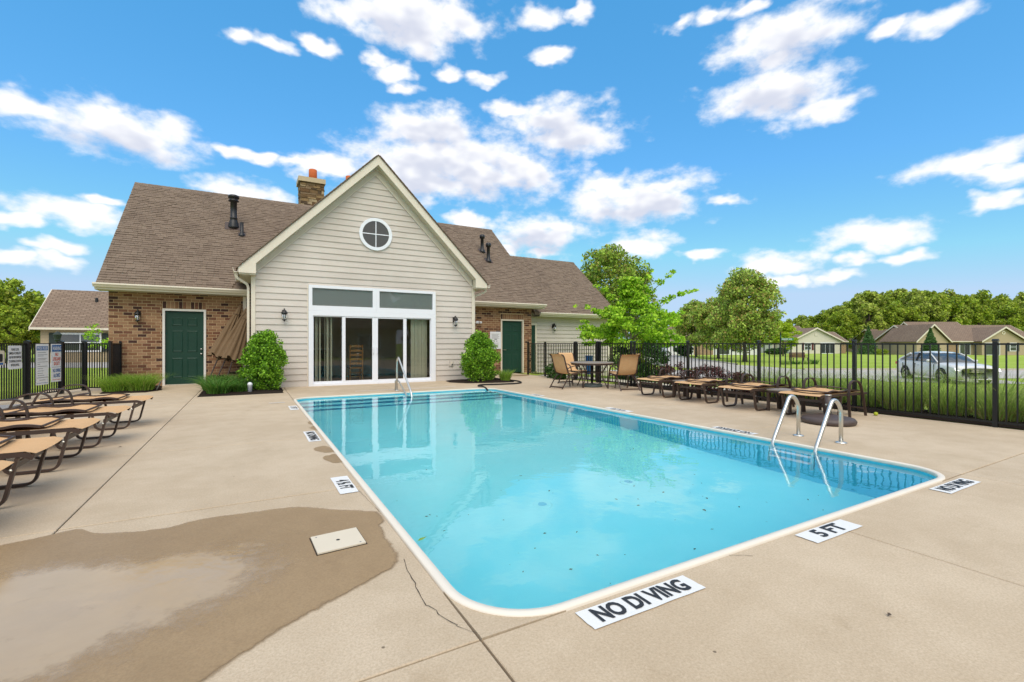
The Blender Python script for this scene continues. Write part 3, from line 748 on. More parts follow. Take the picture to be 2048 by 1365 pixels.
plate(3.09, 3.648, 1.605, 1.748, '5 FT', 'near', 'white 5 FT depth marking in the middle of the near pool edge')
plate(5.07, 5.735, 1.592, 1.735, 'NO DI VING', 'near', 'white NO DIVING marking at the near right pool corner')
plate(0.656, 0.805, 4.058, 4.595, '4 ½ FT', 'left', 'white 4 ½ FT depth marking on the left pool edge')
plate(0.662, 0.811, 6.41, 7.185, 'NO DIVING', 'left', 'white NO DIVING marking on the left pool edge')
plate(0.674, 0.824, 9.625, 10.262, '3 FT', 'left', 'white 3 FT depth marking at the far left pool edge')
plate(5.99, 6.12, 9.25, 9.75, '3 FT', 'right', 'white depth marking at the far end of the right pool edge')
plate(5.98, 6.13, 6.35, 7.0, '4 ½ FT', 'right', 'white depth marking in the middle of the right pool edge')
plate(5.98, 6.13, 3.95, 4.6, 'NO DIVING', 'right', 'white NO DIVING marking beside the ladder')
stp = sheet('painted_stripe', 0.36, 0.66, 10.925, 10.985, 0.005, 'paint', None); tag(stp, 'short white painted stripe on deck near the far left pool corner', 'pool marking')
stp = sheet('painted_stripe', 2.4, 5.2, 12.55, 12.60, 0.004, 'paint', None); tag(stp, 'long faint white stripe on the deck before the glass doors', 'pool marking')

# wet patch and the puddle in it
def blob(name, pts, z, mat, parent, rough=0.03, sub=5):
    P = []
    n_ = len(pts)
    for k in range(n_):
        p0_, p1_, p2_, p3_ = (np.array(pts[(k + q) % n_], float) for q in (-1, 0, 1, 2))
        for j in range(sub):
            t_ = j / sub
            q = 0.5 * ((2 * p1_) + (-p0_ + p2_) * t_ + (2 * p0_ - 5 * p1_ + 4 * p2_ - p3_) * t_ ** 2 + (-p0_ + 3 * p1_ - 3 * p2_ + p3_) * t_ ** 3)
            P.append((q[0] + random.gauss(0, rough), q[1] + random.gauss(0, rough), z))
    return mk(name, P, [tuple(range(len(P)))], mat, parent)
wp = thing('puddle', (-0.4, 3.0, 0), 'wet brown patch and shallow puddle spread over the near left deck', 'puddle')
def soft_blob(name, pts, cc, z, mat, parent, inner, levels=9):
    """a sheet whose 'film' weight rises from its rim (0) inwards (1)"""
    cc = np.array(cc); V, F, Wt, Pd = [], [], [], []
    n_ = len(pts)
    for k in range(n_):
        p0_, p1_, p2_, p3_ = (np.array(pts[(k + q) % n_], float) for q in (-1, 0, 1, 2))
        for j in range(4):
            t_ = j / 4
            Pd.append(0.5 * ((2 * p1_) + (-p0_ + p2_) * t_ + (2 * p0_ - 5 * p1_ + 4 * p2_ - p3_) * t_ ** 2 + (-p0_ + 3 * p1_ - 3 * p2_ + p3_) * t_ ** 3))
    nn = len(Pd)
    for lv in range(levels):
        t_ = (lv / (levels - 1)) ** 1.6
        for q in Pd:
            r_ = q + (cc - q) * t_ * 0.98
            V.append((r_[0], r_[1], z)); Wt.append(min(1.0, float(np.linalg.norm(q - r_)) / inner))
    F = [(lv * nn + k, lv * nn + (k + 1) % nn, (lv + 1) * nn + (k + 1) % nn, (lv + 1) * nn + k) for lv in range(levels - 1) for k in range(nn)] + [tuple(range((levels - 1) * nn, levels * nn))]
    o = mk(name, V, F, mat, parent)
    o.data.attributes.new('film', 'FLOAT', 'POINT').data.foreach_set('value', np.array(Wt, np.float32))
    return o
soft_blob('wet_patch', [(-1.346, 4.085), (-1.22, 4.116), (-1.022, 4.189), (-0.885, 4.036), (-0.662, 3.949), (-0.497, 3.924), (-0.304, 3.992), (0.072, 3.975), (0.341, 3.922), (0.599, 3.714), (0.80, 3.56), (0.852, 3.50), (0.852, 3.30), (0.806, 3.221), (0.789, 2.883), (0.773, 2.655), (0.64, 2.536), (0.412, 2.408), (0.199, 2.291), (0.003, 2.151), (-0.133, 2.053), (-0.5, 1.80), (-1.2, 1.5), (-2.0, 1.8), (-2.3, 2.8), (-2.1, 3.6), (-1.7, 3.95)], (-0.35, 3.05), 0.0035, 'wet_soft', wp, 0.5, 12)
FP = [(-2.2, 3.75), (-1.6, 3.8), (-1.172, 3.72), (-0.95, 3.70), (-0.60, 3.55), (-0.35, 3.50), (-0.1, 3.55), (0.05, 3.52), (0.22, 3.45), (0.33, 3.25), (0.36, 2.90), (0.22, 2.66), (0.0, 2.50), (-0.25, 2.38), (-0.45, 2.25), (-0.75, 2.1), (-1.2, 1.9), (-1.7, 1.9), (-2.2, 2.4)]
cc = np.array([-0.75, 2.95]); V, F, Wt = [], [], []
FPd = []
for k in range(len(FP)):
    a_, b_ = np.array(FP[k]), np.array(FP[(k + 1) % len(FP)])
    FPd += [a_ + (b_ - a_) * j / 4 for j in range(4)]
nn = len(FPd)
for lv in range(9):
    t_ = lv / 8
    for q in FPd:
        r_ = q + (cc - q) * t_ * 0.98
        V.append((r_[0], r_[1], 0.0065)); Wt.append(min(1.0, t_ / 0.5))
F = [(lv * nn + k, lv * nn + (k + 1) % nn, (lv + 1) * nn + (k + 1) % nn, (lv + 1) * nn + k) for lv in range(8) for k in range(nn)] + [tuple(range(8 * nn, 9 * nn))]
pz = mk('water_film', V, F, 'puddle', wp)
pz.data.attributes.new('film', 'FLOAT', 'POINT').data.foreach_set('value', np.array(Wt, np.float32))
for k, pts in enumerate(([(0.66, 5.95), (0.72, 6.05), (0.80, 6.06), (0.86, 5.9), (0.86, 5.7), (0.74, 5.72)], [(0.70, 5.42), (0.74, 5.52), (0.84, 5.56), (0.86, 5.3), (0.86, 5.15), (0.76, 5.2)], [(0.79, 7.4), (0.83, 7.6), (0.86, 7.5), (0.86, 7.2)], [(0.80, 7.9), (0.86, 8.15), (0.86, 7.8)])):
    o = blob('splash_mark', pts, 0.0035, 'wet', None, 0.008)
    tag(o, ['round wet splash mark halfway along the left pool edge', 'second wet splash mark just nearer on the left pool edge', 'small wet splash mark beyond the left NO DIVING marking', 'farthest tiny wet splash mark on the left pool edge'][k], 'puddle', 'splash marks on the left pool edge')
o = blob('damp_spot', [(8.75, 15.6), (9.2, 15.95), (9.6, 15.9), (9.5, 15.5), (9.0, 15.3)], 0.0035, 'wet', None, 0.02); tag(o, 'damp brown spot on the deck before the far green door', 'puddle')

# ------------------------------------------------------------------ clubhouse
WG, WB, WW = 14.70, 17.0, 17.5           # planes of the gable wall, brick wall, wing wall
club = thing('clubhouse', (3.4, 17.0, 0), 'beige clubhouse with siding gable, brick sides, brown shingle roof and glass doors', 'building')
# --- brick walls
def brick_wall(x0, x1, holes, as_parts, ztop=2.80):
    wall = MB()
    xs = sorted(h[0] for h in holes)
    # mortar backing, leaving the door openings
    cur = x0
    for (hx0, hx1, hz) in sorted(holes):
        wall.box(cur, hx0, WB + 0.007, WB + 0.22, -0.05, ztop); wall.box(hx0, hx1, WB + 0.007, WB + 0.22, hz, ztop); cur = hx1
    wall.box(cur, x1, WB + 0.007, WB + 0.22, -0.05, ztop)
    w_ = wall.mk('brick_wall', 'mortar', club)
    bw, bh, g = 0.214, 0.0885, 0.0145
    pieces = []
    row = 0; z = 0.02
    while z + bh < ztop + 0.05:
        off = (row % 2) * (bw / 2)
        x = x0 - off
        while x < x1:
            a, b = max(x, x0), min(x + bw, x1)
            segs = [(a, b)]
            for (hx0, hx1, hz) in holes:
                lint = hz + 0.225
                if z + bh / 2 < lint:
                    ns = []
                    for (p, q) in segs:
                        e0, e1 = (hx0, hx1)
                        if q <= e0 or p >= e1:
                            ns.append((p, q)); continue
                        if p < e0:
                            ns.append((p, e0))
                        if q > e1:
                            ns.append((e1, q))
                    segs = ns
            for (p, q) in segs:
                if q - p > 0.03:
                    pieces.append((p + g / 2, q - g / 2, z, z + bh - g, random.gauss(0, 0.0018)))
            x += bw
        z += bh; row += 1
    for (hx0, hx1, hz) in holes:                     # soldier course over the door
        nn = int((hx1 - hx0) / 0.09); st = (hx1 - hx0) / nn
        for k in range(nn):
            pieces.append((hx0 + k * st + g / 2, hx0 + (k + 1) * st - g / 2, hz + 0.012, hz + 0.215, random.gauss(0, 0.0018)))
    return w_, pieces
ub = MB().box(0, 1, 0, 1, 0, 1)
unit_brick = bpy.data.meshes.new('brick'); unit_brick.from_pydata(ub.v, [], ub.f); unit_brick.materials.append(MAT['brick'])
wl, pl = brick_wall(-3.44, 0.06, [(-2.215, -1.14, 2.27)], True)
pl.sort(key=lambda q: q[0])
for (a, b, z0, z1, dy) in pl[:300]:
    inst('brick', unit_brick, wl, (a, WB + dy, z0), (b - a, 0.06, z1 - z0))
rest = MB()
for (a, b, z0, z1, dy) in pl[300:]:
    rest.box(a, b, WB + dy, WB + 0.06, z0, z1)
o = rest.mk('brickwork', 'brick', wl); o['kind'] = 'stuff'
wr, pr = brick_wall(6.77, 10.52, [(9.03, 10.12, 2.24)], False)
rest = MB()
for (a, b, z0, z1, dy) in pr:
    rest.box(a, b, WB + dy, WB + 0.06, z0, z1)
o = rest.mk('brickwork', 'brick', wr); o['kind'] = 'stuff'
# returns of the brick at the building's ends
for xx, sgn in ((-3.44, 1), (10.52, -1)):
    b = MB()
    b.box(min(xx + sgn * 0.004, xx + sgn * 0.2), max(xx + sgn * 0.004, xx + sgn * 0.2), WB + 0.22, 25.8, -0.05, 2.8)
    b.mk('end_wall', 'mortar', club)
    b = MB(); row = 0; z = 0.02
    while z < 2.8:
        y = WB + (row % 2) * 0.107
        while y < (25.8 if sgn > 0 else 17.45):
            b.box(min(xx, xx + sgn * 0.03), max(xx, xx + sgn * 0.03), y + 0.006, y + 0.203, z, z + 0.0775); y += 0.214
        z += 0.0885; row += 1
    o = b.mk('brickwork', 'brick', club); o['kind'] = 'stuff'
MB().box(-3.3, 10.4, 25.8, 26.0, 0, 2.8).mk('back_wall', 'siding', club)
# gable ends of the main roof
for xx in (-3.40, 10.36):
    MB().prism([(17.0, 2.8), (25.95, 2.8), (21.5, 6.85)], 'x', xx, xx + 0.12).mk('gable_end', 'siding', club)

# --- doors
def six_panel(x0, x1, z0, z1, y, handle, hz, label=None):
    d = MB().box(x0, x1, y, y + 0.045, z0, z1).mk('door', 'green_door', club)
    if label:
        d['label'] = label
    wdt, hgt = x1 - x0, z1 - z0
    for (u0, u1) in ((0.17, 0.45), (0.55, 0.83)):
        for (v0, v1) in ((0.085, 0.36), (0.44, 0.735), (0.80, 0.915)):
            a, b_, c_, e = x0 + u0 * wdt, x0 + u1 * wdt, z0 + v0 * hgt, z0 + v1 * hgt
            m = 0.022
            v = [(a, y - 0.001, c_), (b_, y - 0.001, c_), (b_, y - 0.001, e), (a, y - 0.001, e), (a + m, y - 0.012, c_ + m), (b_ - m, y - 0.012, c_ + m), (b_ - m, y - 0.012, e - m), (a + m, y - 0.012, e - m),
                 (a + 2 * m, y - 0.005, c_ + 2 * m), (b_ - 2 * m, y - 0.005, c_ + 2 * m), (b_ - 2 * m, y - 0.005, e - 2 * m), (a + 2 * m, y - 0.005, e - 2 * m)]
            f = [(k, (k + 1) % 4, 4 + (k + 1) % 4, 4 + k) for k in range(4)] + [(4 + k, 4 + (k + 1) % 4, 8 + (k + 1) % 4, 8 + k) for k in range(4)] + [(8, 9, 10, 11)]
            MB().add(v, f).mk('panel', 'green_door', d)
    if handle:
        for zz in hz:
            MB().lathe([(0.006, 0), (0.03, 0.004), (0.03, 0.012), (0.012, 0.02), (0.012, 0.04), (0.028, 0.05), (0.028, 0.07), (0.01, 0.08)], n=14).xf(Matrix.Translation((handle, y - 0.002, zz)) @ Matrix.Rotation(R(90), 4, 'X')).mk('knob', 'chrome', d, True)
    return d
def door_frame(x0, x1, z1, y, wdt, mat='door_frame'):
    b = MB(); b.box(x0, x0 + wdt, y - 0.03, y + 0.12, 0, z1); b.box(x1 - wdt, x1, y - 0.03, y + 0.12, 0, z1); b.box(x0 + wdt, x1 - wdt, y - 0.03, y + 0.12, z1 - wdt, z1)
    return b.mk('door_frame', mat, club)
door_frame(-2.213, -1.142, 2.268, WB, 0.058)
six_panel(-2.153, -1.202, 0.03, 2.20, WB + 0.055, -1.262, (0.93, 1.07))
MB().box(-2.153, -1.202, WB - 0.04, WB + 0.12, -0.01, 0.028).mk('threshold', 'kerb', club)
MB().box(-2.213, -1.142, WB + 0.11, WB + 0.2, 0, 2.268).mk('door_back', 'dark', club)
door_frame(9.032, 10.118, 2.238, WB, 0.055, 'trim')
six_panel(9.09, 10.06, 0.03, 2.18, WB + 0.06, None, ())
MB().tube([(9.16, WB + 0.05, 0.98), (9.16, WB - 0.01, 0.98), (9.28, WB - 0.015, 0.975)], 0.011).mk('lever', 'chrome', club)
MB().box(9.032, 10.118, WB + 0.12, WB + 0.2, 0, 2.238).mk('door_back', 'dark', club)

# --- gable wall with its siding boards
gb = MB()
gb.box(0.062, 1.53, WG + 0.014, WG + 0.16, -0.02, 2.94); gb.box(5.325, 6.768, WG + 0.014, WG + 0.16, -0.02, 2.94)
gb.prism([(0.062, 2.94), (6.768, 2.94), (6.768, 3.20), (3.415, 6.55), (0.062, 3.20)], 'y', WG + 0.014, WG + 0.16)
gw = gb.mk('gable_wall', 'frieze', club)
CX, EX = 0.1775, 0.17
ex = 0.1775
def board(xa0, xb0, xa1, xb1, z0, z1, y, parent, pr=0.014):
    yb = y + 0.015
    v = [(xa0, y - pr + 0.001, z0), (xb0, y - pr + 0.001, z0), (xb0, yb, z0), (xa0, yb, z0), (xa0, y - pr, z0 + 0.012), (xb0, y - pr, z0 + 0.012), (xa1, y + 0.008, z1 + 0.002), (xb1, y + 0.008, z1 + 0.002), (xb1, yb, z1 + 0.002), (xa1, yb, z1 + 0.002)]
    f = [(0, 1, 5, 4), (4, 5, 7, 6), (0, 3, 2, 1), (6, 7, 8, 9), (0, 4, 6, 9, 3), (1, 2, 8, 7, 5), (3, 9, 8, 2)]
    return mk('siding_board', v, f, 'siding', parent)
z = 0.0; k = 0
XL, XR = 0.155, 6.675
def gx_at(zz):
    """siding edges under the rake"""
    hw = 3.26 if zz < 3.26 else 6.52 - zz
    return 3.415 - hw, 3.415 + hw
while z < 6.40:
    z1 = z + ex
    jj_ = random.uniform(-0.001, 0.001)
    if z1 <= 2.945:
        board(XL, 1.495, XL, 1.495, z, z1, WG + jj_, gw); board(5.36, XR, 5.36, XR, z, z1, WG + jj_, gw)
    elif z < 2.945:
        board(XL, 1.495, XL, 1.495, z, z1, WG + jj_, gw); board(5.36, XR, 5.36, XR, z, z1, WG + jj_, gw)
        board(1.497, 5.358, 1.497, 5.358, 2.947, z1, WG + jj_, gw)
    else:
        a0, b0 = gx_at(z); a1, b1 = gx_at(min(z1, 6.50))
        board(max(a0, XL), min(b0, XR), max(a1, XL), min(b1, XR), z, min(z1, 6.50), WG + jj_, gw)
    z = z1; k += 1
for (a, b) in ((0.05, 0.153), (6.677, 6.78)):
    MB().box(a, b, WG - 0.022, WG + 0.10, -0.01, 3.25).mk('corner_trim', 'trim', club)
for (a, b) in ((1.47, 1.497), (5.358, 5.385)):
    MB().box(a, b, WG - 0.02, WG + 0.02, 0.0, 2.945).mk('casing', 'trim', club)
MB().box(0.05, 0.2, WG + 0.16, WB, -0.05, 3.2).mk('side_wall', 'siding', club)
MB().box(6.63, 6.78, WG + 0.16, WB, -0.05, 3.2).mk('side_wall', 'siding', club)
# frieze boards under the rake
for s_ in (-1, 1):
    p = [(3.415, 6.70), (3.415, 6.46), (3.415 + s_ * 3.262, 3.20), (3.415 + s_ * 3.262, 3.44)]
    MB().prism(p, 'y', WG - 0.030 - 0.001 * s_, WG + 0.012).mk('frieze_board', 'frieze', club)
    MB().prism([(3.415 + s_ * 0.0, 6.475), (3.415, 6.445), (3.415 + s_ * 3.262, 3.185), (3.415 + s_ * 3.262, 3.215)], 'y', WG - 0.042 - 0.001 * s_, WG - 0.031).mk('moulding', 'trim', club)
# rake fascia with boxed returns
YF = 14.38
for s_ in (-1, 1):
    q = lambda X, Z: (3.43 + s_ * X, Z)
    MB().prism([q(0, 6.955), q(0, 6.68), q(3.265, 3.415), q(3.265, 3.135), q(3.68, 3.135), q(3.68, 3.275)], 'y', YF, YF + 0.03).mk('rake_fascia', 'trim', club)
    # return box underside and inner side
    MB().box(*sorted((3.43 + s_ * 3.27, 3.43 + s_ * 3.67)), YF + 0.031, 16.7, 3.10, 3.132).mk('eave_soffit', 'soffit', club)
    MB().box(*sorted((3.43 + s_ * 3.262, 3.43 + s_ * 3.30)), YF + 0.031, WG - 0.03, 3.133, 3.43).mk('return_side', 'soffit', club)
    # vented rake soffit, one panel per strip
    sof = MB().prism([q(0, 6.69), q(0, 6.67), q(3.27, 3.40), q(3.27, 3.42)], 'y', YF + 0.031, WG - 0.032).mk('rake_soffit', 'soffit', club)
    for k in range(24):
        X = 0.12 + k * 0.128
        MB().prism([q(X, 6.668 - X), q(X + 0.012, 6.656 - X), q(X + 0.012, 6.648 - X), q(X, 6.660 - X)], 'y', YF + 0.035, WG - 0.036).mk('soffit_rib', 'frieze', sof)
    # gutter running back along the gable eave
    gxx = 3.43 + s_ * 3.74
    gpoly = [(gxx - 0.055 * s_, 3.26), (gxx - 0.05 * s_, 3.15), (gxx + 0.03 * s_, 3.14), (gxx + 0.06 * s_, 3.20), (gxx + 0.068 * s_, 3.265), (gxx + 0.058 * s_, 3.265), (gxx + 0.05 * s_, 3.20), (gxx + 0.02 * s_, 3.155), (gxx - 0.04 * s_, 3.16)]
    MB().prism(gpoly, 'y', YF + 0.01, 16.75).mk('gutter', 'trim', club)
dp = fillet([(-0.30, 14.55, 3.16), (-0.30, 14.55, 3.02), (-0.02, 14.80, 2.86), (-0.02, 14.80, 0.12), (-0.02, 14.60, 0.06)], 0.10)
MB().tube(dp, 0.04, side=(0, 1, 0), hw=0.04, hh=0.03).mk('downspout', 'trim', club)
dp = fillet([(7.15, 14.6, 3.15), (7.15, 14.6, 3.03), (6.83, 14.85, 2.88), (6.83, 14.85, 0.1)], 0.10)
MB().tube(dp, 0.04, side=(0, 1, 0), hw=0.04, hh=0.03).mk('downspout', 'trim', club)
MB().tube([(-0.12, 16.86, 2.75), (-0.12, 16.86, 0.1)], 0.04, side=(0, 1, 0), hw=0.035, hh=0.045).mk('downspout', 'trim', club)

# --- shingled roofs
def unit_shingle(th):
    # x 0..1, y 0 (butt) .. 1 (head), z = thickness
    v = [(0, 0, -0.004), (1, 0, -0.004), (1, 1, -0.004), (0, 1, -0.004), (0, 0, th), (1, 0, th), (1, 1, 0.002), (0, 1, 0.002)]
    f = [(4, 5, 6, 7), (0, 1, 5, 4), (0, 4, 7, 3), (1, 2, 6, 5), (2, 3, 7, 6)]
    return v, f
def set_uv(me, vs_):
    uv = me.uv_layers.new(name='UVMap')
    d = np.zeros((len(me.loops), 2), np.float32); vi = np.zeros(len(me.loops), np.int32)
    me.loops.foreach_get('vertex_index', vi); d[:, 1] = vs_[vi]; uv.data.foreach_set('uv', d.ravel())
UM = []
for th in (0.011, 0.016, 0.022):
    v, f = unit_shingle(th); me = bpy.data.meshes.new('shingle'); me.from_pydata(v, [], f); me.materials.append(MAT['shingle']); set_uv(me, np.array([q[1] for q in v], np.float32)); UM.append(me)
def shingle_roof(parent, x0, x1, ye, ze, slope, yr, nparts, skip=None, name='roof', exp_=0.128):
    th = math.atan(slope); ln = (yr - ye) / math.cos(th)
    s_ = np.array([0, math.cos(th), math.sin(th)]); n_ = np.array([0, -math.sin(th), math.cos(th)])
    pcs = []
    nrow = int(math.ceil(ln / exp_))
    for i in range(nrow):
        x = x0 - random.uniform(0, 0.2)
        while x < x1:
            wd = random.choice((0.10, 0.13, 0.16, 0.19, 0.23))
            a, b = max(x, x0), min(x + wd, x1); x += wd
            if b - a < 0.02:
                continue
            hd = min(exp_ * 1.35, ln - i * exp_)
            if skip and skip((a + b) / 2, ye + i * exp_ * math.cos(th), ze + i * exp_ * math.sin(th)):
                continue
            pcs.append((a, b, i * exp_ + random.gauss(0, 0.002), hd, random.choices((0, 1, 2), (5, 4, 3))[0]))
    base = np.array([0, ye, ze])
    e = Euler((th, 0, 0))
    pcs.sort(key=lambda q: (q[2] // (exp_ * 4), q[0]))
    for (a, b, s0, hd, u_) in pcs[:nparts]:
        P = base + s_ * s0 + n_ * 0.004
        inst('shingle', UM[u_], parent, (a + 0.002, P[1], P[2]), (b - a - 0.004, hd, 1), e)
    V, F, U = [], [], []
    for (a, b, s0, hd, u_) in pcs[nparts:]:
        vv, ff = unit_shingle((0.011, 0.016, 0.022)[u_]); k0 = len(V)
        for q in vv:
            P = base + s_ * (s0 + q[1] * hd) + n_ * (q[2] + 0.004)
            V.append((a + 0.002 + q[0] * (b - a - 0.004), P[1], P[2])); U.append(q[1])
        F += [tuple(k0 + t_ for t_ in q) for q in ff]
    if V:
        o = mk('shingle_courses', V, F, 'shingle', parent); set_uv(o.data, np.array(U, np.float32)); o['kind'] = 'stuff'
SL = 0.84
YE, ZE, YR = 16.52, 2.90, 21.5
ZR = ZE + SL * (YR - YE)
def roof_deck(x0, x1, ye, ze, yr, zr, name='roof'):
    b = MB().prism([(ye + 0.02, ze), (yr, zr), (2 * yr - ye, ze), (2 * yr - ye, ze - 0.14), (yr, zr - 0.14), (ye + 0.02, ze - 0.14)], 'x', x0 + 0.01, x1 - 0.01)
    return b.mk(name, 'shingle', club)
mr = roof_deck(-3.61, 10.88, YE, ZE, YR, ZR)
def under_gable(x, y, z):
    return z < 6.955 - abs(x - 3.43) - 0.12
shingle_roof(mr, -3.61, 10.88, YE, ZE, SL, YR, 300, under_gable)
wrf = roof_deck(10.7, 15.5, 17.02, 2.60, 20.7, 2.60 + 0.835 * 3.68)
shingle_roof(wrf, 10.7, 15.5, 17.02, 2.60, 0.835, 20.7, 0, lambda x, y, z: x < 10.86 and z < ZE + SL * (y - YE) - 0.1)
# ridge caps
for (xa, xb, yy, zz, par) in ((-3.61, 10.88, YR, ZR + 0.012, mr), (10.9, 15.5, 20.7, 2.60 + 0.835 * 3.68 + 0.012, wrf)):
    x = xa
    while x < xb:
        w2 = min(0.21, xb - x)
        v = [(x, yy - 0.12, zz - 0.093), (x, yy, zz + 0.012), (x, yy + 0.12, zz - 0.093), (x + w2 + 0.02, yy - 0.12, zz - 0.099), (x + w2 + 0.02, yy, zz + 0.004), (x + w2 + 0.02, yy + 0.12, zz - 0.099)]
        mk('ridge_cap', v, [(0, 3, 4, 1), (1, 4, 5, 2), (0, 1, 2), (3, 5, 4)], 'shingle', par); x += 0.2
# gable roof: two slopes, dark drip edge
for s_ in (-1, 1):
    q = lambda X, Z: (3.43 + s_ * X, Z)
    g_ = MB().prism([q(0, 6.985), q(0, 6.955), q(3.70, 3.255), q(3.74, 3.245)], 'y', YF - 0.03, 21.45).mk('gable_roof', 'shingle', club)
    # shingle courses seen at the rake edge
    for k in range(36):
        X = 0.04 + k * 0.102
        if X + 0.15 > 3.74:
            break
        MB().prism([q(X, 7.0 - X), q(X, 6.982 - X), q(X + 0.15, 6.832 - X), q(X + 0.15, 6.862 - X)], 'y', YF - 0.045 - random.uniform(0, 0.006), YF + 0.4).mk('rake_shingle', 'shingle', g_)
# eave gutters, fascia and soffits of the brick sides and the wing
def eave(x0, x1, y, z, wally, nm='gutter'):
    gp = [(y + 0.02, z + 0.02), (y - 0.10, z + 0.02), (y - 0.105, z - 0.02), (y - 0.07, z - 0.06), (y - 0.055, z - 0.09), (y + 0.02, z - 0.09)]
    MB().prism(gp, 'x', x0, x1).mk(nm, 'trim', club)
    MB().box(x0 + 0.02, x1 - 0.02, y + 0.021, y + 0.05, z - 0.15, z + 0.0).mk('fascia', 'trim', club)
    MB().box(x0 + 0.02, x1 - 0.02, y + 0.051, wally + 0.03, z - 0.16, z - 0.145).mk('eave_soffit', 'soffit', club)
eave(-3.66, -0.02, YE - 0.02, ZE - 0.03, WB)
eave(6.85, 10.92, YE - 0.02, ZE - 0.03, WB)
eave(10.94, 15.52, 17.0, 2.57, WW)
# eave end boxes
MB().prism([(YE, 2.74), (17.05, 2.74), (17.05, 3.22), (YE, 2.86)], 'x', -3.60, -3.43).mk('eave_return', 'trim', club)

# --- wing wall in siding
wgw = MB().box(10.53, 15.25, WW + 0.014, WW + 0.2, -0.4, 2.6).mk('wing_wall', 'frieze', club)
MB().box(15.10, 15.25, WW + 0.2, 24, -0.4, 2.6).mk('wing_end_wall', 'siding', club)
MB().prism([(17.3, 2.6), (24.1, 2.6), (20.7, 5.5)], 'x', 15.1, 15.22).mk('gable_end', 'siding', club)
z = -0.1
while z < 2.45:
    z1 = min(z + ex, 2.45)
    board(11.10 if z < 2.1 else 10.55, 15.15, 11.10 if z < 2.1 else 10.55, 15.15, z, z1, WW, wgw, 0.026); z = z1
MB().box(15.152, 15.27, WW - 0.022, WW + 0.1, -0.3, 2.5).mk('corner_trim', 'trim', club)
door_frame(10.54, 11.09, 2.13, WW, 0.085, 'trim')
MB().box(10.626, 11.004, WW - 0.012, WW + 0.01, 0.0, 2.04).mk('door', 'green_door', club)

# --- round window
rw = MB().ring((3.42, 4.62), 0.405, 0.50, WG - 0.055, WG + 0.0, 48).mk('round_window', 'white', club)
mk('pane', [(3.42 + 0.407 * math.cos(2 * math.pi * k / 40), WG - 0.030, 4.62 + 0.407 * math.sin(2 * math.pi * k / 40)) for k in range(40)], [tuple(range(40))], 'glass', rw)
mk('screen', [(3.42 + 0.407 * math.cos(2 * math.pi * k / 40), WG - 0.016, 4.62 + 0.407 * math.sin(2 * math.pi * k / 40)) for k in range(40)], [tuple(range(40))], 'screen2', rw)
MB().box(3.407, 3.433, WG - 0.045, WG - 0.032, 4.22, 5.02).mk('muntin', 'white', rw); MB().box(3.02, 3.82, WG - 0.046, WG - 0.033, 4.607, 4.633).mk('muntin', 'white', rw)

# --- glass door unit
yd0, yd1 = WG - 0.06, WG + 0.06
du = MB().box(1.50, 5.355, yd0, yd1, 2.06, 2.20)
du.box(1.50, 1.62, yd0, yd1, 0.0, 2.06); du.box(5.20, 5.355, yd0, yd1, 0.0, 2.06); du.box(1.62, 5.20, yd0, yd1, 0.0, 0.055)
du = du.mk('glass_door_unit', 'white', club)
def pane_frame(x0, x1, z0, z1, y, sl, sr, st, sb, nm):
    b = MB(); b.box(x0, x0 + sl, y - 0.02, y + 0.02, z0, z1); b.box(x1 - sr, x1, y - 0.02, y + 0.02, z0, z1); b.box(x0 + sl, x1 - sr, y - 0.019, y + 0.019, z0, z0 + sb); b.box(x0 + sl, x1 - sr, y - 0.019, y + 0.019, z1 - st, z1)
    o = b.mk(nm, 'white', du)
    return o
def pane(x0, x1, z0, z1, y, mat='glass', par=None):
    return mk('pane', [(x0, y, z0), (x1, y, z0), (x1, y, z1), (x0, y, z1)], [(0, 1, 2, 3)], mat, par or du)
pane_frame(1.621, 2.47, 0.056, 2.059, WG + 0.02, 0.02, 0.045, 0.03, 0.075, 'fixed_panel'); pane(1.635, 2.43, 0.12, 2.035, WG + 0.02)
pane_frame(2.425, 3.395, 0.056, 2.058, WG - 0.022, 0.095, 0.085, 0.04, 0.075, 'sliding_panel'); pane(2.515, 3.315, 0.12, 2.02, WG - 0.022)
pane_frame(3.396, 4.375, 0.056, 2.058, WG - 0.021, 0.085, 0.095, 0.04, 0.075, 'sliding_panel'); pane(3.478, 4.285, 0.12, 2.02, WG - 0.021)
pane_frame(4.35, 5.199, 0.056, 2.059, WG + 0.02, 0.045, 0.02, 0.03, 0.075, 'fixed_panel'); pane(4.39, 5.185, 0.12, 2.035, WG + 0.02)
for hx, s_ in ((3.335, -1), (3.455, 1)):
    MB().tube(fillet([(hx, WG - 0.045, 0.93), (hx, WG - 0.09, 0.93), (hx, WG - 0.09, 1.13), (hx, WG - 0.045, 1.13)], 0.04), 0.012).mk('handle', 'white', du)
for (a, b) in ((1.50, 3.424), (3.426, 5.355)):
    fr = MB(); fr.box(a, b, yd0 + 0.005, yd1, 2.202, 2.35); fr.box(a, b, yd0 + 0.005, yd1, 2.865, 2.945); fr.box(a, a + 0.10, yd0 + 0.005, yd1, 2.35, 2.865); fr.box(b - 0.10, b, yd0 + 0.005, yd1, 2.35, 2.865)
    tw = fr.mk('transom_window', 'white', du)
    pane(a + 0.09, b - 0.09, 2.345, 2.87, WG + 0.0, 'glass')
    MB().box(a + 0.09, b - 0.09, WG + 0.03, WG + 0.04, 2.34, 2.88).mk('shade', 'screen', du)
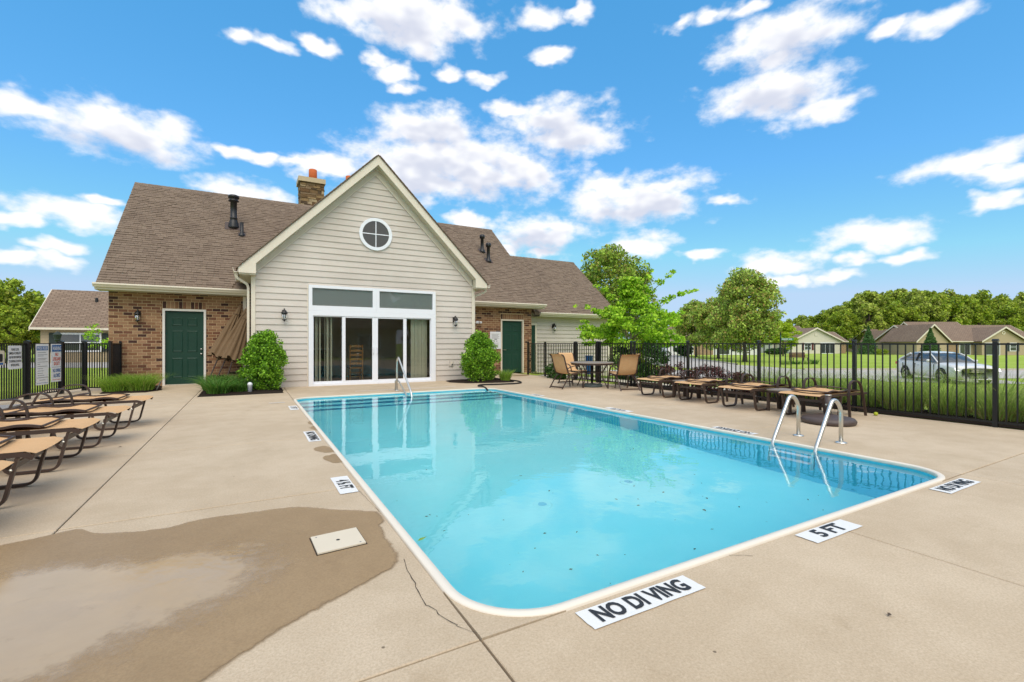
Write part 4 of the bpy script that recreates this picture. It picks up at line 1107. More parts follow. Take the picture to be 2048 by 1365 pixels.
# --- room behind the glass
rm = MB(); rm.box(0.25, 6.6, 19.0, 19.1, 0, 2.5); rm.box(0.22, 0.25, 14.9, 19.05, 0, 2.5); rm.box(6.6, 6.63, 14.9, 19.05, 0, 2.5); rm.box(0.22, 6.63, 14.87, 19.1, 2.5, 2.55)
room = rm.mk('interior_wall', 'room', club)
MB().box(0.22, 6.63, 14.87, 19.1, -0.02, 0.02).mk('interior_floor', 'room_floor', club)
MB().box(1.0, 2.6, 18.5, 18.95, 0.02, 1.0).mk('interior_cabinet', 'dark', club)
for k in range(8):
    x = 1.66 + k * 0.055 + (0.10 if k > 3 else 0)
    MB().box(x, x + 0.012 + 0.03 * (k % 2), 14.98, 15.06, 0.08, 2.03).mk('blind_slat', 'blind', du)
for k in range(9):
    x = 4.62 + k * 0.062
    MB().box(x, x + 0.056, 14.98 + 0.012 * (k % 2), 15.0 + 0.012 * (k % 2), 0.08, 2.03).mk('blind_slat', 'blind', du)
ch = thing('wooden_chair', (2.95, 15.5, 0.02), 'tall ladder back wooden chair standing inside behind the glass doors', 'chair')
for s_ in (-1, 1):
    MB().tube([(2.95 + s_ * 0.19, 15.25, 0.02), (2.95 + s_ * 0.19, 15.25, 1.20)], 0.022).mk('post', 'wood', ch)
    MB().tube([(2.95 + s_ * 0.20, 15.68, 0.02), (2.95 + s_ * 0.20, 15.68, 0.47)], 0.02).mk('leg', 'wood', ch)
for k in range(5):
    zz = 0.58 + k * 0.135
    V = []
    for j in range(7):
        x = -0.18 + 0.06 * j; bow = 0.05 * (1 - (x / 0.18) ** 2)
        V += [(2.95 + x, 15.25 - bow * 0.4, zz), (2.95 + x, 15.25 - bow * 0.4, zz + 0.045 + bow * 0.6)]
    mk('slat', V, [(2 * j, 2 * j + 2, 2 * j + 3, 2 * j + 1) for j in range(6)], 'wood', ch)
MB().box(2.75, 3.15, 15.24, 15.70, 0.45, 0.49).mk('seat', 'wood', ch)
for zz in (0.2, 0.32):
    MB().tube([(2.76, 15.25, zz), (3.14, 15.25, zz)], 0.012).mk('rung', 'wood', ch)

# --- chimneys, vents
def chimney(x0, x1, y0, y1, z0, z1, potx):
    c_ = MB().box(x0 + 0.03, x1 - 0.03, y0 + 0.03, y1 - 0.03, z0, z1).mk('chimney', 'mortar', club)
    for face in range(4):
        z = z0
        while z < z1 - 0.02:
            h = min(random.uniform(0.07, 0.17), z1 - z)
            lo, hi = (x0, x1) if face % 2 == 0 else (y0, y1)
            p = lo
            while p < hi - 0.02:
                w2 = min(random.uniform(0.12, 0.36), hi - p)
                if hi - p - w2 < 0.07:
                    w2 = hi - p
                d = random.uniform(0.0, 0.035); m = 0.006
                b = MB()
                if face == 0: b.box(p + m, p + w2 - m, y0 - d, y0 + 0.05, z + m, z + h - m)
                elif face == 2: b.box(p + m, p + w2 - m, y1 - 0.05, y1 + d, z + m, z + h - m)
                elif face == 1: b.box(x1 - 0.05, x1 + d, p + m, p + w2 - m, z + m, z + h - m)
                else: b.box(x0 - d, x0 + 0.05, p + m, p + w2 - m, z + m, z + h - m)
                b.v = [(a + random.uniform(-0.008, 0.008), b_ + random.uniform(-0.008, 0.008), e_ + random.uniform(-0.008, 0.008)) for a, b_, e_ in b.v]
                b.mk('stone', 'stone', c_); p += w2
            z += h
    MB().box(x0 - 0.09, x1 + 0.06, y0 - 0.09, y1 + 0.06, z1, z1 + 0.20).mk('cap', 'cap', c_)
    MB().lathe([(0.175, 0), (0.17, 0.50), (0.15, 0.52), (0.14, 0.50), (0.13, 0.1)], (potx, (y0 + y1) / 2, z1 + 0.2), 20).mk('flue_pot', 'terracotta', c_, True)
chimney(1.93, 2.87, 21.95, 22.85, 6.2, 8.22, 2.47)
chimney(3.70, 4.60, 22.3, 23.1, 6.2, 8.30, 4.08)
def vent(x, y, z, top, r, big, parent=mr):
    h = top - z
    if big:
        pr_ = [(r * 1.75, 0), (r * 1.7, 0.08), (r * 1.25, h * 0.24), (r * 1.0, h * 0.30), (r * 1.15, h * 0.31), (r * 1.15, h * 0.33), (r, h * 0.34), (r, h * 0.80), (r * 1.6, h * 0.82), (r * 1.6, h * 0.84), (r * 1.25, h * 0.86), (r * 1.25, h * 0.9), (r * 1.65, h * 0.91), (r * 1.65, h * 0.98), (r * 1.2, h)]
    else:
        pr_ = [(r * 2.4, 0), (r * 1.9, 0.10), (r * 1.1, 0.16), (r, 0.17), (r, h)] if r < 0.06 else [(r * 2.2, 0), (r * 1.7, 0.12), (r * 1.05, 0.2), (r, h * 0.78), (r * 1.7, h * 0.8), (r * 1.7, h * 0.95), (r, h)]
    MB().lathe(pr_, (x, y, z - 0.06), 20).mk('vent_pipe', 'black', parent, True)
vent(-0.48, 19.52, 5.40, 6.62, 0.105, True); vent(-0.22, 19.11, 5.05, 5.58, 0.055, False)
vent(9.45, 19.63, 5.49, 6.36, 0.072, False); vent(9.45, 18.98, 4.94, 5.86, 0.072, False)
th = math.atan(SL)
for (x, y, s_) in ((-0.48, 19.52, 0.27), (-0.22, 19.11, 0.12), (9.45, 19.63, 0.17), (9.45, 18.98, 0.17)):
    z = ZE + SL * (y - YE) + 0.03
    MB().box(-s_, s_, -s_, s_, 0, 0.006).xf(Matrix.Translation((x, y, z)) @ Matrix.Rotation(th, 4, 'X')).mk('flashing', 'bronze', mr)

# --- fixtures on the wall
def lantern(x, y, z, label, s=1.0):
    t_ = thing('wall_lantern', (x, y, z), label, 'wall lamp', 'black wall lanterns on the clubhouse')
    b = MB().box(x - 0.05, x + 0.05, y - 0.022, y, z - 0.02, z + 0.16); b.mk('backplate', 'black', t_)
    MB().tube(fillet([(x, y - 0.02, z + 0.10), (x, y - 0.06, z + 0.20), (x, y - 0.14, z + 0.17)], 0.05), 0.011).mk('arm', 'black', t_)
    MB().lathe([(0.002, 0.20), (0.02, 0.19), (0.018, 0.16), (0.05, 0.13), (0.085, 0.075), (0.088, 0.055), (0.07, 0.05)], (x, y - 0.14, z), 12).mk('hood', 'black', t_, True)
    MB().lathe([(0.066, 0.05), (0.060, -0.06), (0.045, -0.12)], (x, y - 0.14, z), 10).mk('glass_shade', 'lampglass', t_, True)
    for k in range(6):
        a = k * math.pi / 3
        MB().tube([(x + 0.067 * math.cos(a), y - 0.14 + 0.067 * math.sin(a), z + 0.055), (x + 0.047 * math.cos(a), y - 0.14 + 0.047 * math.sin(a), z - 0.13)], 0.005, 5).mk('rib', 'black', t_)
    MB().lathe([(0.05, -0.12), (0.045, -0.14), (0.012, -0.15), (0.012, -0.17), (0.003, -0.18)], (x, y - 0.14, z), 12).mk('finial', 'black', t_, True)
    MB().lathe([(0.01, -0.12), (0.022, -0.06), (0.02, 0.0), (0.012, 0.03)], (x, y - 0.14, z), 10).mk('bulb', 'white', t_, True)
lantern(0.863, WG - 0.012, 2.03, 'black wall lantern on beige siding left of the glass doors')
lantern(6.025, WG - 0.012, 1.97, 'black wall lantern on beige siding right of the glass doors')
lantern(-2.772, WB, 2.02, 'black wall lantern on the brick left of the near green door')
lantern(11.95, WW - 0.012, 1.95, 'black wall lantern on the far right siding wing')
fl = thing('flood_light', (7.98, WB, 2.09), 'small white twin flood light on the far brick wall', 'wall lamp')
MB().box(7.93, 8.03, WB - 0.03, WB, 2.04, 2.14).mk('box', 'white', fl)
for s_ in (-1, 1):
    MB().lathe([(0.02, 0), (0.035, 0.05), (0.05, 0.11), (0.045, 0.12)], n=12).xf(Matrix.Translation((7.98 + s_ * 0.05, WB - 0.03, 2.1)) @ Matrix.Rotation(R(105), 4, 'X') @ Matrix.Rotation(R(s_ * 25), 4, 'Y')).mk('lamp_head', 'white', fl, True)
oc = thing('outlet_box', (5.92, WG, 0.52), 'tan weatherproof outlet box low on the siding', 'outlet')
MB().box(5.85, 5.99, WG - 0.035, WG - 0.005, 0.48, 0.68).mk('mount', 'siding', oc); MB().box(5.89, 5.955, WG - 0.06, WG - 0.036, 0.53, 0.63).mk('cover', 'trim', oc); MB().box(5.92, 5.955, WG - 0.075, WG - 0.061, 0.51, 0.56).mk('plug', 'rubber', oc)
wb = MB().box(-0.96, -0.86, WB - 0.07, WB - 0.002, 0.98, 1.16).mk('switch_box', 'white', None); tag(wb, 'small white box on the brick behind the closed umbrellas', 'outlet')
ns = thing('notice_board', (8.78, WB, 1.0), 'white framed notice on brick beside the far green door', 'sign')
MB().box(8.53, 9.02, WB - 0.03, WB - 0.004, 1.02, 1.72).mk('frame', 'white', ns); MB().box(8.56, 8.99, WB - 0.034, WB - 0.031, 1.05, 1.69).mk('sheet', 'signwhite', ns)
for k in range(7):
    MB().box(8.60, 8.95 - 0.03 * (k % 3), WB - 0.036, WB - 0.0345, 1.62 - k * 0.03, 1.628 - k * 0.03).mk('print_line', 'greyink', ns)
MB().box(8.72, 8.84, WB - 0.036, WB - 0.0345, 1.40, 1.425).mk('print_block', 'ink', ns); MB().box(8.71, 8.75, WB - 0.036, WB - 0.0345, 1.32, 1.36).mk('print_block', 'greyink', ns); MB().box(8.81, 8.85, WB - 0.036, WB - 0.0345, 1.32, 1.36).mk('print_block', 'greyink', ns)
for k in range(6):
    MB().box(8.62, 8.93 - 0.04 * (k % 2), WB - 0.036, WB - 0.0345, 1.26 - k * 0.03, 1.267 - k * 0.03).mk('print_line', 'greyink', ns)

# ------------------------------------------------------------------ foliage helpers
def leaf_quads(P, size, aspect=0.6, up=0.0, jit=0.4):
    n_ = len(P)
    a = rng.normal(size=(n_, 3)); a[:, 2] *= (1 - up); a /= np.linalg.norm(a, axis=1)[:, None]
    b = rng.normal(size=(n_, 3)); b -= a * (a * b).sum(1)[:, None]; b /= np.linalg.norm(b, axis=1)[:, None]
    s = size * (1 + jit * rng.uniform(-1, 1, n_))[:, None]
    c_ = np.cross(a, b) * s * 0.18
    V = np.stack([P - a * s, P + b * s * aspect + c_, P + a * s, P - b * s * aspect + c_], 1).reshape(-1, 3)
    F = np.arange(4 * n_).reshape(-1, 4)
    return V, F
def clump_points(blobs, n_, shell=0.55):
    """points in ellipsoids (cx,cy,cz,rx,ry,rz), mostly near their skins"""
    w_ = np.array([b[3] * b[4] * b[5] for b in blobs]) ** (2 / 3); w_ /= w_.sum()
    k = rng.choice(len(blobs), n_, p=w_)
    B = np.array(blobs)[k]
    d = rng.normal(size=(n_, 3)); d /= np.linalg.norm(d, axis=1)[:, None]
    r = rng.uniform(shell ** 3, 1.08, n_) ** (1 / 3)
    return B[:, :3] + d * r[:, None] * B[:, 3:]
def grow(center, rx, ry, rz, nb, br=(0.18, 0.34), seed=0, cone=0.0):
    """uneven crown: many small sub-clumps spread over an envelope"""
    rs = np.random.default_rng(seed); out = []
    for _ in range(nb):
        d = rs.normal(size=3); d /= np.linalg.norm(d); r = rs.uniform(0.35, 1.0) ** 0.5
        q = d * r
        k = 1 - cone * max(0, q[2] * 0.5 + 0.5) * 0.9
        s = rs.uniform(*br)
        out.append((center[0] + q[0] * rx * k, center[1] + q[1] * ry * k, center[2] + q[2] * rz, s * rx * 1.1, s * ry * 1.1, s * rz * rs.uniform(0.6, 0.9)))
    return out
def limbs(base, h, r0, targets, parent, mat='bark', lean=(0, 0)):
    b = MB()
    top = (base[0] + lean[0], base[1] + lean[1], base[2] + h)
    n_ = 8
    path = [(base[0] + lean[0] * k / n_ + random.gauss(0, r0 * 0.15) * (0 < k), base[1] + lean[1] * k / n_ + random.gauss(0, r0 * 0.15) * (0 < k), base[2] + h * k / n_) for k in range(n_ + 1)]
    b.tube(path, r0, 9, taper=[1.35] + [1 - 0.75 * k / n_ for k in range(1, n_ + 1)])
    for tg in targets:
        k = random.randint(3, n_ - 1); s0 = Vector(path[k]); e = Vector(tg[:3]); m_ = (s0 + e) / 2 + Vector((0, 0, 0.12 * (e - s0).length))
        b.tube([s0, s0.lerp(m_, 0.5), m_, m_.lerp(e, 0.55), e], r0 * 0.36, 6, taper=[1, 0.8, 0.6, 0.4, 0.15])
    return b.mk('trunk', mat, parent, True)
def blades(name, cx, cy, cz, n_, spread, h, w0, lean, mat, parent=None, sy=None, seg=4):
    sy = sy or spread
    a = rng.uniform(0, 2 * np.pi, n_); rr = np.sqrt(rng.uniform(0, 1, n_))
    bx, by = cx + np.cos(a) * rr * spread, cy + np.sin(a) * rr * sy
    da = a + rng.normal(0, 0.7, n_); H = h * rng.uniform(0.55, 1.1, n_); Ln = lean * H * rng.uniform(0.25, 1.2, n_) * (0.35 + rr)
    dx, dy = np.cos(da), np.sin(da); pa = rng.uniform(0, np.pi, n_); px, py = np.cos(pa), np.sin(pa)
    V = np.zeros((n_, seg + 1, 2, 3))
    for k in range(seg + 1):
        t_ = k / seg; wdt = w0 * (1 - t_ ** 1.5) + 0.0004
        x = bx + dx * Ln * t_ ** 2; y = by + dy * Ln * t_ ** 2; z = cz + H * (t_ - 0.22 * lean * t_ ** 3)
        V[:, k, 0] = np.stack([x - px * wdt, y - py * wdt, z], -1); V[:, k, 1] = np.stack([x + px * wdt, y + py * wdt, z], -1)
    V = V.reshape(-1, 3); base = np.arange(n_)[:, None] * (seg + 1) * 2
    F = np.concatenate([np.stack([base[:, 0] + 2 * k, base[:, 0] + 2 * k + 1, base[:, 0] + 2 * k + 3, base[:, 0] + 2 * k + 2], -1) for k in range(seg)])
    return V, F
def grass_clump(name, cx, cy, cz, n_, spread, h, w0, lean, mat, label, cat='plant', group=None, sy=None, dead=0):
    t_ = thing(name, (cx, cy, cz), label, cat, group)
    V, F = blades('b', cx, cy, cz, n_, spread, h, w0, lean, mat, sy=sy)
    npmesh('foliage', V, F, mat, t_)
    if dead:
        V, F = blades('b', cx, cy, cz, dead, spread, h * 0.45, w0 * 0.9, lean * 1.2, mat, sy=sy)
        npmesh('dry_blades', V, F, 'gr_dead', t_)
    return t_

# ------------------------------------------------------------------ mulch beds
def bed(pts, h, label):
    P = np.array(pts, float); c_ = P.mean(0); V = []; F = []; n_ = len(P); lv = 5
    for q in range(lv):
        t_ = q / lv
        for p in P:
            r = p + (c_ - p) * t_
            V.append((r[0] + random.gauss(0, 0.012), r[1] + random.gauss(0, 0.012), 0.004 + h * (1 - (1 - t_) ** 3) + random.uniform(0, 0.012) * (q > 0)))
    V.append((c_[0], c_[1], h))
    for q in range(lv - 1):
        F += [(q * n_ + k, q * n_ + (k + 1) % n_, (q + 1) * n_ + (k + 1) % n_, (q + 1) * n_ + k) for k in range(n_)]
    F += [((lv - 1) * n_ + k, (lv - 1) * n_ + (k + 1) % n_, len(V) - 1) for k in range(n_)]
    tag(mk('mulch_bed', V, F, 'mulch'), label, kind='structure')
def dense(pts, st=0.15):
    out = []
    for a, b in zip(pts, pts[1:] + pts[:1]):
        n_ = max(1, int(math.dist(a, b) / st)); out += [(a[0] + (b[0] - a[0]) * k / n_, a[1] + (b[1] - a[1]) * k / n_) for k in range(n_)]
    return out
bed(dense([(-1.04, 13.0), (0.76, 13.03), (0.80, 14.66), (0.04, 14.68), (0.02, 16.97), (-1.10, 16.97)]), 0.05, 'dark mulch bed under the left bush and umbrellas')
bed(dense([(5.55, 14.0), (5.95, 13.38), (6.8, 13.10), (7.40, 13.02), (7.62, 13.4), (7.62, 14.3), (6.78, 14.66), (5.7, 14.66)]), 0.05, 'dark mulch bed under the right bush')
bed(dense([(-3.2, 15.0), (-2.3, 14.9), (-2.02, 15.4), (-2.22, 16.96), (-3.4, 16.96)]), 0.05, 'dark mulch bed beside the left door')
bed(dense([(9.75, -6.5), (10.9, -6.5), (11.0, 8.5), (10.6, 10.9), (9.75, 11.2)], 0.3), 0.04, 'dark mulch strip outside the right fence')

# ------------------------------------------------------------------ boxwood bushes, clumps in the beds
def bush(cx, cy, rx, ry, h, label, n_, mat, seed, size=0.028):
    t_ = thing('boxwood_bush', (cx, cy, 0.03), label, 'bush', 'clipped bushes beside the glass doors')
    rs = np.random.default_rng(seed)
    blobs = []
    for k in range(95):
        zz = rs.uniform(0.02, 1.0) ** 0.8; a = rs.uniform(0, 6.283)
        prof = (0.80 + 0.45 * zz) if zz < 0.40 else max(0.12, 1.0 * math.cos((zz - 0.36) / 0.64 * 1.50) ** 0.72)
        prof = min(1.0, prof); rr = prof * rs.uniform(0.72, 1.0)
        blobs.append((cx + math.cos(a) * rx * rr * 0.86, cy + math.sin(a) * ry * rr * 0.86, 0.10 + zz * (h - 0.2), 0.13 * rs.uniform(0.8, 1.4), 0.13 * rs.uniform(0.8, 1.4), 0.12 * rs.uniform(0.8, 1.4)))
    for k in range(14):
        zz = k / 13; prof = min(1.0, (0.75 + 0.5 * zz) if zz < 0.42 else max(0.1, math.cos((zz - 0.36) / 0.64 * 1.50) ** 0.72))
        blobs.append((cx, cy, 0.1 + zz * (h - 0.25), rx * prof * 0.78, ry * prof * 0.78, 0.14))
    P = clump_points(blobs, n_, 0.5)
    V, F = leaf_quads(P, size, 0.62)
    npmesh('foliage', V, F, mat, t_)
    b = MB()
    for k in range(7):
        a = k * 0.9
        b.tube([(cx + 0.05 * math.cos(a), cy + 0.05 * math.sin(a), 0.02), (cx + 0.14 * math.cos(a), cy + 0.14 * math.sin(a), 0.3), (cx + 0.3 * rx * math.cos(a), cy + 0.3 * ry * math.sin(a), h * 0.7)], 0.02, 6, taper=[1, 0.8, 0.4])
    b.mk('stem', 'bark', t_)
bush(0.37, 13.98, 0.63, 0.60, 1.60, 'rounded bright green bush left of the glass doors beside the downspout', 17000, 'lf_box', 3)
bush(6.52, 13.72, 0.70, 0.66, 1.66, 'cone shaped bright green bush right of the glass doors', 17000, 'lf_box', 5)
grass_clump('grass_tuft', 7.32, 13.45, 0.03, 500, 0.16, 0.42, 0.006, 0.7, 'gr_lime', 'small fine green tuft at the right foot of the cone bush')
grass_clump('ornamental_grass', -2.95, 15.45, 0.03, 650, 0.30, 0.50, 0.007, 0.9, 'gr_lime', 'bright lime grass clump nearest the left fence corner', group='lime grass clumps by the brick wall')
grass_clump('ornamental_grass', -2.48, 15.40, 0.03, 700, 0.30, 0.52, 0.007, 0.9, 'gr_lime', 'bright lime grass clump nearest the white door frame', group='lime grass clumps by the brick wall')
grass_clump('ornamental_grass', -2.72, 15.9, 0.03, 500, 0.3, 0.50, 0.007, 0.9, 'gr_lime', 'rear lime grass clump against the brick wall', group='lime grass clumps by the brick wall')
for k, (x, y, lb) in enumerate(((-0.66, 13.50, 'front'), (-0.80, 14.5, 'middle'), (-0.30, 14.6, 'right hand'), (-0.72, 15.5, 'rear'), (-0.20, 13.75, 'bush side'))):
    grass_clump('liriope_clump', x, y, 0.03, 420, 0.24, 0.46 if k != 4 else 0.34, 0.010, 1.1, 'gr_lir', lb + ' dark green strappy clump below the leaning umbrellas', group='strappy clumps below the umbrellas')
pipe = MB().lathe([(0.05, 0.0), (0.05, 0.16), (0.058, 0.165), (0.058, 0.2), (0.03, 0.24)], (0.02, 13.45, 0.03), 14).mk('cleanout_pipe', 'white', None, True); tag(pipe, 'short white clean out pipe at the foot of the left bush', 'pipe')
hs_ = MB().tube(fillet([(-2.12, 15.3, 0.03), (-2.05, 15.42, 0.22), (-2.05, 15.6, 0.24), (-2.15, 15.75, 0.05)], 0.1), 0.012, 7).mk('garden_hose', 'greyink', None, True); tag(hs_, 'loop of grey hose at the right end of the lime grass', 'hose')
hp = fillet([(7.3, 14.2, 0.05), (7.55, 13.6, 0.022), (7.62, 13.1, 0.02), (7.42, 12.55, 0.02), (7.1, 12.36, 0.02), (6.5, 12.38, 0.02), (5.98, 12.50, 0.02), (5.74, 12.25, 0.02), (5.72, 11.8, 0.034), (5.70, 11.55, 0.0), (5.68, 11.2, -0.25)], 0.18)
hb = MB().tube([(q.x, q.y, q.z + 0.006) for q in hp], 0.022, 8).mk('garden_hose', 'rubber', None, True); tag(hb, 'black hose snaking from the right mulch bed into the pool', 'hose')

# ------------------------------------------------------------------ closed umbrellas leaning in the corner
def umbrella(base, top, roll, seed, label):
    t_ = thing('patio_umbrella', base, label, 'umbrella', 'closed umbrellas leaning against the brick')
    b0, tp = Vector(base), Vector(top); ax = (tp - b0); ln = ax.length
    M_ = Matrix.Translation(b0) @ ax.to_track_quat('Z', 'Y').to_matrix().to_4x4() @ Matrix.Rotation(roll, 4, 'Z')
    MB().tube([(0, 0, 0), (0, 0, ln)], 0.019, 10).xf(M_).mk('pole', 'bronze', t_)
    MB().tube([(0, 0, ln * 0.30), (0, 0, ln * 0.38)], 0.034, 10).xf(M_).mk('hub', 'canvas', t_)
    rs = random.Random(seed); nn = 48; lv = 16
    ph = [rs.uniform(-0.3, 0.3) for _ in range(8)]
    V, F = [], []
    for q in range(lv + 1):
        t2 = q / lv
        z = ln * (0.34 + 0.60 * t2)
        rad = 0.23 * (1 - t2) ** 0.75 + 0.035
        for k in range(nn):
            a = 2 * math.pi * k / nn
            lobe = 0.55 + 0.45 * abs(math.cos(4 * a + ph[0] + 0.5 * t2)) ** 0.7
            rr = rad * lobe * (1 + 0.12 * math.sin(2 * a + ph[1]))
            V.append((rr * math.cos(a + 0.35 * t2), rr * math.sin(a + 0.35 * t2), z - (0.07 * (1 - lobe) if q == 0 else 0) + (0.05 * math.cos(4 * a) if q == 0 else 0)))
    F = [(q * nn + k, q * nn + (k + 1) % nn, (q + 1) * nn + (k + 1) % nn, (q + 1) * nn + k) for q in range(lv) for k in range(nn)] + [tuple(range(lv * nn, (lv + 1) * nn))]
    MB().add(V, F).xf(M_).mk('canopy', 'canvas', t_, True)
    V = []
    for q, (rad, z) in enumerate(((0.105, 0.875), (0.07, 0.94), (0.03, 1.0))):
        for k in range(24):
            a = 2 * math.pi * k / 24; rr = rad * (0.7 + 0.3 * abs(math.cos(4 * a + 0.6)))
            V.append((rr * math.cos(a), rr * math.sin(a), ln * z))
    F = [(q * 24 + k, q * 24 + (k + 1) % 24, (q + 1) * 24 + (k + 1) % 24, (q + 1) * 24 + k) for q in range(2) for k in range(24)] + [tuple(range(48, 72))]
    MB().add(V, F).xf(M_).mk('vent_flap', 'canvas', t_, True)
umbrella((-1.08, 16.2, 0.03), (-0.22, 16.72, 2.42), 0.2, 1, 'closed brown umbrella leaning farthest left against the brick wall')
umbrella((-0.88, 16.0, 0.03), (-0.02, 16.55, 2.38), 0.9, 2, 'middle closed brown umbrella leaning on brick beside the downspout')
umbrella((-0.62, 15.9, 0.03), (0.0, 16.25, 2.25), 0.5, 3, 'closed brown umbrella farthest right, half hidden by the rounded bush')

# ------------------------------------------------------------------ fences
def fence(name, label, posts, thick=(), hgt=1.25, caps=True, spacing=0.112, group=None):
    t_ = thing(name, (posts[0][0], posts[0][1], 0), label, 'fence', group)
    pk = MB().box(-0.009, 0.009, -0.009, 0.009, 0, 1); pm = bpy.data.meshes.new('picket'); pm.from_pydata(pk.v, [], pk.f); pm.materials.append(MAT['fencebl'])
    for k, (x, y) in enumerate(posts):
        h = 0.048 if k in thick else 0.028
        p_ = MB().box(x - h, x + h, y - h, y + h, -0.1, hgt + 0.03).mk('post', 'fencebl', t_)
        if caps:
            MB().prism([(-h - 0.006, 0), (h + 0.006, 0), (h + 0.006, 0.015), (0, 0.035), (-h - 0.006, 0.015)], 'y', -h - 0.006, h + 0.006).xf(Matrix.Translation((x, y, hgt + 0.031))).mk('cap', 'fencebl', p_)
        if k:
            a, b = Vector((*posts[k - 1], 0)), Vector((x, y, 0)); d = (b - a); ln = d.length; d.normalize()
            ha = 0.048 if k - 1 in thick else 0.028
            sd_ = Vector((-d.y, d.x, 0))
            for zz, hh in ((hgt - 0.012, 0.014), (0.075, 0.014)):
                MB().tube([a + d * ha + Vector((0, 0, zz)), b - d * h + Vector((0, 0, zz))], 1, side=sd_, hw=0.017, hh=hh).mk('rail', 'fencebl', t_)
            n_ = max(1, int(round(ln / spacing)) - 1)
            rz = math.atan2(d.y, d.x)
            for q in range(n_):
                P = a + d * (ln * (q + 1) / (n_ + 1))
                inst('picket', pm, t_, (P.x, P.y, 0.06), (1, 1, hgt - 0.07), (0, 0, rz))
    return t_
FX = 9.68
fence('metal_fence', 'black picket fence along the right side of the deck', [(FX, y) for y in (10.01, 8.125, 6.236, 4.394, 2.535, 0.7, -1.15, -3.0)])
fence('metal_fence', 'black picket fence section between the far green door and table', [(FX + 0.06, 16.0), (FX + 0.03, 14.72), (FX, 12.8), (FX, 11.63)], thick=(2, 3))
g_ = fence('fence_gate', 'black picket gate with tall latch posts behind the patio table', [(FX, 11.52), (FX, 10.14)])
MB().box(FX - 0.07, FX - 0.03, 11.56, 11.66, 0.75, 1.10).mk('latch', 'black', g_)
MB().tube([(FX - 0.05, 11.6, 1.05), (FX - 0.05, 11.6, 1.32)], 0.014).mk('latch_rod', 'black', g_)
fence('metal_fence', 'black picket fence behind the left loungers carrying the pool signs', [(-5.5, 6.2), (-5.2, 8.3), (-4.9, 10.4), (-4.58, 12.5), (-4.32, 14.42), (-4.05, 15.52)], thick=(4, 5), spacing=0.082)
fence('fence_gate', 'black picket gate panels between the sign fence and the brick corner', [(-4.045, 15.63), (-3.80, 16.35), (-3.20, 15.95)], thick=(1,), spacing=0.07)
fence('metal_fence', 'short return of black pickets meeting the brick wall', [(-3.195, 16.04), (-3.17, 16.95)], spacing=0.08)
# signs on the left fence
def fsign(t0, w2, z0, z1, label, lines_, nm='fence_sign', rounded=False):
    a, b = Vector((-4.58, 12.5, 0)), Vector((-4.32, 14.42, 0))
    if t0 > 1:
        a, b = Vector((-4.32, 14.42, 0)), Vector((-4.05, 15.52, 0)); t0 -= 1
    d = (b - a).normalized(); n_ = Vector((d.y, -d.x, 0)); c_ = a.lerp(b, t0) + n_ * 0.03
    t_ = thing(nm, (c_.x, c_.y, 0), label, 'sign', 'white signs on the left fence')
    h2 = (z1 - z0) / 2; zc = (z0 + z1) / 2
    poly = rrect(-w2, w2, -h2, h2, 0.03 if rounded else 0.006, 5)
    M_ = Matrix.Translation((c_.x, c_.y, zc)) @ Matrix((tuple(d) + (0,), (0, 0, 1, 0), tuple(n_) + (0,), (0, 0, 0, 1))).transposed()
    MB().prism(poly, 'z', -0.004, 0.0).xf(M_).mk('panel', 'signwhite', t_)
    for it in lines_:
        if it[0] == 't':
            _, s_, zz, size, mat, wid = it
            text('lettering', s_, size, mat, t_, tuple(M_ @ Vector((0, zz, 0.0035))), tuple(d), (0, 0, 1), width=wid, off=size * 0.02)
        else:
            _, x0, x1, y0, y1, mat = it
            MB().box(x0, x1, y0, y1, 0.001, 0.0018).xf(M_).mk('print_block', mat, t_)
fsign(0.74, 0.235, 0.70, 1.20, 'white rounded sign about closing umbrellas, leftmost on the fence',
      [('t', 'PLEASE CLOSE', 0.165, 0.068, 'ink', 0.26), ('t', 'UMBRELLAS COMPLETELY', 0.085, 0.068, 'ink', 0.42), ('t', 'AND RETURN FURNITURE', 0.0, 0.068, 'ink', 0.42), ('t', 'TO ORIGINAL LOCATION', -0.085, 0.068, 'ink', 0.42), ('t', 'BEFORE LEAVING', -0.165, 0.068, 'ink', 0.28)], rounded=True)
ln_ = [('b', -0.19, 0.19, 0.325, 0.42, 'blue'), ('t', 'POOL RULES', 0.372, 0.085, 'signwhite', 0.34)]
for k, (z_, a_) in enumerate(((0.27, 0.14), (0.22, 0.16), (0.19, 0.10), (0.13, 0.15), (0.10, 0.13), (0.05, 0.17), (0.0, 0.04), (-0.05, 0.16), (-0.10, 0.09), (-0.155, 0.1), (-0.21, 0.09), (-0.26, 0.11))):
    ln_.append(('b', -0.16, -0.16 + 2 * a_, z_, z_ + 0.009, 'greyink'))
ln_ += [('b', -0.19, 0.19, -0.31, -0.303, 'ink'), ('b', -0.10, 0.10, -0.37, -0.36, 'greyink'), ('b', -0.19, 0.19, -0.435, -0.428, 'blue')]
fsign(1.38, 0.21, 0.285, 1.235, 'tall white POOL RULES sign with blue heading on the fence', ln_)
fsign(1.82, 0.20, 0.32, 1.235, 'tall white WARNING sign with red lifeguard lettering on the fence',
      [('b', -0.17, 0.17, 0.27, 0.43, 'blue'), ('t', 'WARNING', 0.345, 0.13, 'signwhite', 0.31), ('t', 'NO', 0.20, 0.11, 'red', 0.11), ('t', 'LIFEGUARD', 0.09, 0.12, 'red', 0.28), ('t', 'ON DUTY', -0.02, 0.12, 'red', 0.22), ('b', -0.18, 0.18, -0.105, -0.10, 'blue'), ('t', 'NO DIVING', -0.19, 0.12, 'blue', 0.28), ('t', 'ALLOWED', -0.31, 0.12, 'blue', 0.24), ('b', -0.15, 0.15, -0.41, -0.40, 'red')])
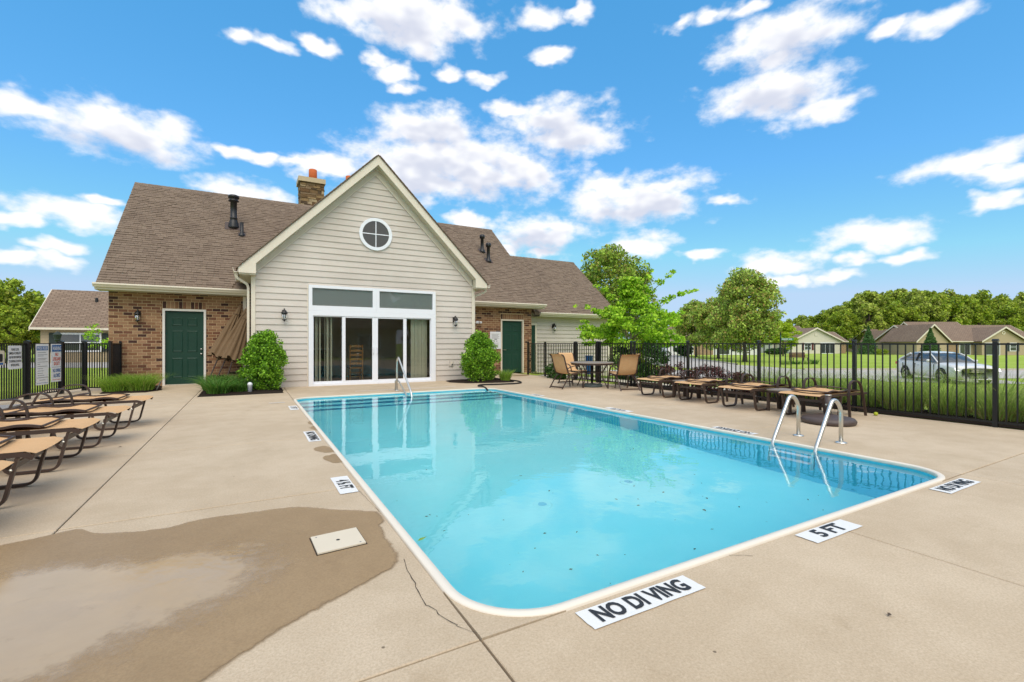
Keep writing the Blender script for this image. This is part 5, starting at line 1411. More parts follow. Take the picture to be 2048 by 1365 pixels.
tb = thing('thermometer_box', (-4.47, 13.0, 0.9), 'cream plastic box with dark dial on the fence at left edge', 'box')
d_ = Vector((0.26, 1.92, 0)).normalized(); n_ = Vector((d_.y, -d_.x, 0))
M_ = Matrix.Translation((-4.515 + n_.x * 0.06, 13.42 + n_.y * 0.06, 0.95)) @ Matrix((tuple(d_) + (0,), (0, 0, 1, 0), tuple(n_) + (0,), (0, 0, 0, 1))).transposed()
MB().prism(rrect(-0.14, 0.14, -0.15, 0.15, 0.04, 5), 'z', -0.04, 0.04).xf(M_).mk('case', 'lid', tb); MB().prism(rrect(-0.07, 0.07, -0.08, 0.08, 0.03, 5), 'z', 0.0405, 0.046).xf(M_).mk('dial', 'dark', tb); MB().box(-0.09, 0.09, -0.14, -0.10, 0.0405, 0.046).xf(M_).mk('dial_strip', 'blue', tb)

# ------------------------------------------------------------------ sun loungers
def lounger(label, group, loc, rz):
    """foot end at x = 0, head towards +x, folded back lying on the seat"""
    t_ = thing('sun_lounger', (0, 0, 0), label, 'sun lounger', group)
    HW = 0.335; Z = 0.385
    for s_ in (-1, 1):
        y = s_ * HW
        MB().tube(fillet([(-0.10, y, Z - 0.02), (-0.04, y, Z + 0.012), (0.2, y, Z + 0.01), (1.30, y, Z)], 0.05), 1, side=(0, 1, 0), hw=0.012, hh=0.018).mk('side_rail', 'bronze', t_)
        # front sled leg
        MB().tube(fillet([(-0.01, y, Z - 0.012), (0.07, y, 0.018), (0.43, y, 0.018), (0.50, y, Z - 0.012)], 0.07), 1, side=(0, 1, 0), hw=0.020, hh=0.011).mk('leg', 'bronze', t_)
        # arm hoop that runs down to the ground at both ends
        ya = s_ * (HW + 0.035)
        MB().tube(fillet([(0.70, ya, 0.01), (0.66, ya, 0.34), (0.70, ya, 0.62), (1.00, ya, 0.615), (1.12, ya, 0.34), (1.20, ya, 0.01)], 0.12, 7), 1, side=(0, 1, 0), hw=0.020, hh=0.009).mk('arm', 'bronze', t_)
        for (x, z) in ((0.02, Z - 0.1), (0.67, Z)):
            MB().lathe([(0.010, 0), (0.010, 0.006), (0.004, 0.009)], n=8).xf(Matrix.Translation((x, y + s_ * 0.021, z)) @ Matrix.Rotation(R(-90 * s_), 4, 'X')).mk('bolt', 'chrome', t_)
    MB().tube([(0.015, -HW, Z - 0.075), (0.015, HW, Z - 0.075)], 1, side=(1, 0, 0), hw=0.009, hh=0.022).mk('cross_bar', 'bronze', t_)
    MB().tube([(0.50, -HW, Z - 0.05), (0.50, HW, Z - 0.05)], 1, side=(1, 0, 0), hw=0.012, hh=0.016).mk('cross_bar', 'bronze', t_)
    MB().tube([(1.15, -HW - 0.03, 0.14), (1.15, HW + 0.03, 0.14)], 0.012).mk('cross_bar', 'bronze', t_)
    V = []; nx, ny_ = 22, 6
    for i in range(nx + 1):
        x = -0.115 + 1.37 * i / nx
        for j in range(ny_ + 1):
            q = 2 * j / ny_ - 1; sag = 0.022 * (1 - q * q) * min(1, (x + 0.115) * 3)
            V.append((x - (0.02 * (1 - q * q) if i == 0 else 0), q * (HW + 0.006), Z + 0.034 - sag - (0.02 if i == 0 else 0.0)))
    F = [(i * (ny_ + 1) + j, (i + 1) * (ny_ + 1) + j, (i + 1) * (ny_ + 1) + j + 1, i * (ny_ + 1) + j + 1) for i in range(nx) for j in range(ny_)]
    mk('sling', V, F, 'sling', t_, True)
    # back rest folded forward on to the seat: S-curved side tubes with a sling between
    bp_ = [(1.22, 0.415), (1.05, 0.43), (0.88, 0.45), (0.74, 0.445), (0.60, 0.43), (0.48, 0.435), (0.38, 0.455), (0.28, 0.45), (0.20, 0.432)]
    br_ = None
    for s_ in (-1, 1):
        o = MB().tube(fillet([(x, s_ * 0.30, z + 0.01) for x, z in bp_], 0.06), 1, side=(0, 1, 0), hw=0.011, hh=0.012).mk('back_rail', 'bronze', t_)
    V = []
    for i, (x, z) in enumerate(bp_):
        for j in range(5):
            q = 2 * j / 4 - 1; V.append((x, q * 0.295, z + 0.006 - 0.028 * (1 - q * q)))
    F = [(i * 5 + j, i * 5 + j + 1, (i + 1) * 5 + j + 1, (i + 1) * 5 + j) for i in range(len(bp_) - 1) for j in range(4)]
    mk('back_sling', V, F, 'sling', t_, True)
    MB().tube([(0.19, -0.30, 0.445), (0.19, 0.30, 0.445)], 0.012).mk('back_cross_bar', 'bronze', t_)
    MB().tube(fillet([(0.95, -0.26, 0.44), (0.70, -0.22, 0.50), (0.55, 0.0, 0.515), (0.70, 0.22, 0.50), (0.95, 0.26, 0.44)], 0.15), 0.009).mk('back_support', 'bronze', t_)
    t_.location = loc; t_.rotation_euler = (0, 0, rz)
    return t_
GL = 'sun loungers on the left deck'
GR = 'sun loungers along the right fence'
p_ = lounger('tan sun lounger on the left deck, only its foot corner at the frame edge', GL, (-1.58, 4.33, 0), R(180))
def put(src, label, group, loc, rz):
    c_ = copy_tree(src); c_['label'] = label; c_['group'] = group; c_.location = loc; c_.rotation_euler = (0, 0, rz); return c_
put(p_, 'tan sun lounger on the left deck, nearest of the four whose legs show', GL, (-1.56, 5.30, 0), R(181.5))
put(p_, 'tan sun lounger on the left deck, second from the camera', GL, (-1.56, 6.49, 0), R(180))
put(p_, 'tan sun lounger on the left deck, third from the camera', GL, (-1.50, 7.65, 0), R(179))
put(p_, 'tan sun lounger on the left deck, farthest, nearest the lime grass', GL, (-1.46, 9.03, 0), R(178))
put(p_, 'tan sun lounger by the right fence, farthest, beside the patio chairs', GR, (8.16, 7.92, 0), R(-1))
put(p_, 'tan sun lounger by the right fence, second from the patio table', GR, (8.16, 6.78, 0), R(1))
put(p_, 'tan sun lounger by the right fence, third from the patio table', GR, (8.05, 5.62, 0), R(0))
put(p_, 'tan sun lounger by the right fence, nearest, behind the brown umbrella base', GR, (8.04, 4.42, 0), R(-1.5))
def side_table(label, loc, rz, w2=0.23, h=0.40):
    t_ = thing('side_table', (0, 0, 0), label, 'table', 'low side tables between loungers')
    MB().prism(rrect(-w2, w2, -w2, w2, 0.03, 4), 'z', h - 0.022, h).mk('top', 'tabletop', t_)
    MB().prism(rrect(-w2 + 0.015, w2 - 0.015, -w2 + 0.015, w2 - 0.015, 0.02, 4), 'z', h - 0.06, h - 0.0225).mk('apron', 'bronze', t_)
    for a in (-1, 1):
        for b in (-1, 1):
            MB().box(a * (w2 - 0.03) - 0.02, a * (w2 - 0.03) + 0.02, b * (w2 - 0.03) - 0.02, b * (w2 - 0.03) + 0.02, 0, h - 0.061).mk('leg', 'bronze', t_)
    t_.location = loc; t_.rotation_euler = (0, 0, rz)
side_table('low brown side table between the two farthest right loungers', (8.72, 7.36, 0), 0)
side_table('low brown side table between the two nearest right loungers', (8.60, 5.03, 0), 0)
side_table('low brown side table between left loungers second and third from camera', (-2.45, 7.08, 0), 0)
side_table('low brown side table by the farthest left lounger under the signs', (-2.9, 8.38, 0), 0.0, 0.26, 0.44)

# ------------------------------------------------------------------ patio table, chairs, umbrella bases
tt = thing('patio_table', (8.62, 10.62, 0), 'round patio table with stone coloured top and curved bronze legs', 'table')
TX, TY = 8.62, 10.62
MB().lathe([(0.04, 0.675), (0.60, 0.675), (0.625, 0.685), (0.625, 0.70), (0.60, 0.71), (0.04, 0.71)], (TX, TY, 0), 40).mk('top', 'tabletop', tt)
MB().lathe([(0.565, 0.635), (0.60, 0.635), (0.60, 0.674), (0.565, 0.674)], (TX, TY, 0), 40).mk('apron', 'bronze', tt)
b = MB(); b.tube([(TX + 0.33 * math.cos(2 * math.pi * k / 24), TY + 0.33 * math.sin(2 * math.pi * k / 24), 0.42) for k in range(25)], 0.013, 7); b.mk('ring', 'bronze', tt)
for k in range(4):
    a = R(20 + 90 * k); c_, s_ = math.cos(a), math.sin(a)
    MB().tube(fillet([(TX + 0.52 * c_, TY + 0.52 * s_, 0.67), (TX + 0.34 * c_, TY + 0.34 * s_, 0.45), (TX + 0.36 * c_, TY + 0.36 * s_, 0.25), (TX + 0.50 * c_, TY + 0.50 * s_, 0.0)], 0.12), 0.016, 8).mk('leg', 'bronze', tt)
ub_ = thing('umbrella_base', (TX, TY, 0), 'grey green ribbed umbrella base under the patio table', 'umbrella base')
MB().lathe([(0.29, 0), (0.295, 0.04), (0.26, 0.075), (0.08, 0.095), (0.05, 0.10)], (TX, TY, 0), 28).mk('base', 'greenbase', ub_, True)
for k in range(8):
    a = k * math.pi / 4
    MB().box(-0.03, 0.03, -0.02, 0.02, 0, 0.03).xf(Matrix.Translation((TX + 0.26 * math.cos(a), TY + 0.26 * math.sin(a), 0.055)) @ Matrix.Rotation(a, 4, 'Z')).mk('rib', 'greenbase', ub_)
MB().tube([(TX, TY, 0.09), (TX, TY, 0.70)], 0.032, 12).mk('stem', 'fencebl', ub_, True)
ub2 = thing('umbrella_base', (7.90, 3.95, 0), 'round brown umbrella base standing alone beside the ladder', 'umbrella base')
MB().lathe([(0.34, 0.0), (0.365, 0.02), (0.37, 0.055), (0.345, 0.09), (0.29, 0.105), (0.12, 0.135), (0.09, 0.14)], (7.90, 3.95, 0), 36).mk('base', 'brownbase', ub2, True)
MB().tube([(7.90, 3.95, 0.12), (7.90, 3.95, 0.44)], 0.042, 16).mk('tube', 'brownbase', ub2, True)
MB().lathe([(0.047, 0.43), (0.047, 0.445), (0.036, 0.447), (0.034, 0.43)], (7.90, 3.95, 0), 16).mk('collar', 'chrome', ub2, True)
MB().tube([(7.86, 3.95, 0.30), (7.80, 3.93, 0.30)], 0.014, 8).mk('knob', 'chrome', ub2)
def chair(label, loc, rz):
    t_ = thing('patio_chair', (0, 0, 0), label, 'chair', 'tan sling chairs round the patio table')
    hw = 0.27
    back = [(-0.17, 0.405), (-0.24, 0.44), (-0.285, 0.55), (-0.34, 0.72), (-0.39, 0.88), (-0.43, 0.925), (-0.475, 0.935)]
    for s_ in (-1, 1):
        y = s_ * hw
        MB().tube(fillet([(0.27, y, 0.405), (0.20, y, 0.425), (-0.1, y, 0.405)] + [(x, y, z) for x, z in back], 0.05), 1, side=(0, 1, 0), hw=0.011, hh=0.016).mk('side_rail', 'bronze', t_)
        MB().tube(fillet([(0.30, y + s_ * 0.02, 0.0), (0.235, y + s_ * 0.02, 0.42), (0.19, y + s_ * 0.02, 0.57), (0.05, y + s_ * 0.02, 0.635), (-0.14, y + s_ * 0.02, 0.61), (-0.29, y + s_ * 0.015, 0.55)], 0.09), 1, side=(0, 1, 0), hw=0.014, hh=0.009).mk('arm', 'bronze', t_)
        MB().tube(fillet([(0.02, y, 0.41), (-0.22, y, 0.34), (-0.46, y, 0.0)], 0.08), 1, side=(0, 1, 0), hw=0.014, hh=0.011).mk('leg', 'bronze', t_)
    MB().tube([(-0.43, -hw, 0.045), (-0.43, hw, 0.045)], 1, side=(1, 0, 0), hw=0.008, hh=0.018).mk('cross_bar', 'bronze', t_)
    MB().tube([(0.26, -hw, 0.37), (0.26, hw, 0.37)], 0.011).mk('cross_bar', 'bronze', t_)
    path = [(0.285, 0.40), (0.26, 0.42), (0.2, 0.425), (0.05, 0.405), (-0.1, 0.395)] + back
    V = []
    for (x, z) in path:
        for j in range(6):
            q = 2 * j / 5 - 1; V.append((x - 0.03 * (1 - q * q) * (z > 0.5), q * (hw + 0.004), z + 0.018 - 0.02 * (1 - q * q) * (z < 0.5)))
    F = [(i * 6 + j, (i + 1) * 6 + j, (i + 1) * 6 + j + 1, i * 6 + j + 1) for i in range(len(path) - 1) for j in range(5)]
    mk('sling', V, F, 'sling', t_, True)
    t_.location = loc; t_.rotation_euler = (0, 0, rz)
    return t_
c1 = chair('tan sling chair at the left of the patio table', (7.82, 10.66, 0), R(4))
put(c1, 'tan sling chair behind the patio table facing the camera', c1['group'], (8.66, 11.52, 0), R(-88))
put(c1, 'tan sling chair on the right of the table seen from behind', c1['group'], (8.83, 9.58, 0), R(74))
put(c1, 'tan sling chair at the fence side of the table, half hidden', c1['group'], (9.30, 10.15, 0), R(160))

# ------------------------------------------------------------------ pool rails
hr = thing('hand_rail', (3.40, 11.9, 0), 'steel hand rail at the pool steps before the glass doors', 'hand rail')
P_ = fillet([(3.39, 12.20, 0.0), (3.39, 12.20, 0.78), (3.39, 12.08, 0.90), (3.42, 11.00, 0.02), (3.42, 10.96, -0.5)], 0.14, 8)
MB().tube(P_, 0.024, 12).mk('rail', 'steel', hr, True)
MB().tube(fillet([(3.39, 12.20, 0.28), (3.40, 12.05, 0.26), (3.41, 11.38, -0.05), (3.41, 11.30, -0.3)], 0.1), 0.02, 12).mk('brace', 'steel', hr, True)
MB().lathe([(0.055, 0.0), (0.055, 0.012), (0.03, 0.02)], (3.39, 12.20, 0.0), 18).mk('flange', 'steel', hr, True)
MB().tube([(3.36, 12.24, 0.0), (3.36, 12.24, 0.26), (3.39, 12.2, 0.30)], 0.018, 10).mk('anchor', 'steel', hr, True)
ld = thing('pool_ladder', (6.2, 3.34, 0), 'steel pool ladder with two arched rails on the right edge', 'ladder')
for y in (3.60, 3.08):
    P_ = fillet([(6.455, y, 0.0), (6.455, y, 0.46), (6.27, y, 0.58), (5.84, y, -0.08), (5.80, y, -0.9)], 0.17, 8)
    MB().tube(P_, 0.024, 14).mk('rail', 'steel', ld, True)
    MB().lathe([(0.065, 0.0), (0.065, 0.012), (0.03, 0.022)], (6.455, y, 0.0), 20).mk('flange', 'steel', ld, True)
for zz in (-0.35, -0.65):
    MB().box(5.76, 5.84, 3.09, 3.59, zz, zz + 0.03).mk('tread', 'white', ld)

# ------------------------------------------------------------------ planting outside the right fence
def at(px, d):
    """ground point that stands d metres along the view axis at picture column px (2048 wide)"""
    l = (px - 1024) / 935.0
    q = d * FW + d * l * RT
    return float(q[0]), float(q[1])
def gz(x, y):
    return float(gh(x, y))
ORD = ['first', 'second', 'third', 'fourth', 'fifth', 'sixth', 'seventh', 'eighth', 'ninth', 'tenth', 'eleventh', 'twelfth', 'thirteenth', 'fourteenth', 'fifteenth', 'sixteenth', 'seventeenth', 'eighteenth', 'nineteenth', 'twentieth', 'twenty first', 'twenty second', 'twenty third', 'twenty fourth', 'twenty fifth', 'twenty sixth', 'twenty seventh', 'twenty eighth', 'twenty ninth', 'thirtieth', 'thirty first', 'thirty second', 'thirty third', 'thirty fourth', 'thirty fifth', 'thirty sixth', 'thirty seventh', 'thirty eighth', 'thirty ninth', 'fortieth']
ys_ = list(np.arange(0.2, 6.9, 0.62)) + [-0.6, -1.4]
for k, y in enumerate(ys_):
    x = 10.35 + 0.1 * (k % 2)
    grass_clump('tall_grass', x, float(y), gz(x, y), 560, 0.27, 0.90 * random.uniform(0.8, 1.15), 0.0042, 0.75, 'gr_tall', ORD[int(round((6.9 - y) / 0.62))] + ' feathery grass clump outside the right fence, counted from the barberries', 'plant', 'tall grass clumps outside the right fence', dead=120)
for k, (x, y, h, r_) in enumerate(((10.25, 9.05, 0.72, 0.42), (10.25, 7.95, 0.75, 0.45), (10.2, 6.95, 0.55, 0.35))):
    t_ = thing('barberry_shrub', (x, y, gz(x, y)), ['farthest purple barberry shrub outside the fence behind the first lounger', 'largest purple barberry shrub outside the fence, in the middle', 'smallest purple barberry shrub outside the fence behind the second lounger'][k], 'shrub', 'purple barberry shrubs outside the fence')
    P = clump_points(grow((x, y, gz(x, y) + h * 0.55), r_, r_, h * 0.5, 40, (0.2, 0.36), seed=40 + k), 3200, 0.3)
    V, F = leaf_quads(P, 0.022, 0.6); npmesh('foliage', V, F, 'lf_barb', t_)
    b = MB()
    for q in range(9):
        a = q * 0.7; b.tube([(x, y, gz(x, y)), (x + 0.15 * math.cos(a), y + 0.15 * math.sin(a), h * 0.4), (x + r_ * 0.8 * math.cos(a), y + r_ * 0.8 * math.sin(a), h * 0.85)], 0.008, 5, taper=[1, 0.8, 0.4])
    b.mk('stem', 'bark', t_)
def shrub(px, d, r_, h, mat, label, n_=5000, size=0.035, seed=1, group=None, cat='shrub'):
    x, y = at(px, d); z = gz(x, y)
    t_ = thing('leafy_shrub', (x, y, z), label, cat, group)
    P = clump_points(grow((x, y, z + h * 0.52), r_, r_, h * 0.5, 45, (0.22, 0.36), seed=seed), n_, 0.3)
    V, F = leaf_quads(P, size, 0.6); npmesh('foliage', V, F, mat, t_)
    b = MB()
    for q in range(5):
        a = q * 1.3; b.tube([(x, y, z), (x + 0.3 * r_ * math.cos(a), y + 0.3 * r_ * math.sin(a), z + h * 0.6)], 0.02, 5, taper=[1, 0.5])
    b.mk('stem', 'bark', t_)
shrub(1302, 16.2, 0.55, 1.35, 'lf_dark', 'dark rounded shrub under the young maple tree, right of its trunk', 5000, 0.035, 3, 'shrubs under the maple')
shrub(1252, 17.0, 0.55, 1.25, 'lf_dark', 'dark rounded shrub under the young maple tree, left of its trunk', 4000, 0.035, 4, 'shrubs under the maple')
shrub(1282, 16.8, 0.40, 1.48, 'lf_yel', 'yellow green shrub between the dark shrubs under the maple', 2500, 0.035, 5, 'shrubs under the maple')
shrub(1110, 16.9, 0.32, 0.55, 'lf_dark', 'low dark shrub at the siding wall behind the fence, left one', 2200, 0.03, 6, 'low shrubs at the wing wall')
shrub(1122, 16.2, 0.30, 0.60, 'lf_dark', 'low dark shrub at the siding wall behind the fence, right one', 2200, 0.03, 7, 'low shrubs at the wing wall')
yb = thing('dandelion', (9.42, 3.95, 0.0), 'small yellow green ball on the deck edge at the fence foot', 'ball')
MB().lathe([(0.004, 0.0), (0.028, 0.012), (0.034, 0.034), (0.026, 0.056), (0.004, 0.066)], (9.42, 3.95, 0.0), 14).mk('ball', 'yellow', yb, True)
yb.name = 'small_ball'
bb = thing('recycling_bin', (11.9, 14.6, gz(11.9, 14.6)), 'narrow blue bin behind the fence by the patio table', 'bin')
bx_, by_ = at(1178, 18.6)
bb.location = (bx_, by_, 0); ORG[bb] = (bx_, by_, 0)
MB().prism(rrect(bx_ - 0.11, bx_ + 0.11, by_ - 0.11, by_ + 0.11, 0.03, 4), 'z', 0.02, 0.72).mk('body', 'bluebin', bb); MB().prism(rrect(bx_ - 0.12, bx_ + 0.12, by_ - 0.12, by_ + 0.12, 0.03, 4), 'z', 0.721, 0.76).mk('lid', 'bluebin', bb)

# ------------------------------------------------------------------ trees
def tree(name, px, d, h, label, cat, blobs, n_, size, mat, trunk_r, bark='bark', group=None, nl=8, trunk_h=None, aspect=0.65):
    x, y = at(px, d); z = gz(x, y)
    t_ = thing(name, (x, y, z), label, cat, group)
    bl = [(x + b[0], y + b[1], z + b[2], b[3], b[4], b[5]) for b in blobs]
    P = clump_points(bl, n_, 0.35)
    V, F = leaf_quads(P, size, aspect); npmesh('crown', V, F, mat, t_)
    limbs((x, y, z - 0.1), trunk_h or h * 0.8, trunk_r, random.sample(bl, min(nl, len(bl))), t_, bark)
    return t_
# young maple just outside the fence, with long side branches
rs = np.random.default_rng(21)
mb_ = []
for k in range(210):
    a = rs.uniform(0, 6.283); zz = rs.uniform(0.0, 1.0); rr = (0.25 + 1.75 * math.sin(min(1, zz * 1.15 + 0.25) * math.pi) ** 0.8) * rs.uniform(0.25, 1.05)
    s = rs.uniform(0.12, 0.26)
    mb_.append((math.cos(a) * rr, math.sin(a) * rr, 1.30 + zz * 2.45, s * 1.4, s * 1.4, s * 0.55))
RTv = np.array([RT[0], RT[1]])
for (r0, z0, n_, r1, z1) in ((0.6, 2.6, 7, 2.45, 3.35), (0.5, 3.0, 5, 1.6, 4.05), (0.3, 3.0, 4, 0.75, 4.1), (-0.6, 2.2, 5, -2.05, 2.75), (-0.4, 2.8, 4, -1.3, 3.5), (0.8, 2.0, 4, 1.9, 2.5)):
    for k in range(n_):
        t_ = k / (n_ - 1); r = r0 + (r1 - r0) * t_; z = z0 + (z1 - z0) * t_ + 0.12 * math.sin(3 * t_)
        s = 0.24 * (1 - 0.5 * t_); off = rs.uniform(-0.25, 0.25)
        mb_.append((RTv[0] * r + FW[0] * off, RTv[1] * r + FW[1] * off, z, s, s, s * 0.6))
tree('maple_tree', 1262, 17.6, 4.0, 'young bright green maple tree with airy branches just outside the fence', 'tree', mb_, 19000, 0.052, 'lf_maple', 0.065, 'bark2', nl=22, trunk_h=3.2, aspect=0.8)
tree('broadleaf_tree', 1222, 40, 10.6, 'tall dense green tree rising behind the clubhouse wing roof', 'tree', grow((0, 0, 6.2), 3.3, 3.3, 3.9, 110, (0.15, 0.28), 137, 0.25) + grow((2.6, -1.2, 5.0), 1.6, 1.6, 3.6, 30, (0.18, 0.32), 32, 0.3), 26000, 0.11, 'lf_oak', 0.22, nl=14)
gp = 'ornamental pear trees across the street'
tree('pear_tree', 1490, 47, 9.4, 'largest egg shaped pear tree on the lawn across the street', 'tree', grow((0, 0, 5.5), 3.8, 3.8, 4.1, 110, (0.14, 0.26), 33, 0.5), 24000, 0.12, 'lf_pear', 0.20, group=gp, nl=14)
tree('pear_tree', 1437, 58, 8.0, 'middle pear tree across the street, left of the largest', 'tree', grow((0, 0, 4.6), 3.4, 3.4, 3.5, 75, (0.16, 0.3), 34, 0.3), 15000, 0.14, 'lf_pear', 0.17, group=gp, nl=10)
tree('pear_tree', 1392, 66, 7.8, 'farthest pear tree across the street, left in the row', 'tree', grow((0, 0, 4.5), 3.2, 3.2, 3.4, 70, (0.16, 0.3), 35, 0.3), 13000, 0.15, 'lf_pear', 0.17, group=gp, nl=10)
tree('yellow_tree', 1566, 72, 5.0, 'small yellow green tree behind the street sign', 'tree', grow((0, 0, 3.1), 2.5, 2.5, 2.0, 45, (0.18, 0.32), 36, 0.3), 7000, 0.12, 'lf_yel', 0.10, group=None)
# conifers beside the far houses
def conifer(px, d, h, r_, label, seed):
    x, y = at(px, d); z = gz(x, y)
    t_ = thing('spruce_tree', (x, y, z), label, 'tree', 'spruce trees beside the far houses')
    rs_ = np.random.default_rng(seed); n_ = 7000
    zz = rs_.uniform(0, 1, n_) ** 1.35; tier = 0.78 + 0.22 * np.abs(np.sin(zz * 26)); a = rs_.uniform(0, 6.283, n_)
    rr = r_ * (1 - zz) * tier * np.sqrt(rs_.uniform(0.15, 1, n_))
    P = np.stack([x + np.cos(a) * rr, y + np.sin(a) * rr, z + 0.15 + zz * h - rr * 0.12], -1)
    V, F = leaf_quads(P, 0.14, 0.35, up=0.5); npmesh('crown', V, F, 'lf_conifer', t_)
    MB().tube([(x, y, z), (x, y, z + h * 0.95)], 0.12, 7, taper=[1, 0.2]).mk('trunk', 'bark', t_)
conifer(1737, 84, 4.9, 1.9, 'blue green spruce tree between the two far houses on the left', 51)
conifer(1861, 70, 4.1, 1.6, 'blue green spruce tree before the gabled house behind the car', 52)
# wood along the horizon: every tree its own object, crowns shared
def far_proto(seed, w_, h, mat, n_=8500, size=0.31):
    bl = grow((0, 0, h * 0.56), w_, w_, h * 0.46, 58, (0.13, 0.27), seed, 0.15)
    P = clump_points(bl, n_, 0.45); V, F = leaf_quads(P, size, 0.7)
    o = npmesh('crown', V, F, mat); me = o.data
    col.objects.unlink(o); bpy.data.objects.remove(o)
    b = MB(); b.tube([(0, 0, -0.5), (0.2, 0, h * 0.3), (0, 0.1, h * 0.8)], 0.30, 7, taper=[1.2, 0.9, 0.3])
    for q in random.sample(bl, 9):
        b.tube([(0.1, 0, h * 0.35), (q[0] * 0.5, q[1] * 0.5, q[2] * 0.85), q[:3]], 0.14, 5, taper=[1, 0.6, 0.2])
    tm = bpy.data.meshes.new('trunk'); tm.from_pydata(b.v, [], b.f); tm.materials.append(MAT['bark'])
    return me, tm
protos = [far_proto(61, 4.6, 15, 'lf_far'), far_proto(62, 5.4, 16, 'lf_far'), far_proto(63, 4.2, 14, 'lf_far2'), far_proto(64, 5.0, 15, 'lf_far2'), far_proto(65, 4.0, 17, 'lf_far')]
def far_tree(px, d, k, s, label, group):
    x, y = at(px, d); z = gz(x, y)
    t_ = thing('woodland_tree', (x, y, z), label, 'tree', group)
    t_.rotation_euler = (0, 0, random.uniform(0, 6.28)); t_.scale = (s, s, s * random.uniform(0.95, 1.05))
    for nm, me in (('crown', protos[k][0]), ('trunk', protos[k][1])):
        o = bpy.data.objects.new(nm, me); link(o, t_)
WG_ = 'wood behind the houses on the right'
px = 1525; k = 0; nf = 0
prof = [(1525, 628), (1570, 632), (1640, 622), (1690, 596), (1720, 580), (1760, 574), (1800, 572), (1850, 574), (1885, 580), (1905, 600), (1930, 582), (1975, 584), (2000, 600), (2030, 582), (2120, 580), (2300, 585)]
while px < 2200:
    y_ = np.interp(px, [p[0] for p in prof], [p[1] for p in prof])
    d = 118 + (k * 37 % 23)
    top = (687 - y_ + random.uniform(-16, 3)) * 0.97 * d / 935 + 1.25 + 0.8
    kk = (k * 3 + k // 4) % 5
    far_tree(px, d, kk, top / (15, 16, 14, 15, 17)[kk], ORD[k] + ' tree from the left in the tall back row of the wood', WG_)
    if k % 2 == 0 and px > 1660:
        kk = (k + 2) % 5
        far_tree(px + random.uniform(-12, 12), 104, kk, 0.72 * top / (15, 16, 14, 15, 17)[kk], ORD[nf] + ' tree from the left in the lower front row of the wood', WG_); nf += 1
    px += random.uniform(15, 26); k += 1
for k, (px, y_) in enumerate(((1330, 650), (1360, 640), (1395, 648), (1300, 655), (1425, 645), (1275, 650))):
    d = 150; far_tree(px, d, k % 5, ((687 - y_) * d / 935 + 2) / 15, ['third', 'fourth', 'fifth', 'second', 'rightmost', 'leftmost'][k] + ' of the distant trees at the end of the street', 'distant trees at the end of the street')
WL_ = 'trees behind the left fence'
for k, (px, d, y_, kk) in enumerate(((-25, 33, 560, 0), (18, 36, 562, 1), (46, 40, 598, 3), (-70, 34, 540, 4), (70, 62, 606, 2), (95, 66, 602, 3), (118, 70, 606, 2), (8, 30, 620, 0), (40, 32, 640, 1), (-120, 36, 560, 1))):
    far_tree(px, d, kk, ((687 - y_) * d / 935 + 1.4) / (15, 16, 14, 15, 17)[kk], ['second tree from the left edge, left of the tan house', 'tallest tree left of the tan house', 'pale tree next to the left rake of the tan house', 'tree beyond the left edge of the frame', 'first low tree above the roof of the tan house', 'second low tree above the roof of the tan house', 'third low tree above the roof of the tan house', 'low bushy tree right behind the umbrella sign', 'low bushy tree right behind the pool rules sign', 'far tree beyond the left edge'][k], WL_)
# trees behind the camera, mirrored in the glass
for k, (x, y, s) in enumerate(((14.5, -15, 0.6), (18, -18, 0.6), (23, -16, 0.65))):
    t_ = thing('woodland_tree', (x, y, gz(x, y)), ORD[k] + ' tree behind the photographer, mirrored in the glass doors', 'tree', 'trees mirrored in the glass doors'); t_.scale = (s, s, s)
    for nm, me in (('crown', protos[k % 5][0]), ('trunk', protos[k % 5][1])):
        o = bpy.data.objects.new(nm, me); link(o, t_)
# dogwood sapling beside the brick corner
x, y = at(203, 22)
sp = thing('sapling', (x, y, gz(x, y)), 'thin pale leaved sapling just left of the brick corner', 'tree')
P = clump_points(grow((x + 0.15, y, 1.55), 0.75, 0.6, 0.75, 26, (0.14, 0.26), 71), 700, 0.2); V, F = leaf_quads(P, 0.05, 0.6); npmesh('crown', V, F, 'lf_maple', sp)
limbs((x, y, -0.05), 2.0, 0.02, [(x + 0.5, y, 1.9), (x - 0.4, y + 0.2, 1.7), (x + 0.2, y - 0.3, 2.1), (x + 0.6, y, 1.2)], sp, 'bark2')

# ------------------------------------------------------------------ houses
def house_root(px, d, label, rz=None):
    x, y = at(px, d); z = gz(x, y)
    t_ = thing('house', (0, 0, 0), label, 'house', 'single storey houses around the pool')
    return t_, (x, y, z), (-YAW if rz is None else rz)
def hwin(t_, x0, x1, z0, z1, y, shutters=None, mull=1, mat='white', rows=1):
    f = MB().box(x0 - 0.09, x1 + 0.09, y - 0.05, y - 0.01, z0 - 0.09, z1 + 0.09).mk('window', mat, t_)
    wd = (x1 - x0) / mull
    for k in range(mull):
        for r_ in range(rows):
            hh = (z1 - z0) / rows
            MB().box(x0 + k * wd + 0.03, x0 + (k + 1) * wd - 0.03, y - 0.065, y - 0.052, z0 + r_ * hh + 0.03, z0 + (r_ + 1) * hh - 0.03).mk('pane', 'winpane', f)
    if shutters:
        sw = 0.42
        for a in (x0 - 0.11 - sw, x1 + 0.11):
            MB().box(a, a + sw, y - 0.05, y - 0.012, z0 - 0.08, z1 + 0.08).mk('shutter', shutters, t_)
t = NT('window_pane'); t.fin(t.mix(t.noise(2, 2), (0.03, 0.035, 0.04), (0.07, 0.08, 0.085)), 0.04, 0, 0.9); MAT['winpane'] = t.m
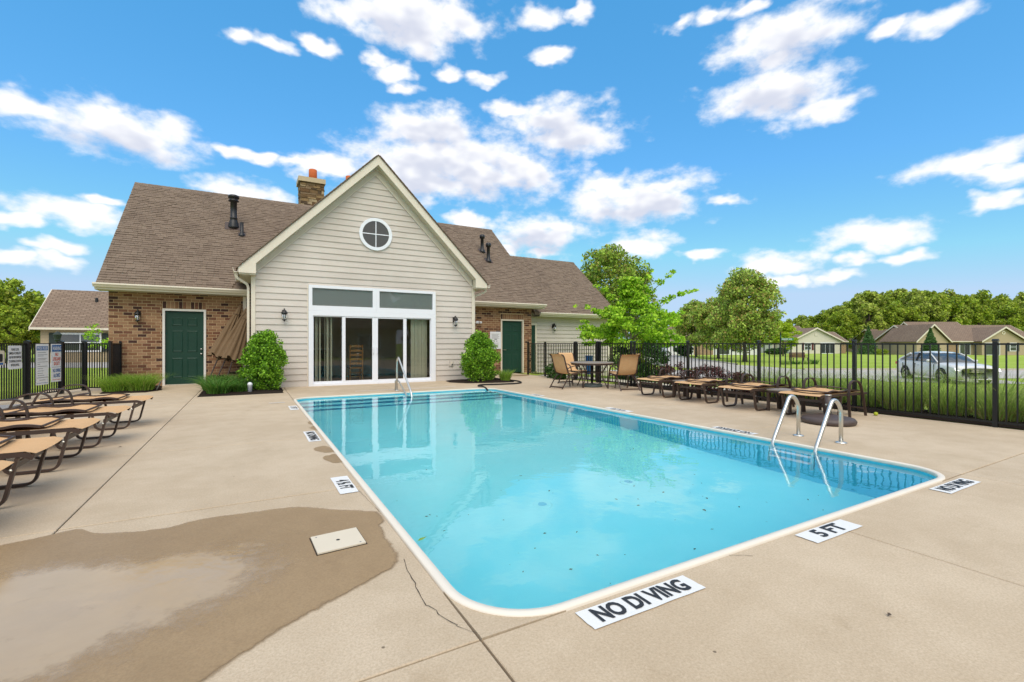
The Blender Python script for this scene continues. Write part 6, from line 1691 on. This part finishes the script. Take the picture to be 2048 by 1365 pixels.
def gable_block(t_, x0, x1, y0, y1, h, rise, wall, roof, along='x', over=0.4, base=-0.4, trim='trim'):
    """box with a gable roof; ridge along x or y"""
    if along == 'x':
        yc = (y0 + y1) / 2
        w_ = MB().prism([(y0, base), (y1, base), (y1, h), (yc, h + rise * (yc - y0) / (yc - y0 + over)), (y0, h)], 'x', x0, x1).mk('wall', wall, t_)
        s = rise / (yc - y0 + over)
        r_ = MB().prism([(y0 - over, h - s * 0), (yc, h + rise), (y1 + over, h), (y1 + over, h - 0.14), (yc, h + rise - 0.14), (y0 - over, h - 0.14)], 'x', x0 - over, x1 + over).mk('roof', roof, t_)
        MB().box(x0 - over, x1 + over, y0 - over - 0.11, y0 - over - 0.005, h - 0.13, h + 0.01).mk('gutter', trim, t_)
        for xx in (x0 - over - 0.045, x1 + over + 0.005):
            MB().prism([(y0 - over, h + 0.0), (yc, h + rise + 0.0), (y1 + over, h), (y1 + over, h - 0.22), (yc, h + rise - 0.22), (y0 - over, h - 0.22)], 'x', xx, xx + 0.04).mk('rake_board', trim, t_)
    else:
        xc = (x0 + x1) / 2
        w_ = MB().prism([(x0, base), (x1, base), (x1, h), (xc, h + rise * (xc - x0) / (xc - x0 + over)), (x0, h)], 'y', y0, y1).mk('wall', wall, t_)
        r_ = MB().prism([(x0 - over, h), (xc, h + rise), (x1 + over, h), (x1 + over, h - 0.14), (xc, h + rise - 0.14), (x0 - over, h - 0.14)], 'y', y0 - over, y1).mk('roof', roof, t_)
        MB().prism([(x0 - over, h + 0.01), (xc, h + rise + 0.01), (x1 + over, h + 0.01), (x1 + over, h - 0.24), (xc, h + rise - 0.26), (x0 - over, h - 0.24)], 'y', y0 - over - 0.05, y0 - over - 0.005).mk('rake_board', trim, t_)
    return w_, r_
def place(t_, loc, rz):
    t_.location = loc; t_.rotation_euler = (0, 0, rz)
# cream gabled house behind the bench
t_, lc, rz = house_root(1631, 90, 'cream gabled house with maroon shutters behind the wooden bench')
gable_block(t_, -4.7, 4.9, 0, 10, 2.42, 2.6, 'fs_cream', 'roof1', 'y')
gable_block(t_, -5.5, 2.0, 5, 13, 2.6, 3.1, 'fs_cream', 'roof2', 'x', 0.3)
gable_block(t_, 5.0, 6.7, 1.2, 9.0, 2.35, 2.0, 'fs_brick', 'roof1', 'x', 0.3)
hwin(t_, -2.1, -0.9, 0.75, 2.0, 0, 'maroon', 2, rows=2); hwin(t_, 1.0, 3.6, 0.08, 2.05, 0, None, 3)
MB().lathe([(0.01, 0), (0.30, 0.02), (0.34, 0.04)], n=20).xf(Matrix.Translation((0.1, -0.03, 3.7)) @ Matrix.Rotation(R(90), 4, 'X')).mk('gable_vent', 'fs_cream', t_)
place(t_, lc, rz)
# small house with arched window
t_, lc, rz = house_root(1714, 112, 'small brown roofed house with an arched gable window, half hidden by a spruce')
gable_block(t_, -4.5, 4.5, 2, 9, 2.3, 1.9, 'fs_tan', 'roof1', 'x'); gable_block(t_, -0.9, 1.7, 0, 4, 2.3, 2.0, 'fs_tan', 'roof1', 'y', 0.25)
aw = MB(); aw.prism([(0.4 + 0.55 * math.cos(R(a)), 2.15 + 0.55 * math.sin(R(a))) for a in range(0, 181, 15)], 'y', -0.06, -0.02); aw.mk('arched_window', 'white', t_); MB().prism([(0.4 + 0.42 * math.cos(R(a)), 2.2 + 0.42 * math.sin(R(a))) for a in range(0, 181, 15)], 'y', -0.08, -0.062).mk('pane', 'winpane', t_)
hwin(t_, -3.2, -2.0, 0.6, 1.9, 2.0, None, 1); place(t_, lc, rz)
# side gabled house with garage
t_, lc, rz = house_root(1795, 97, 'tan side gabled house with open garage left of the car')
gable_block(t_, -3.0, 7.5, 0, 9, 2.3, 2.75, 'fs_tan', 'roof1', 'x'); gable_block(t_, -5.3, -1.8, -3.2, 3, 2.3, 2.4, 'fs_tan', 'roof1', 'y', 0.35)
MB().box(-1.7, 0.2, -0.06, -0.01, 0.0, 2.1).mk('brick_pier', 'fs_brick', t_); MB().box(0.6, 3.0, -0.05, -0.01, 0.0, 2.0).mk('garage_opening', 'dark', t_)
hwin(t_, -4.4, -3.2, 0.9, 2.0, -3.2, None, 2); place(t_, lc, rz)
# large gabled house on the right
t_, lc, rz = house_root(1945, 79, 'large tan gabled house on the right with green shutters and patio doors')
gable_block(t_, -8.2, 12.0, 0.9, 10.5, 2.35, 2.95, 'fs_tan', 'roof1', 'x', 0.4)
gable_block(t_, 1.0, 8.2, -0.6, 6, 2.35, 2.45, 'fs_tan', 'roof1', 'y', 0.4)
gable_block(t_, -10.8, -5.6, -1.6, 6, 2.3, 2.9, 'fs_tan', 'roof2', 'y', 0.35)
gable_block(t_, -2.5, 7.0, 6.5, 14.5, 3.0, 3.1, 'fs_tan', 'roof1', 'x', 0.3)
MB().box(-5.1, -1.6, 0.82, 0.89, -0.3, 2.25).mk('brick_panel', 'fs_brick', t_)
hwin(t_, -1.3, 0.4, 0.05, 2.0, 0.9, None, 2); hwin(t_, 1.5, 3.9, 0.05, 2.0, -0.6, None, 2); hwin(t_, 5.7, 6.7, 0.75, 2.0, -0.6, 'shutter', 1, rows=2)
MB().ring((4.6, 3.75), 0.17, 0.30, -0.66, -0.61, 20).mk('gable_vent', 'trim', t_)
place(t_, lc, rz)
# white house behind the pear trees
t_, lc, rz = house_root(1440, 80, 'white and brick house half hidden behind the pear trees')
gable_block(t_, -9.0, 6.5, 0, 9, 2.4, 2.6, 'fs_white', 'roof1', 'x')
MB().box(-4.5, -1.2, -0.07, -0.01, -0.3, 2.2).mk('brick_panel', 'fs_brick', t_); hwin(t_, -0.6, 1.6, 0.1, 2.0, 0, None, 2); hwin(t_, 2.6, 3.8, 0.7, 2.0, 0, 'shutter', 1, rows=2); hwin(t_, -7.5, -6.3, 0.7, 2.0, 0, 'shutter', 1, rows=2); place(t_, lc, rz)
shrub(1368, 70, 1.2, 1.9, 'lf_dark', 'big dark shrub at the street bend before the white house', 4000, 0.12, 81)
shrub(1562, 84, 1.0, 1.2, 'lf_dark', 'dark hedge shrub left of the cream house', 3000, 0.1, 82); shrub(1545, 82, 1.3, 1.1, 'lf_dark', 'low dark hedge beside the largest pear tree', 3000, 0.1, 83)
shrub(1762, 82, 0.9, 1.0, 'lf_far', 'low green shrub at the foot of the left spruce', 2500, 0.1, 84)
# tan house behind the left fence (walls parallel to the clubhouse)
t_ = thing('house', (0, 0, 0), 'tan house with dark green shutters behind the left fence', 'house', 'single storey houses around the pool')
gable_block(t_, -11.9, 6, 41.8, 49.0, 2.27, 2.85, 'fs_tan', 'roof1', 'x', 0.4, base=-0.2)
gable_block(t_, -7.55, -0.5, 40.2, 44, 2.27, 2.5, 'fs_tan', 'roof1', 'y', 0.4, base=-0.2)
hwin(t_, -10.95, -8.9, 0.75, 1.86, 41.8, 'shutter', 2, rows=2); hwin(t_, -7.0, -4.9, 0.1, 1.95, 40.2, None, 2)
MB().lathe([(0.16, 0), (0.1, 0.1), (0.09, 0.5), (0.02, 0.55)], (-9.6, 44.2, 4.0), 10).mk('vent_pipe', 'black', t_)
t_ = thing('house', (0, 0, 0), 'tan house behind the photographer, mirrored in the glass doors', 'house', 'single storey houses around the pool')
gable_block(t_, -3, 12.0, -24, -14, 2.6, 4.2, 'fs_tan', 'roof1', 'x', 0.5, base=-0.3)
for x in (0.5, 4.5, 8.6):
    f = MB().box(x - 0.1, x + 1.9, -13.99, -13.94, 0.7, 2.1).mk('window', 'white', t_); MB().box(x, x + 0.85, -13.935, -13.92, 0.8, 2.0).mk('pane', 'winpane', f); MB().box(x + 0.95, x + 1.8, -13.935, -13.92, 0.8, 2.0).mk('pane', 'winpane', f)
# lantern post behind the left fence
x, y = at(115, 19); lp = thing('lamp_post', (x, y, 0), 'dark lantern post standing behind the sign fence', 'lamp post')
MB().tube([(x, y, -0.1), (x, y, 1.32)], 0.04, 8).mk('post', 'fencebl', lp); MB().lathe([(0.05, 1.32), (0.11, 1.38), (0.09, 1.40), (0.13, 1.58), (0.15, 1.60), (0.06, 1.70), (0.01, 1.74)], (x, y, 0), 8).mk('lantern', 'shutter', lp)

# ------------------------------------------------------------------ street furniture
x, y = at(1561, 36); z = gz(x, y); d0 = 36
ssn = thing('street_sign', (x, y, z), 'green street name sign on a black post beyond the fence', 'street sign')
ptop = 1.25 + (687 - 665) * d0 / 935
MB().tube([(x, y, z), (x, y, ptop)], 0.045, 8).mk('post', 'fencebl', ssn)
zc = 1.25 + (687 - 678.8) * d0 / 935
rv = Vector((RT[0], RT[1], 0)); fv = Vector((FW[0], FW[1], 0))
M_ = Matrix.Translation((x, y, zc)) @ Matrix((tuple(rv) + (0,), tuple(fv) + (0,), (0, 0, 1, 0), (0, 0, 0, 1))).transposed()
MB().box(0.05, 1.0, -0.012, 0.012, -0.09, 0.09).xf(M_).mk('name_blade', 'signgreen', ssn)
xx = 0.10
for wl_ in ((0.07,) * 8, (0.07,) * 4):
    for q in wl_:
        b = MB(); b.box(xx, xx + 0.014, -0.016, -0.0125, -0.045, 0.045); b.box(xx + 0.032, xx + 0.046, -0.016, -0.0125, -0.045, 0.045); b.box(xx + 0.014, xx + 0.032, -0.016, -0.0125, 0.03 if int(xx * 100) % 2 else -0.008, 0.045 if int(xx * 100) % 2 else 0.008)
        b.xf(M_).mk('lettering', 'signwhite', ssn); xx += 0.062
    xx += 0.05
M2 = Matrix.Translation((x, y, zc + 0.21)) @ Matrix((tuple(rv) + (0,), tuple(fv) + (0,), (0, 0, 1, 0), (0, 0, 0, 1))).transposed() @ Matrix.Rotation(R(62), 4, 'Z')
MB().box(-0.75, -0.04, -0.012, 0.012, -0.09, 0.09).xf(M2).mk('name_blade', 'signgreen', ssn); MB().box(-0.68, -0.12, -0.016, -0.0125, -0.04, 0.04).xf(M2).mk('lettering', 'signwhite', ssn)
x, y = at(1598, 43); z = gz(x, y)
bn = thing('park_bench', (0, 0, 0), 'dark red wooden bench on the lawn across the street', 'bench')
for k in range(4):
    MB().box(-0.78, 0.78, 0.20 + 0.02 * k, 0.24 + 0.02 * k, 0.48 + 0.11 * k, 0.57 + 0.11 * k).mk('back_slat', 'maroon', bn)
for k in range(3):
    MB().box(-0.78, 0.78, -0.22 + 0.14 * k, -0.10 + 0.14 * k, 0.42, 0.45).mk('seat_slat', 'maroon', bn)
for s_ in (-0.72, 0.72):
    MB().box(s_ - 0.03, s_ + 0.03, -0.22, -0.16, 0, 0.42).mk('leg', 'bronze', bn); MB().box(s_ - 0.03, s_ + 0.03, 0.26, 0.32, 0, 0.92).mk('leg', 'bronze', bn); MB().box(s_ - 0.03, s_ + 0.03, -0.2, 0.27, 0.58, 0.62).mk('arm', 'bronze', bn)
bn.location = (x, y, z + 0.1); bn.rotation_euler = (0, 0, -YAW + 0.12)
for k, (px, d, h) in enumerate(((1575, 41.6, 0.45), (1590, 41.2, 0.4), (1612, 41.5, 0.42), (1626, 41.8, 0.55), (1570, 40.5, 0.5))):
    x, y = at(px, d)
    grass_clump('flower_clump', x, y, gz(x, y), 160, 0.38, h, 0.02, 0.7, 'gr_lir' if k % 2 else 'gr_tall', ['leafy clump under the left end of the bench', 'leafy clump under the middle of the bench', 'leafy clump under the right end of the bench', 'leafy clump right of the bench', 'leafy clump at the street sign foot'][k], 'plant', 'plants round the bench')

# ------------------------------------------------------------------ parked car
car = thing('parked_car', (0, 0, 0), 'silver grey sedan parked beyond the right fence', 'car')
Ln_, Wd = 4.85, 0.915
# stations: x from the front (0) to the rear, (z_bottom, z_top, half width)
st = [(0.0, 0.22, 0.72, 0.68), (0.05, 0.19, 0.79, 0.80), (0.2, 0.18, 0.835, 0.87), (0.6, 0.18, 0.885, 0.905), (1.0, 0.20, 0.92, 0.91), (1.45, 0.20, 0.94, 0.915), (2.2, 0.20, 0.965, 0.92), (3.0, 0.20, 0.98, 0.92), (3.7, 0.21, 1.0, 0.915), (4.2, 0.23, 1.02, 0.90), (4.6, 0.28, 1.00, 0.86), (4.78, 0.34, 0.97, 0.78), (4.85, 0.42, 0.88, 0.66)]
V, F = [], []
def sec(zb, zt, w_):
    h = zt - zb
    half = [(0.0, zb), (0.80 * w_, zb), (0.95 * w_, zb + 0.05 * h), (0.995 * w_, zb + 0.28 * h), (1.0 * w_, zb + 0.50 * h), (0.985 * w_, zb + 0.62 * h), (0.99 * w_, zb + 0.70 * h), (0.955 * w_, zb + 0.90 * h), (0.86 * w_, zb + 0.985 * h), (0.5 * w_, zt + 0.012), (0.0, zt + 0.02)]
    return half + [(-a, b) for a, b in half[-2:0:-1]]
for (x, zb, zt, w_) in st:
    V += [(x, a, b) for a, b in sec(zb, zt, w_)]
m = len(sec(0, 1, 1))
F = [(i * m + k, i * m + (k + 1) % m, (i + 1) * m + (k + 1) % m, (i + 1) * m + k) for i in range(len(st) - 1) for k in range(m)] + [tuple(range(m)), tuple(range((len(st) - 1) * m, len(st) * m))]
body = mk('body', V, F, 'silver', car, True)
# cabin: roof skin and pillars over dark glass
cab = [(1.35, 0.93, 0.93), (1.75, 0.955, 1.18), (2.15, 0.965, 1.38), (2.55, 0.97, 1.44), (3.0, 0.975, 1.455), (3.5, 0.985, 1.42), (3.95, 1.0, 1.28), (4.38, 1.02, 1.04)]
def cabsec(zb, zt, x):
    w0 = 0.82; w1 = 0.82 - 0.26 * (zt - zb) / 0.5
    return [(w0, zb), (w1 + 0.05, zt - 0.10 * (zt - zb)), (w1 - 0.03, zt), (0, zt + 0.02), (-w1 + 0.03, zt), (-w1 - 0.05, zt - 0.10 * (zt - zb)), (-w0, zb)]
V = []
for (x, zb, zt) in cab:
    V += [(x, a, b) for a, b in cabsec(zb, zt, x)]
F = [(i * 7 + k, i * 7 + k + 1, (i + 1) * 7 + k + 1, (i + 1) * 7 + k) for i in range(len(cab) - 1) for k in range(6)]
mk('window_glass', V, F, 'winpane', car, True)
rp = [(2.10, 1.365), (2.55, 1.445), (3.0, 1.46), (3.5, 1.425), (3.75, 1.37)]
V = []
for (x, z) in rp:
    wq = 0.585
    V += [(x, wq + 0.045, z - 0.06), (x, wq, z - 0.005), (x, wq * 0.5, z + 0.015), (x, 0, z + 0.024), (x, -wq * 0.5, z + 0.015), (x, -wq, z - 0.005), (x, -wq - 0.045, z - 0.06)]
F = [(i * 7 + k, i * 7 + k + 1, (i + 1) * 7 + k + 1, (i + 1) * 7 + k) for i in range(len(rp) - 1) for k in range(6)]
mk('roof', V, F, 'silver', car, True)
for s_ in (-1, 1):
    MB().tube([(1.33, s_ * 0.80, 0.94), (1.78, s_ * 0.725, 1.20), (2.15, s_ * 0.64, 1.37)], 0.03, 6).mk('pillar', 'silver', car); MB().tube([(2.95, s_ * 0.845, 0.97), (3.0, s_ * 0.655, 1.39)], 0.028, 6).mk('pillar', 'dark', car)
    MB().tube([(4.35, s_ * 0.83, 1.02), (4.05, s_ * 0.76, 1.17), (3.72, s_ * 0.65, 1.35)], 0.055, 6).mk('pillar', 'silver', car)
    MB().tube([(1.3, s_ * 0.875, 0.925), (2.9, s_ * 0.885, 0.965), (4.35, s_ * 0.85, 1.01)], 0.014, 6).mk('belt_trim', 'chrome', car)
    MB().lathe([(0.02, -0.09), (0.07, -0.05), (0.075, 0.03), (0.03, 0.08)], n=10).xf(Matrix.Translation((1.72, s_ * 1.0, 1.02)) @ Matrix.Rotation(R(90), 4, 'Y')).mk('mirror', 'silver', car, True)
    for (xd, wd) in ((1.45, 0.012), (2.9, 0.012), (3.95, 0.012)):
        MB().box(xd, xd + wd, min(s_ * 0.90, s_ * 0.925), max(s_ * 0.90, s_ * 0.925), 0.30, 0.86).mk('door_seam', 'dark', car)
    for xd in (2.6, 3.72):
        MB().box(xd, xd + 0.17, min(s_ * 0.905, s_ * 0.935), max(s_ * 0.905, s_ * 0.935), 0.76, 0.785).mk('door_handle', 'chrome', car)
    MB().prism([(0.012, 0.60), (0.40, 0.68), (0.52, 0.80), (0.10, 0.74)], 'y', min(s_ * 0.52, s_ * 0.885), max(s_ * 0.52, s_ * 0.885)).mk('headlight', 'lens', car) if 'lens' in MAT else None
    MB().box(4.60, 4.84, min(s_ * 0.5, s_ * 0.80), max(s_ * 0.5, s_ * 0.80), 0.74, 0.88).mk('tail_light', 'red', car)
    for xw in (0.95, 3.73):
        MB().ring((xw, 0.33), 0.0, 0.385, s_ * 0.80 if s_ < 0 else 0.70, s_ * 0.918 if s_ < 0 else 0.925, 24).mk('wheel_arch', 'dark', car)
        y0, y1 = (0.735, 0.935) if s_ > 0 else (-0.935, -0.735)
        w_ = MB().ring((xw, 0.325), 0.215, 0.325, y0, y1, 28).mk('tyre', 'rubber', car, True)
        yo = 0.928 if s_ > 0 else -0.928
        r_ = MB().ring((xw, 0.325), 0.175, 0.216, yo - 0.03, yo, 24)
        for q in range(9):
            a = 2 * math.pi * q / 9
            r_.add([(xw + 0.03 * math.cos(a + 0.5), yo, 0.325 + 0.03 * math.sin(a + 0.5)), (xw + 0.19 * math.cos(a + 0.09), yo - 0.01 * s_, 0.325 + 0.19 * math.sin(a + 0.09)), (xw + 0.19 * math.cos(a - 0.09), yo - 0.01 * s_, 0.325 + 0.19 * math.sin(a - 0.09)), (xw + 0.03 * math.cos(a - 0.5), yo, 0.325 + 0.03 * math.sin(a - 0.5))], [(0, 1, 2, 3)])
        r_.mk('rim', 'chrome', w_)
for k in range(3):
    MB().tube([(0.02 - 0.004 * k, -0.36, 0.655 - 0.05 * k), (-0.025, 0, 0.66 - 0.05 * k), (0.02 - 0.004 * k, 0.36, 0.655 - 0.05 * k)], 0.013, 6).mk('grille_bar', 'chrome', car)
MB().box(-0.004, 0.03, -0.34, 0.34, 0.56, 0.655).mk('grille', 'dark', car); MB().box(-0.002, 0.05, -0.36, 0.36, 0.27, 0.32).mk('air_intake', 'dark', car)
MB().box(0.01, 0.04, -0.16, 0.16, 0.42, 0.50).mk('licence_plate', 'signwhite', car)
fx, fy, rx_, ry_ = 28.5, 8.55, 30.35, 10.65
ang = math.atan2(ry_ - fy, rx_ - fx)
zc = gz(29.3, 9.5) + 0.02
car.location = (fx - 0.95 * math.cos(ang), fy - 0.95 * math.sin(ang), zc); car.rotation_euler = (0, 0, ang); car.scale = (0.96, 0.96, 0.96)
